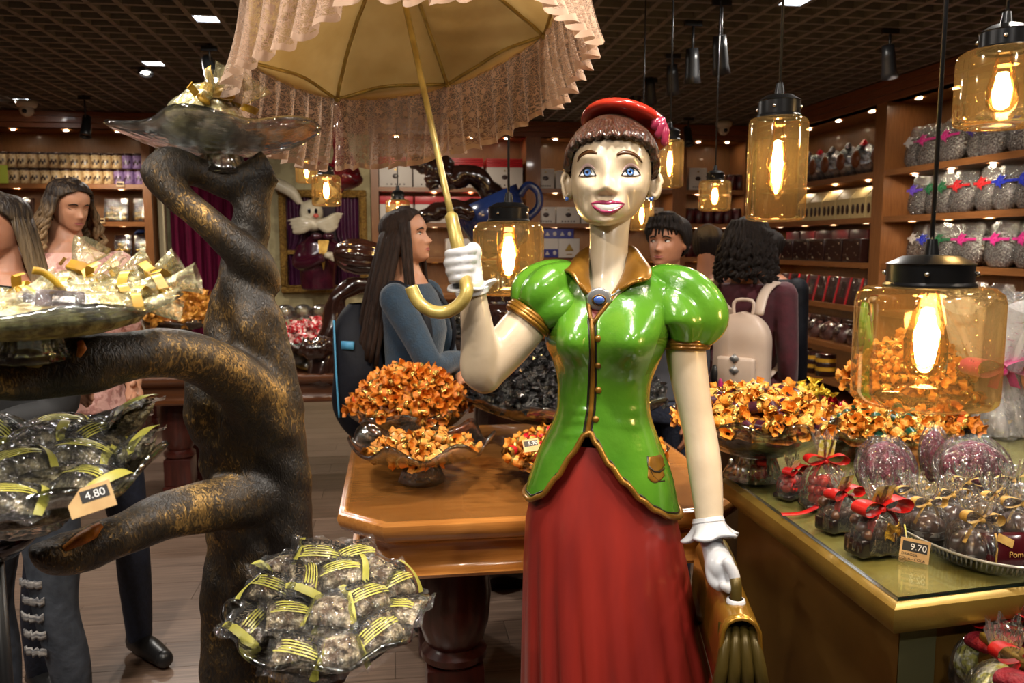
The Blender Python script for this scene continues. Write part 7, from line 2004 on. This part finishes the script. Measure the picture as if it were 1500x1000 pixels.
# wrapped pastries and a box on the front of the dark table
for i, (px, py) in enumerate([(425, 492), (440, 512), (428, 520)]):
    b = P(px - 14, py + 14, y=4.85); t = thing('wrapped_pastry', 'cellophane wrapped pastry at the left end of the dark table, %s' % ('rear', 'middle', 'front')[i], 'pastry', (b.x - .1 * (i - 1), 5.12 - .17 * i, TZ + .004), rz=.4 * i)
    MB().ball((0, 0, .05), (.10, .06, .05), 14, 8).build('pastry', mat('pastry_brown', rgb(140, 92, 48), rgb(196, 160, 110), rough=.45, nscale=20), t); MB().ball((0, 0, .055), (.125, .08, .065), 18, 10).build('film', M_CRINK, t)
b = P(482, 530, y=4.88); t = thing('pastel_box', 'pale pink and cream gift box on a brass tray behind the backpack', 'box', (b.x, 4.88, TZ), rz=.5)
MB().lathe([(.001, .002), (.17, .002), (.19, .018), (.185, .02), (.16, .008), (.001, .008)], seg=30).build('brass_tray', M_GOLD, t)
MB().bx(-.10, .10, -.08, .08, .008, .13, bev=.006).build('carton', mat('pastel_card', rgb(206, 176, 150), rgb(190, 130, 120), rough=.5, nscale=7, lo=.45, hi=.55), t)
# basket of dark glittering sweets between the girl and the raised arm
b = P(668, 540, y=4.92); bc_ = (min(b.x, .36), 4.92, TZ)
t = thing('wicker_basket', 'dark wicker basket of foil sweets between the girl and the raised arm', 'basket', bc_)
m = MB(); m.lathe([(.001, 0), (.15, 0), (.19, .10), (.225, .19), (.215, .19), (.18, .1), (.14, .012), (.001, .012)], seg=90, fn=lambda r, z, a, k: (r * (1 + .02 * math.sin(36 * a + k * PI)), z)); m.build('basket', mat('dark_wicker', rgb(60, 44, 34), rgb(36, 26, 20), rough=.6, nscale=40, bump=.8), t)
MB().tube([(.225 * math.cos(a), .225 * math.sin(a), .19 + .004 * math.sin(30 * a)) for a in np.linspace(0, 2 * PI, 61)[:-1]], .012, 8, closed=True).build('rim', mat('dark_wicker', (0, 0, 0, 1)), t)
heap('silver_sweet', 'silver foil sweet in the wicker basket beside the raised arm', 'silver sweets in the basket', (bc_[0], bc_[1], TZ + .18), .20, .14, 70, [crumple(mat('dark_silver_foil', rgb(150, 140, 120), rgb(30, 28, 26), rough=.2, metal=.6, nscale=50, bump=.6), 0, 140 + k, .024) for k in range(3)], fill=F_BK, filllabel='silver sweets deep in the wicker basket', tilt=2)
# ================================================================== people
HW = [(0, .020, -.070, -.020), (.012, .038, -.083, .0), (.035, .055, -.086, .028), (.07, .065, -.086, .062), (.11, .071, -.083, .088), (.15, .073, -.085, .096), (.185, .065, -.068, .083), (.21, .045, -.042, .055), (.225, .012, -.012, .015)]
def hv(z):
    z = max(0, min(.225, z)); k = 0
    while k < len(HW) - 2 and z > HW[k + 1][0]: k += 1
    u = (z - HW[k][0]) / (HW[k + 1][0] - HW[k][0]); p = [np.array(HW[max(0, min(len(HW) - 1, j))][1:]) for j in (k - 1, k, k + 1, k + 2)]
    return 0.5 * (2 * p[1] + (p[2] - p[0]) * u + (2 * p[0] - 5 * p[1] + 4 * p[2] - p[3]) * u * u + (3 * p[1] - p[0] - 3 * p[2] + p[3]) * u ** 3)
def g2(x, z, cx, cz, sx, sz): return math.exp(-((x - cx) / sx) ** 2 - ((z - cz) / sz) ** 2)
def hfeat(x, z):
    d = .022 * g2(x, z, 0, .078, .012, .012) + .012 * g2(x, z, 0, .096, .009, .02) + .006 * g2(abs(x), z, .012, .074, .008, .007)
    d += -.009 * g2(abs(x), z, .032, .113, .016, .012) + .005 * g2(abs(x), z, .034, .132, .022, .008) + .005 * g2(abs(x), z, .04, .085, .018, .018)
    d += .008 * g2(x, z, 0, .048, .022, .013) - .003 * g2(x, z, 0, .049, .026, .0022) - .004 * g2(x, z, 0, .034, .016, .006) + .006 * g2(x, z, 0, .018, .016, .011)
    return d
def hy(x, z):
    w_, f, b = hv(z); u = max(-.999, min(.999, x / w_)); return f * (1 - abs(u) ** 2.3) ** (1 / 2.3) - hfeat(x, z) * min(1, (1 - abs(u)) * 5)
def head_geo(mb, Mx, s=1.0, nr=46, na=64):
    rings = []
    for i in range(nr):
        z = .225 * i / (nr - 1); w_, f, b = hv(z); ring = []
        for j in range(na):
            a = 2 * PI * j / na; c, sn = math.cos(a), math.sin(a); x = w_ * math.copysign(abs(c) ** .88, c)
            y = hy(x, z) if sn < 0 and abs(c) < .9999 else b * abs(sn) ** .95
            ring.append(Mx @ (Vector((x, y, z)) * s))
        rings.append(ring)
    mb.loft(rings, True, True, True)
    for sg in (-1, 1):
        e = MB(); e.ball((sg * .074, .012, .103), (.010, .020, .030), 10, 8); mb.add([Mx @ (Vector(v) * s) for v in e.v], e.f)
def hstrip(pts, w_, off, name, m_, parent, Mx, s, n=16):
    q = spline([(*p, ww) for p, ww in zip(pts, w_)], n); rows = []
    for k, (x, z, ww) in enumerate(q):
        a = q[min(k + 1, n - 1)] - q[max(k - 1, 0)]; l = math.hypot(a[0], a[1]) or 1; nx, nz = -a[1] / l, a[0] / l
        rows.append([Mx @ (Vector((x + nx * ww * t / 2, hy(x + nx * ww * t / 2, z + nz * ww * t / 2) - off * (1 - .6 * t * t), z + nz * ww * t / 2)) * s) for t in (-1, 0, 1)])
    return MB().loft(rows, False).build(name, m_, parent)
def hpatch(pts, off, name, m_, parent, Mx, s, n=4, dome=0.0):
    q = [tuple(v) for v in spline(pts, 24, True)]; cx = sum(p[0] for p in q) / 24; cz = sum(p[1] for p in q) / 24; rings = []
    for k in range(n + 1):
        f = .001 + .999 * k / n; rings.append([Mx @ (Vector((cx + (x - cx) * f, hy(cx + (x - cx) * f, cz + (z - cz) * f) - off - dome * (1 - f * f), cz + (z - cz) * f)) * s) for x, z in q])
    return MB().loft(rings, True, True, False).build(name, m_, parent)
M_SK = [mat('skin_%d' % i, c, c2, rough=.5, nscale=12, sss=.12) for i, (c, c2) in enumerate([(rgb(196, 146, 116), rgb(186, 134, 106)), (rgb(182, 132, 102), rgb(172, 120, 92)), (rgb(166, 114, 86), rgb(154, 104, 78))])]
M_BRW = mat('dark_brow', rgb(36, 24, 18), rough=.6); M_LIPN = mat('natural_lip', rgb(166, 92, 84), rough=.4); M_EW = mat('person_eye_white', rgb(190, 184, 178), rough=.2); M_EI = mat('brown_iris', rgb(40, 24, 16), rough=.1)
def face_parts(t, Mx, s, gaze=0.0, down=False, lipc=None):
    for sg in (-1, 1):
        x = sg * .032
        hstrip([(x - .017, .128 if sg > 0 else .1255), (x - sg * .002, .1335), (x + .017, .1255 if sg > 0 else .128)], [.004, .007, .004], .0012, 'eyebrow', M_BRW, t, Mx, s)
        if not down:
            hpatch([(x - .0145, .1115), (x, .1185), (x + .0145, .1120), (x, .1065)], -.001, 'eye', M_EW, t, Mx, s, dome=.004)
            hpatch([(x + gaze + .0058 * math.cos(a), .1125 + .0058 * math.sin(a)) for a in np.linspace(0, 2 * PI, 9)[:-1]], .0022, 'iris', M_EI, t, Mx, s, 3)
            hstrip([(x - .016, .1115), (x, .1195), (x + .016, .1120)], [.0014, .0032, .0014], .003, 'eyelash', M_BRW, t, Mx, s)
        else:
            hstrip([(x - .016, .1105), (x, .1065), (x + .016, .1105)], [.003, .0055, .003], .0014, 'eyelash', M_BRW, t, Mx, s)
    hpatch([(-.0225, .0488), (-.008, .0545), (0, .0532), (.008, .0545), (.0225, .0488), (.010, .0425), (0, .0412), (-.010, .0425)], .0008, 'lips', lipc or M_LIPN, t, Mx, s)
    hstrip([(-.021, .0488), (0, .0484), (.021, .0488)], [.0008, .0014, .0008], .0022, 'mouth_line', M_BRW, t, Mx, s)
def remesh(o, vx, it=3, f=.5):
    md = o.modifiers.new('remesh', 'REMESH'); md.mode = 'VOXEL'; md.voxel_size = vx; md.use_smooth_shade = True
    if it: md = o.modifiers.new('smooth', 'SMOOTH'); md.factor = f; md.iterations = it
    return o
def tub(mb, pts, n=20, seg=14, flat=1.0):
    q = spline(pts, n); mb.tube([v[:3] for v in q], [max(.004, v[3]) for v in q], seg, flat=flat); mb.ball(q[0][:3], q[0][3] * .98, 10, 8); mb.ball(q[-1][:3], q[-1][3] * .98, 10, 8)
def torso(mb, H, k=1.0, z0=.47, z1=.86, wide=1.0, lean=0.0):
    T = [(.47, .165, .115, .0), (.53, .170, .118, .0), (.60, .138, .098, .0), (.66, .142, .102, -.005), (.72, .160, .115, -.01), (.77, .168, .105, 0), (.805, .165, .085, .005), (.83, .115, .068, .01), (.85, .062, .058, .01), (.875, .054, .054, .0)]
    T = [q for q in T if z0 - .001 <= q[0] <= z1]
    mb.loft([[(q[1] * k * wide * math.cos(a), q[3] + q[2] * k * math.sin(a) + lean * (q[0] - .5), q[0] * H) for a in np.linspace(0, 2 * PI, 29)[:-1]] for q in T], True, True, True)
def finger_hand(mb, w0, d, side, s=1.0, curl=.5):
    """palm and five fingers from the wrist w0 along direction d; side = direction of the thumb"""
    w0 = Vector(w0); d = Vector(d).normalized(); side = Vector(side); side = (side - d * side.dot(d)).normalized(); n = d.cross(side)
    mb.tube([w0, w0 + d * .045 * s, w0 + d * .085 * s], [.022 * s, .030 * s, .026 * s], 12, flat=.55)
    for k, (off, L) in enumerate(((.024, .066), (.008, .075), (-.009, .070), (-.024, .054))):
        b = w0 + d * .078 * s + side * off * s; m1 = b + (d + n * .25 * curl).normalized() * L * .5 * s; e = m1 + (d + n * 1.1 * curl).normalized() * L * .5 * s
        tub(mb, [(*b, .0098 * s), (*m1, .0092 * s), (*e, .0078 * s)], 8, 8)
    b = w0 + d * .03 * s + side * .022 * s; m1 = b + (d * .6 + side * .8).normalized() * .035 * s; e = m1 + (d * .9 + side * .3 + n * .2).normalized() * .03 * s
    tub(mb, [(*b, .012 * s), (*m1, .0105 * s), (*e, .009 * s)], 8, 8)
def person(label, px, py_chin, py_top, r, yaw, skin, top, trouser, hpitch=0.0, hyaw=0.0, gaze=0.0, down=False, arms=None, sleeves='long', wide=1.0, face=True, legspread=.0, coat=0.0, lipc=None, sz=1.0):
    """yaw: facing direction, 0 = towards the camera, positive = towards image right"""
    c = P(px, py_chin, r=r); ct = P(px, py_top, r=r); H = ct.z; az = math.atan2(-c.x, c.y) + yaw
    t = thing('person', label, 'person', (c.x, c.y, 0), az)
    s = (H - c.z) / .225 * .99 * sz
    Mx = Matrix.Translation((0, .012, H - .225 * s)) @ Matrix.Rotation(hyaw, 4, 'Z') @ Matrix.Rotation(-hpitch, 4, 'X')
    nz = H - .225 * s
    B = MB(); head_geo(B, Mx, s)
    tub(B, [(0, .03, nz + .07, .050), (0, .028, nz + .02, .048), (0, .02, nz - .03, .052), (0, .012, nz - .07, .062)], 12, 16)
    k = H * (nz - .075) / (H * .845) / H * 1.0       # neck base height as a fraction
    Hh_ = (nz - .052) / .845
    torso(B, Hh_, .94, wide=wide)
    A = arms or [[(-.165, 0, .80), (-.20, .03, .63), (-.19, -.03, .49)], [(.165, 0, .80), (.20, .03, .63), (.19, -.03, .49)]]
    for a in A:
        p = [Vector((v[0] * wide, v[1], v[2] * Hh_)) for v in a]
        tub(B, [(*p[0], .048), (*((p[0] + p[1]) / 2), .044), (*p[1], .037), (*((p[1] + p[2]) / 2), .035), (*p[2], .024)], 22, 14)
        d = (p[2] - p[1]).normalized(); finger_hand(B, p[2], d, Vector((0, -1, .3)) if abs(d.y) < .7 else Vector((0, 0, 1)))
    for sg in (-1, 1):
        tub(B, [(sg * .085, 0, .50 * Hh_, .085), (sg * (.09 + legspread), .0, .38 * Hh_, .07), (sg * (.09 + legspread * 1.5), -.01, .27 * Hh_, .052), (sg * (.09 + legspread * 2), .015, .16 * Hh_, .050), (sg * (.09 + legspread * 2.2), .02, .05, .036)], 24, 14)
        tub(B, [(sg * (.09 + legspread * 2.2), .03, .035, .034), (sg * (.095 + legspread * 2.2), -.06, .032, .034), (sg * (.10 + legspread * 2.2), -.14, .026, .025)], 10, 12, .8)
    remesh(B.build('body', skin, t), .0052, 2)
    # top
    Cm = MB(); torso(Cm, Hh_, 1.03, .53 - coat, .845, wide)
    if coat: Cm.loft([[(w_ * math.cos(a), d_ * math.sin(a), z * Hh_) for a in np.linspace(0, 2 * PI, 29)[:-1]] for (z, w_, d_) in ((.53 - coat, .20, .15), (.56, .18, .13))])
    for a in A:
        p = [Vector((v[0] * wide, v[1], v[2] * Hh_)) for v in a]; e = {'long': 1.0, 'short': .35, 'none': .0}[sleeves]
        if e >= 1: tub(Cm, [(*p[0], .060), (*((p[0] + p[1]) / 2), .054), (*p[1], .047), (*((p[1] + p[2]) / 2), .043), (*(p[1] + (p[2] - p[1]) * .93), .033)], 22, 14)
        elif e > 0: q = p[0] + (p[1] - p[0]) * .62; tub(Cm, [(*p[0], .060), (*((p[0] + q) / 2), .058), (*q, .054)], 12, 14)
    remesh(Cm.build('top', top, t), .008, 4)
    Lg = MB(); torso(Lg, Hh_, 1.02, .47, .56)
    for sg in (-1, 1):
        tub(Lg, [(sg * .085, 0, .50 * Hh_, .092), (sg * (.09 + legspread), .0, .38 * Hh_, .078), (sg * (.09 + legspread * 1.5), -.01, .27 * Hh_, .060), (sg * (.09 + legspread * 2), .015, .16 * Hh_, .057), (sg * (.09 + legspread * 2.2), .02, .07, .045)], 24, 14)
    remesh(Lg.build('trousers', trouser, t), .009, 3)
    for sg in (-1, 1):
        Sh = MB(); tub(Sh, [(sg * (.09 + legspread * 2.2), .045, .045, .042), (sg * (.095 + legspread * 2.2), -.05, .042, .043), (sg * (.10 + legspread * 2.2), -.15, .036, .032)], 12, 12, .85); Sh.build('shoe', M_BLACK, t)
    if face: face_parts(t, Mx, s, gaze, down, lipc)
    return t, Mx, s, Hh_
def hair_cap(mb, Mx, s, line, thick=.014, top=.012, na=72, nv=18, strand=.0012, part=0.0):
    """line: list of (deg, z) hairline; 0 deg = face front"""
    def hl(d):
        for k in range(len(line) - 1):
            if line[k][0] <= d <= line[k + 1][0]:
                u = (d - line[k][0]) / (line[k + 1][0] - line[k][0]); return line[k][1] + (line[k + 1][1] - line[k][1]) * u
        return line[0][1]
    def fn(u, v):
        d = -180 + 360 * u; a = math.radians(d); zb = hl(d); zt = .225 + top; z = zt + (zb - zt) * v; w_, f, b = hv(min(z, .222)); o = thick * sm(0, .12, v) * (1 - .6 * sm(.9, 1, v)) + strand * math.sin(d * 1.1 + 4 * v) + strand * math.sin(d * .43)
        sn, c = math.sin(a), math.cos(a); x = (w_ + o) * math.copysign(abs(sn) ** .9, sn); y = (f - o) * c ** .9 if c > 0 else (b + o) * abs(c) ** .95
        if c > 0 and abs(x) < w_: y = min(y, hy(x, max(0, min(.222, z))) - o * .8)
        if v == 0: x, y = part, .01
        return tuple(Mx @ (Vector((x, y, z)) * s))
    mb.grid(fn, na, nv, cu=True)
def locks(mb, Mx, s, degs, z0, drop, n=8, out=.02, rad=.012, wave=0.0, freq=18, seed=0, fwd=0.0, back=0.0, spread=0.0, flat=.7):
    rr = random.Random(seed)
    for d in degs:
        d2 = d + rr.uniform(-3, 3); a = math.radians(d2); w_, f, b = hv(z0); sn, c = math.sin(a), math.cos(a)
        x0 = (w_ + .008) * sn; y0 = (f * c if c > 0 else -b * c * 1.0 * -1 if False else (b * abs(c))) ; y0 = (f - .006) * c if c > 0 else (b + .006) * abs(c)
        dl = drop * rr.uniform(.86, 1.05); pts = []
        for k in range(n + 1):
            u = k / n; o = out * math.sin(min(1, u * 1.6) * PI / 2) + spread * u
            wv = wave * math.sin(freq * u + rr.random() * .5 + d) * u
            pts.append((x0 + sn * o + wv, y0 - c * o * .6 + fwd * -u + back * u + wave * math.cos(freq * u + d) * u, z0 + .03 * (1 - u) - dl * u, rad * (1 - .45 * u) * rr.uniform(.9, 1.1)))
        q = [Mx @ (Vector(p[:3]) * s) for p in pts]; mb.tube(q, [p[3] * s for p in pts], 7, flat=flat)
def hairmat(name, c1, c2, z0, z1):
    """strand colour fading from root to tip with height"""
    m_, nt, out = newmat(name); b = N(nt, 'ShaderNodeBsdfPrincipled', inp={'Roughness': .5, 'Specular IOR Level': .2}); tc = N(nt, 'ShaderNodeTexCoord'); sx = N(nt, 'ShaderNodeSeparateXYZ'); nt.links.new(tc.outputs['Object'], sx.inputs[0])
    n = N(nt, 'ShaderNodeTexNoise', inp={'Scale': 30.0, 'Detail': 4}); nt.links.new(coords(nt, (3, 3, .25)), n.inputs['Vector'])
    mr = N(nt, 'ShaderNodeMapRange', inp={'From Min': z1, 'From Max': z0}); nt.links.new(sx.outputs['Z'], mr.inputs[0])
    ad = N(nt, 'ShaderNodeMath', operation='MULTIPLY_ADD', inp={1: .9, 2: -.45}); nt.links.new(n.outputs['Fac'], ad.inputs[0]); a2 = N(nt, 'ShaderNodeMath', operation='ADD'); nt.links.new(ad.outputs[0], a2.inputs[0]); nt.links.new(mr.outputs[0], a2.inputs[1])
    r = N(nt, 'ShaderNodeValToRGB'); r.color_ramp.elements[0].color = c2; r.color_ramp.elements[1].color = c1; nt.links.new(a2.outputs[0], r.inputs[0]); nt.links.new(r.outputs[0], b.inputs['Base Color'])
    bp = N(nt, 'ShaderNodeBump', inp={'Strength': .6, 'Distance': .01}); n3 = N(nt, 'ShaderNodeTexNoise', inp={'Scale': 160.0}); nt.links.new(coords(nt, (1, 1, .06)), n3.inputs['Vector']); nt.links.new(n3.outputs['Fac'], bp.inputs['Height']); nt.links.new(bp.outputs[0], b.inputs['Normal'])
    nt.links.new(b.outputs[0], out.inputs[0]); return m_
M_DARKH = mat('dark_hair', rgb(30, 20, 16), rgb(18, 12, 10), rough=.5, spec=.25, nscale=60, stretch=(3, 3, .3), bump=.6, bscale=150)
M_BRH = mat('brown_hair', rgb(50, 32, 22), rgb(30, 19, 13), rough=.48, spec=.25, nscale=50, stretch=(3, 3, .25), bump=.6, bscale=150)
M_JEAN = mat('dark_denim', rgb(22, 30, 50), rgb(16, 22, 38), rough=.75, nscale=60, bump=.2)
M_JEANG = mat('grey_denim', rgb(40, 46, 56), rgb(58, 64, 74), rough=.8, nscale=30, bump=.2)
M_BLUET = mat('petrol_knit', rgb(6, 40, 62), rgb(5, 32, 50), rough=.8, nscale=40, bump=.25, bscale=140, sheen=.2)
M_PINKT = mat('pink_lace', rgb(216, 168, 156), rgb(180, 128, 118), rough=.7, nscale=46, lo=.52, hi=.6, bump=.4)
M_BLKT = mat('black_knit', rgb(18, 18, 20), rough=.8)
M_MART = mat('maroon_knit', rgb(78, 16, 32), rgb(60, 12, 24), rough=.8, nscale=20, bump=.25, sheen=.2)
M_NAVY = mat('navy_nylon', rgb(12, 14, 24), rgb(8, 9, 17), rough=.7, spec=.25, nscale=14, bump=.3)

# 1 girl in blue, arms crossed, facing right
t, Mx, s, h = person('girl in blue top and navy backpack, arms crossed, behind the amber sweets', 603, 386, 303, 3.15, math.radians(66), M_SK[1], M_BLUET, M_JEAN, hpitch=.10, hyaw=.05, gaze=.002,
    arms=[[(-.165, 0, .80), (-.185, -.15, .655), (.03, -.20, .655)], [(.165, 0, .80), (.20, -.07, .635), (-.04, -.21, .62)]], wide=.93)
m = MB(); hair_cap(m, Mx, s, [(-180, .02), (-120, .02), (-100, .05), (-85, .11), (-60, .16), (-30, .185), (0, .192), (30, .185), (60, .16), (85, .11), (100, .05), (120, .02), (180, .02)], .012, .008)
locks(m, Mx, s, [70, 78, 86, 94, 102, 110, 118, 126, 134, 142, 150, 158, 166, 174, -174, -166, -158, -150, -142, -134, -126, -118, -110, -102, -94, -86], .10, .50, 9, .030, .018, .004, 5, 1, 0, .15, .02)
locks(m, Mx, s, [66, 72, -66, -74, -80], .13, .36, 9, .016, .012, .004, 5, 2, .0, .0)
m.build('hair', M_BRH, t)
m = MB(); m.grid(lambda u, v: (0.155 * math.sin(2 * PI * u) * (abs(math.sin(PI * (.06 + .90 * v))) ** .5), .215 + .115 * math.cos(2 * PI * u) * (abs(math.sin(PI * (.06 + .90 * v))) ** .5) + .015 * math.sin(9 * v), .46 * h + .32 * h * (v) ), 36, 20, cu=True); m.build('backpack', M_NAVY, t)
for sg in (-1, 1):
    q = spline([(sg * .09, .12, .79 * h), (sg * .10, .02, .835 * h), (sg * .115, -.09, .78 * h), (sg * .13, -.12, .70 * h), (sg * .15, -.05, .60 * h), (sg * .14, .10, .52 * h)], 24); MB().tube([tuple(v) for v in q], .021, 8, flat=.4).build('backpack_strap', M_NAVY, t)
q = spline([(-.120, .27, .745 * h), (-.150, .25, .64 * h), (-.152, .24, .52 * h)], 12); MB().tube([tuple(v) for v in q], .004, 6).build('blue_piping', mat('blue_piping', rgb(70, 140, 180), rough=.5), t)
MB().box((-.145, .20, .69 * h), (.012, .05, .03)).build('blue_tab', mat('blue_piping', (0, 0, 0, 1)), t)
# 2 woman in pink lace
t, Mx, s, h = person('woman in pink lace top with curly blond-tipped hair, looking down at the shelves', 99, 335, 260, 3.1, math.radians(20), M_SK[1], M_PINKT, M_JEAN, hpitch=-.30, hyaw=.22, down=True, sleeves='short', legspread=.035,
    arms=[[(-.165, 0, .80), (-.20, -.01, .63), (-.12, -.17, .60)], [(.165, 0, .80), (.195, .0, .63), (.12, -.17, .58)]], wide=.95)
m = MB(); hair_cap(m, Mx, s, [(-180, .02), (-110, .03), (-90, .09), (-70, .14), (-45, .17), (-10, .19), (20, .185), (45, .17), (70, .14), (90, .09), (110, .03), (180, .02)], .016, .01)
locks(m, Mx, s, [72, 80, 90, 100, 112, 124, 136, 150, 165, 180, -165, -150, -136, -124, -112, -100, -90, -80, -72], .12, .34, 22, .04, .019, .022, 30, 3, .03, 0, .03)
locks(m, Mx, s, [76, 84, 95, 105, -76, -84, -95, -105, -115, 118], .11, .30, 22, .055, .015, .024, 34, 4, .06, 0, .02)
m.build('hair', hairmat('ombre_curls', rgb(30, 22, 18), rgb(150, 120, 84), 1.66, 1.44), t)
# 3 woman in black, cut by the left edge, facing left
t, Mx, s, h = person('woman in black top and ripped jeans, cut by the left edge', 2, 386, 282, 2.72, math.radians(-48), M_SK[2], M_BLKT, M_JEANG, hpitch=-.08, legspread=.02, arms=[[(-.165, 0, .80), (-.20, -.03, .63), (-.08, -.2, .62)], [(.165, 0, .80), (.20, -.03, .63), (.08, -.2, .60)]], sz=.92)
m = MB(); hair_cap(m, Mx, s, [(-180, .02), (-110, .05), (-90, .10), (-60, .15), (-30, .18), (0, .19), (30, .18), (60, .15), (90, .10), (110, .05), (180, .02)], .016, .01)
locks(m, Mx, s, [84, 92, 100, 108, 116, 124, 132, 140, 150, 160, 170, 180, -170, -160, -150, -140, -130, -120, -110, -100, -92], .11, .52, 10, .035, .018, .006, 8, 5, .0, .02, .02)
m.build('hair', hairmat('ombre_straight', rgb(32, 25, 21), rgb(146, 122, 90), 1.60, 1.30), t)
e = Mx @ (Vector((.082, .0, .07)) * s); MB().tube([e, e + Vector((.002, 0, -.03)), e + Vector((.004, .0, -.055))], [.003, .008, .004], 8).build('earring', M_SILVER, t)
for i, (x, z) in enumerate([(.10, .33), (.105, .30), (.098, .27), (.102, .24), (.10, .21), (-.10, .31), (-.10, .26), (-.10, .22)]):
    mb = MB(); mb.grid(lambda u, v: (x + (u - .5) * .075, -.068 - .012 * math.cos((u - .5) * 2.5) + .004 * math.sin(20 * u), z * h + (v - .5) * .022 + .004 * math.sin(25 * u + i)), 10, 4); mb.build('rip', mat('frayed_white', rgb(150, 146, 142), rgb(70, 72, 78), rough=.9, nscale=60, stretch=(.3, 1, 3)), t, solid=.004)
# 4 boy
t, Mx, s, h = person('boy with short dark hair looking left, behind the statue shoulder', 975, 393, 314, 3.55, math.radians(-24), M_SK[2], mat('slate_tee', rgb(48, 50, 58), rough=.8), M_JEAN, gaze=-.004, wide=.74)
m = MB(); hair_cap(m, Mx, s, [(-180, .04), (-110, .05), (-92, .09), (-80, .125), (-60, .15), (-35, .160), (-10, .168), (15, .165), (40, .158), (62, .15), (80, .12), (92, .09), (110, .05), (180, .04)], .020, .018, 90, 18, .003)
locks(m, Mx, s, [-50, -38, -26, -14, -2, 10, 22, 34, 46, 60], .185, .05, 5, .012, .014, .004, 4, 6)
m.build('hair', M_DARKH, t)
# 5 man from behind
t, Mx, s, h = person('person in maroon sweater seen from behind, between the boy and the white backpack', 1036, 388, 330, 4.5, math.radians(172), M_SK[2], M_MART, M_JEAN, face=False, wide=.9)
m = MB(); hair_cap(m, Mx, s, [(-180, .03), (-110, .05), (-90, .10), (-60, .15), (0, .18), (60, .15), (90, .10), (110, .05), (180, .03)], .014, .012, strand=.002); m.build('hair', M_DARKH, t)
MB().tube([tuple(v) for v in spline([(.10, .10, .845 * h), (.12, .12, .80 * h), (.12, .13, .70 * h)], 8)], .012, 6, flat=.4).build('bag_strap', M_WBOX, t)
# 6 woman with the white backpack
t, Mx, s, h = person('woman in maroon coat with bushy dark hair, wearing a white backpack', 1096, 390, 322, 3.9, math.radians(160), M_SK[2], M_MART, M_BLKT, face=False, coat=.10, wide=1.02)
m = MB(); hair_cap(m, Mx, s, [(-180, .0), (-110, .0), (-90, .06), (-60, .14), (0, .18), (60, .14), (90, .06), (110, .0), (180, .0)], .03, .025, strand=.006)
locks(m, Mx, s, list(range(70, 290, 9)), .15, .22, 16, .055, .022, .016, 30, 7, 0, .02); locks(m, Mx, s, list(range(80, 280, 12)), .19, .16, 14, .05, .02, .016, 26, 8)
m.build('hair', M_DARKH, t)
M_WBP = mat('white_leather', rgb(206, 186, 170), rgb(196, 174, 158), rough=.4, nscale=10)
def bpk(u, v):
    a = 2 * PI * u; z = v; q = 1 if z < .62 else math.sqrt(max(0.0, 1 - ((z - .62) / .38) ** 2)); q *= sm(-.06, .05, z) * .15 + .85 if z > .001 else .8
    cx = math.copysign(abs(math.cos(a)) ** .6, math.cos(a)); sy = math.copysign(abs(math.sin(a)) ** .6, math.sin(a)); return (-.06 + .125 * q * cx, .205 + .062 * sy * max(.5, q), .545 * h + .34 * z)
MB().grid(bpk, 40, 24, cu=True).build('backpack', M_WBP, t)
MB().box((-.06, .275, .60 * h), (.17, .035, .12), bev=.014).build('backpack_pocket', M_WBP, t)
for k in range(2): MB().box((-.06, .295, .635 * h - .05 * k), (.03, .01, .03), rx=0, ry=PI / 4).build('buckle', M_SILVER, t)
MB().tube([tuple(v) for v in spline([(-.02, .21, .745 * h), (-.02, .20, .785 * h), (-.10, .20, .785 * h), (-.10, .21, .745 * h)], 12)], .008, 8).build('top_loop', M_WBP, t)
for sg in (-1, 1): MB().tube([tuple(v) for v in spline([(-.06 + sg * .06, .19, .75 * h), (sg * .12, .11, .81 * h), (sg * .14, .0, .83 * h), (sg * .14, -.12, .76 * h), (sg * .15, -.06, .62 * h), (-.03 + sg * .10, .16, .56 * h)], 24)], .024, 8, flat=.35).build('backpack_strap', M_WBP, t)
MB().ball((.03, .285, .585 * h), (.02, .02, .045), 10, 8).build('charm', M_BLACK, t)
MB().ball((.0, .29, .56 * h), (.012, .012, .03), 8, 6).build('charm', M_PINKR, t)
# 7 person further back in a dark jacket
t, Mx, s, h = person('person in dark jacket half hidden behind the bushy-haired woman', 1128, 388, 338, 4.7, math.radians(150), M_SK[2], M_NAVY, M_BLKT, face=False)
m = MB(); hair_cap(m, Mx, s, [(-180, .0), (-100, .02), (-60, .14), (0, .18), (60, .14), (100, .02), (180, .0)], .018, .012, strand=.003); m.build('hair', M_DARKH, t)
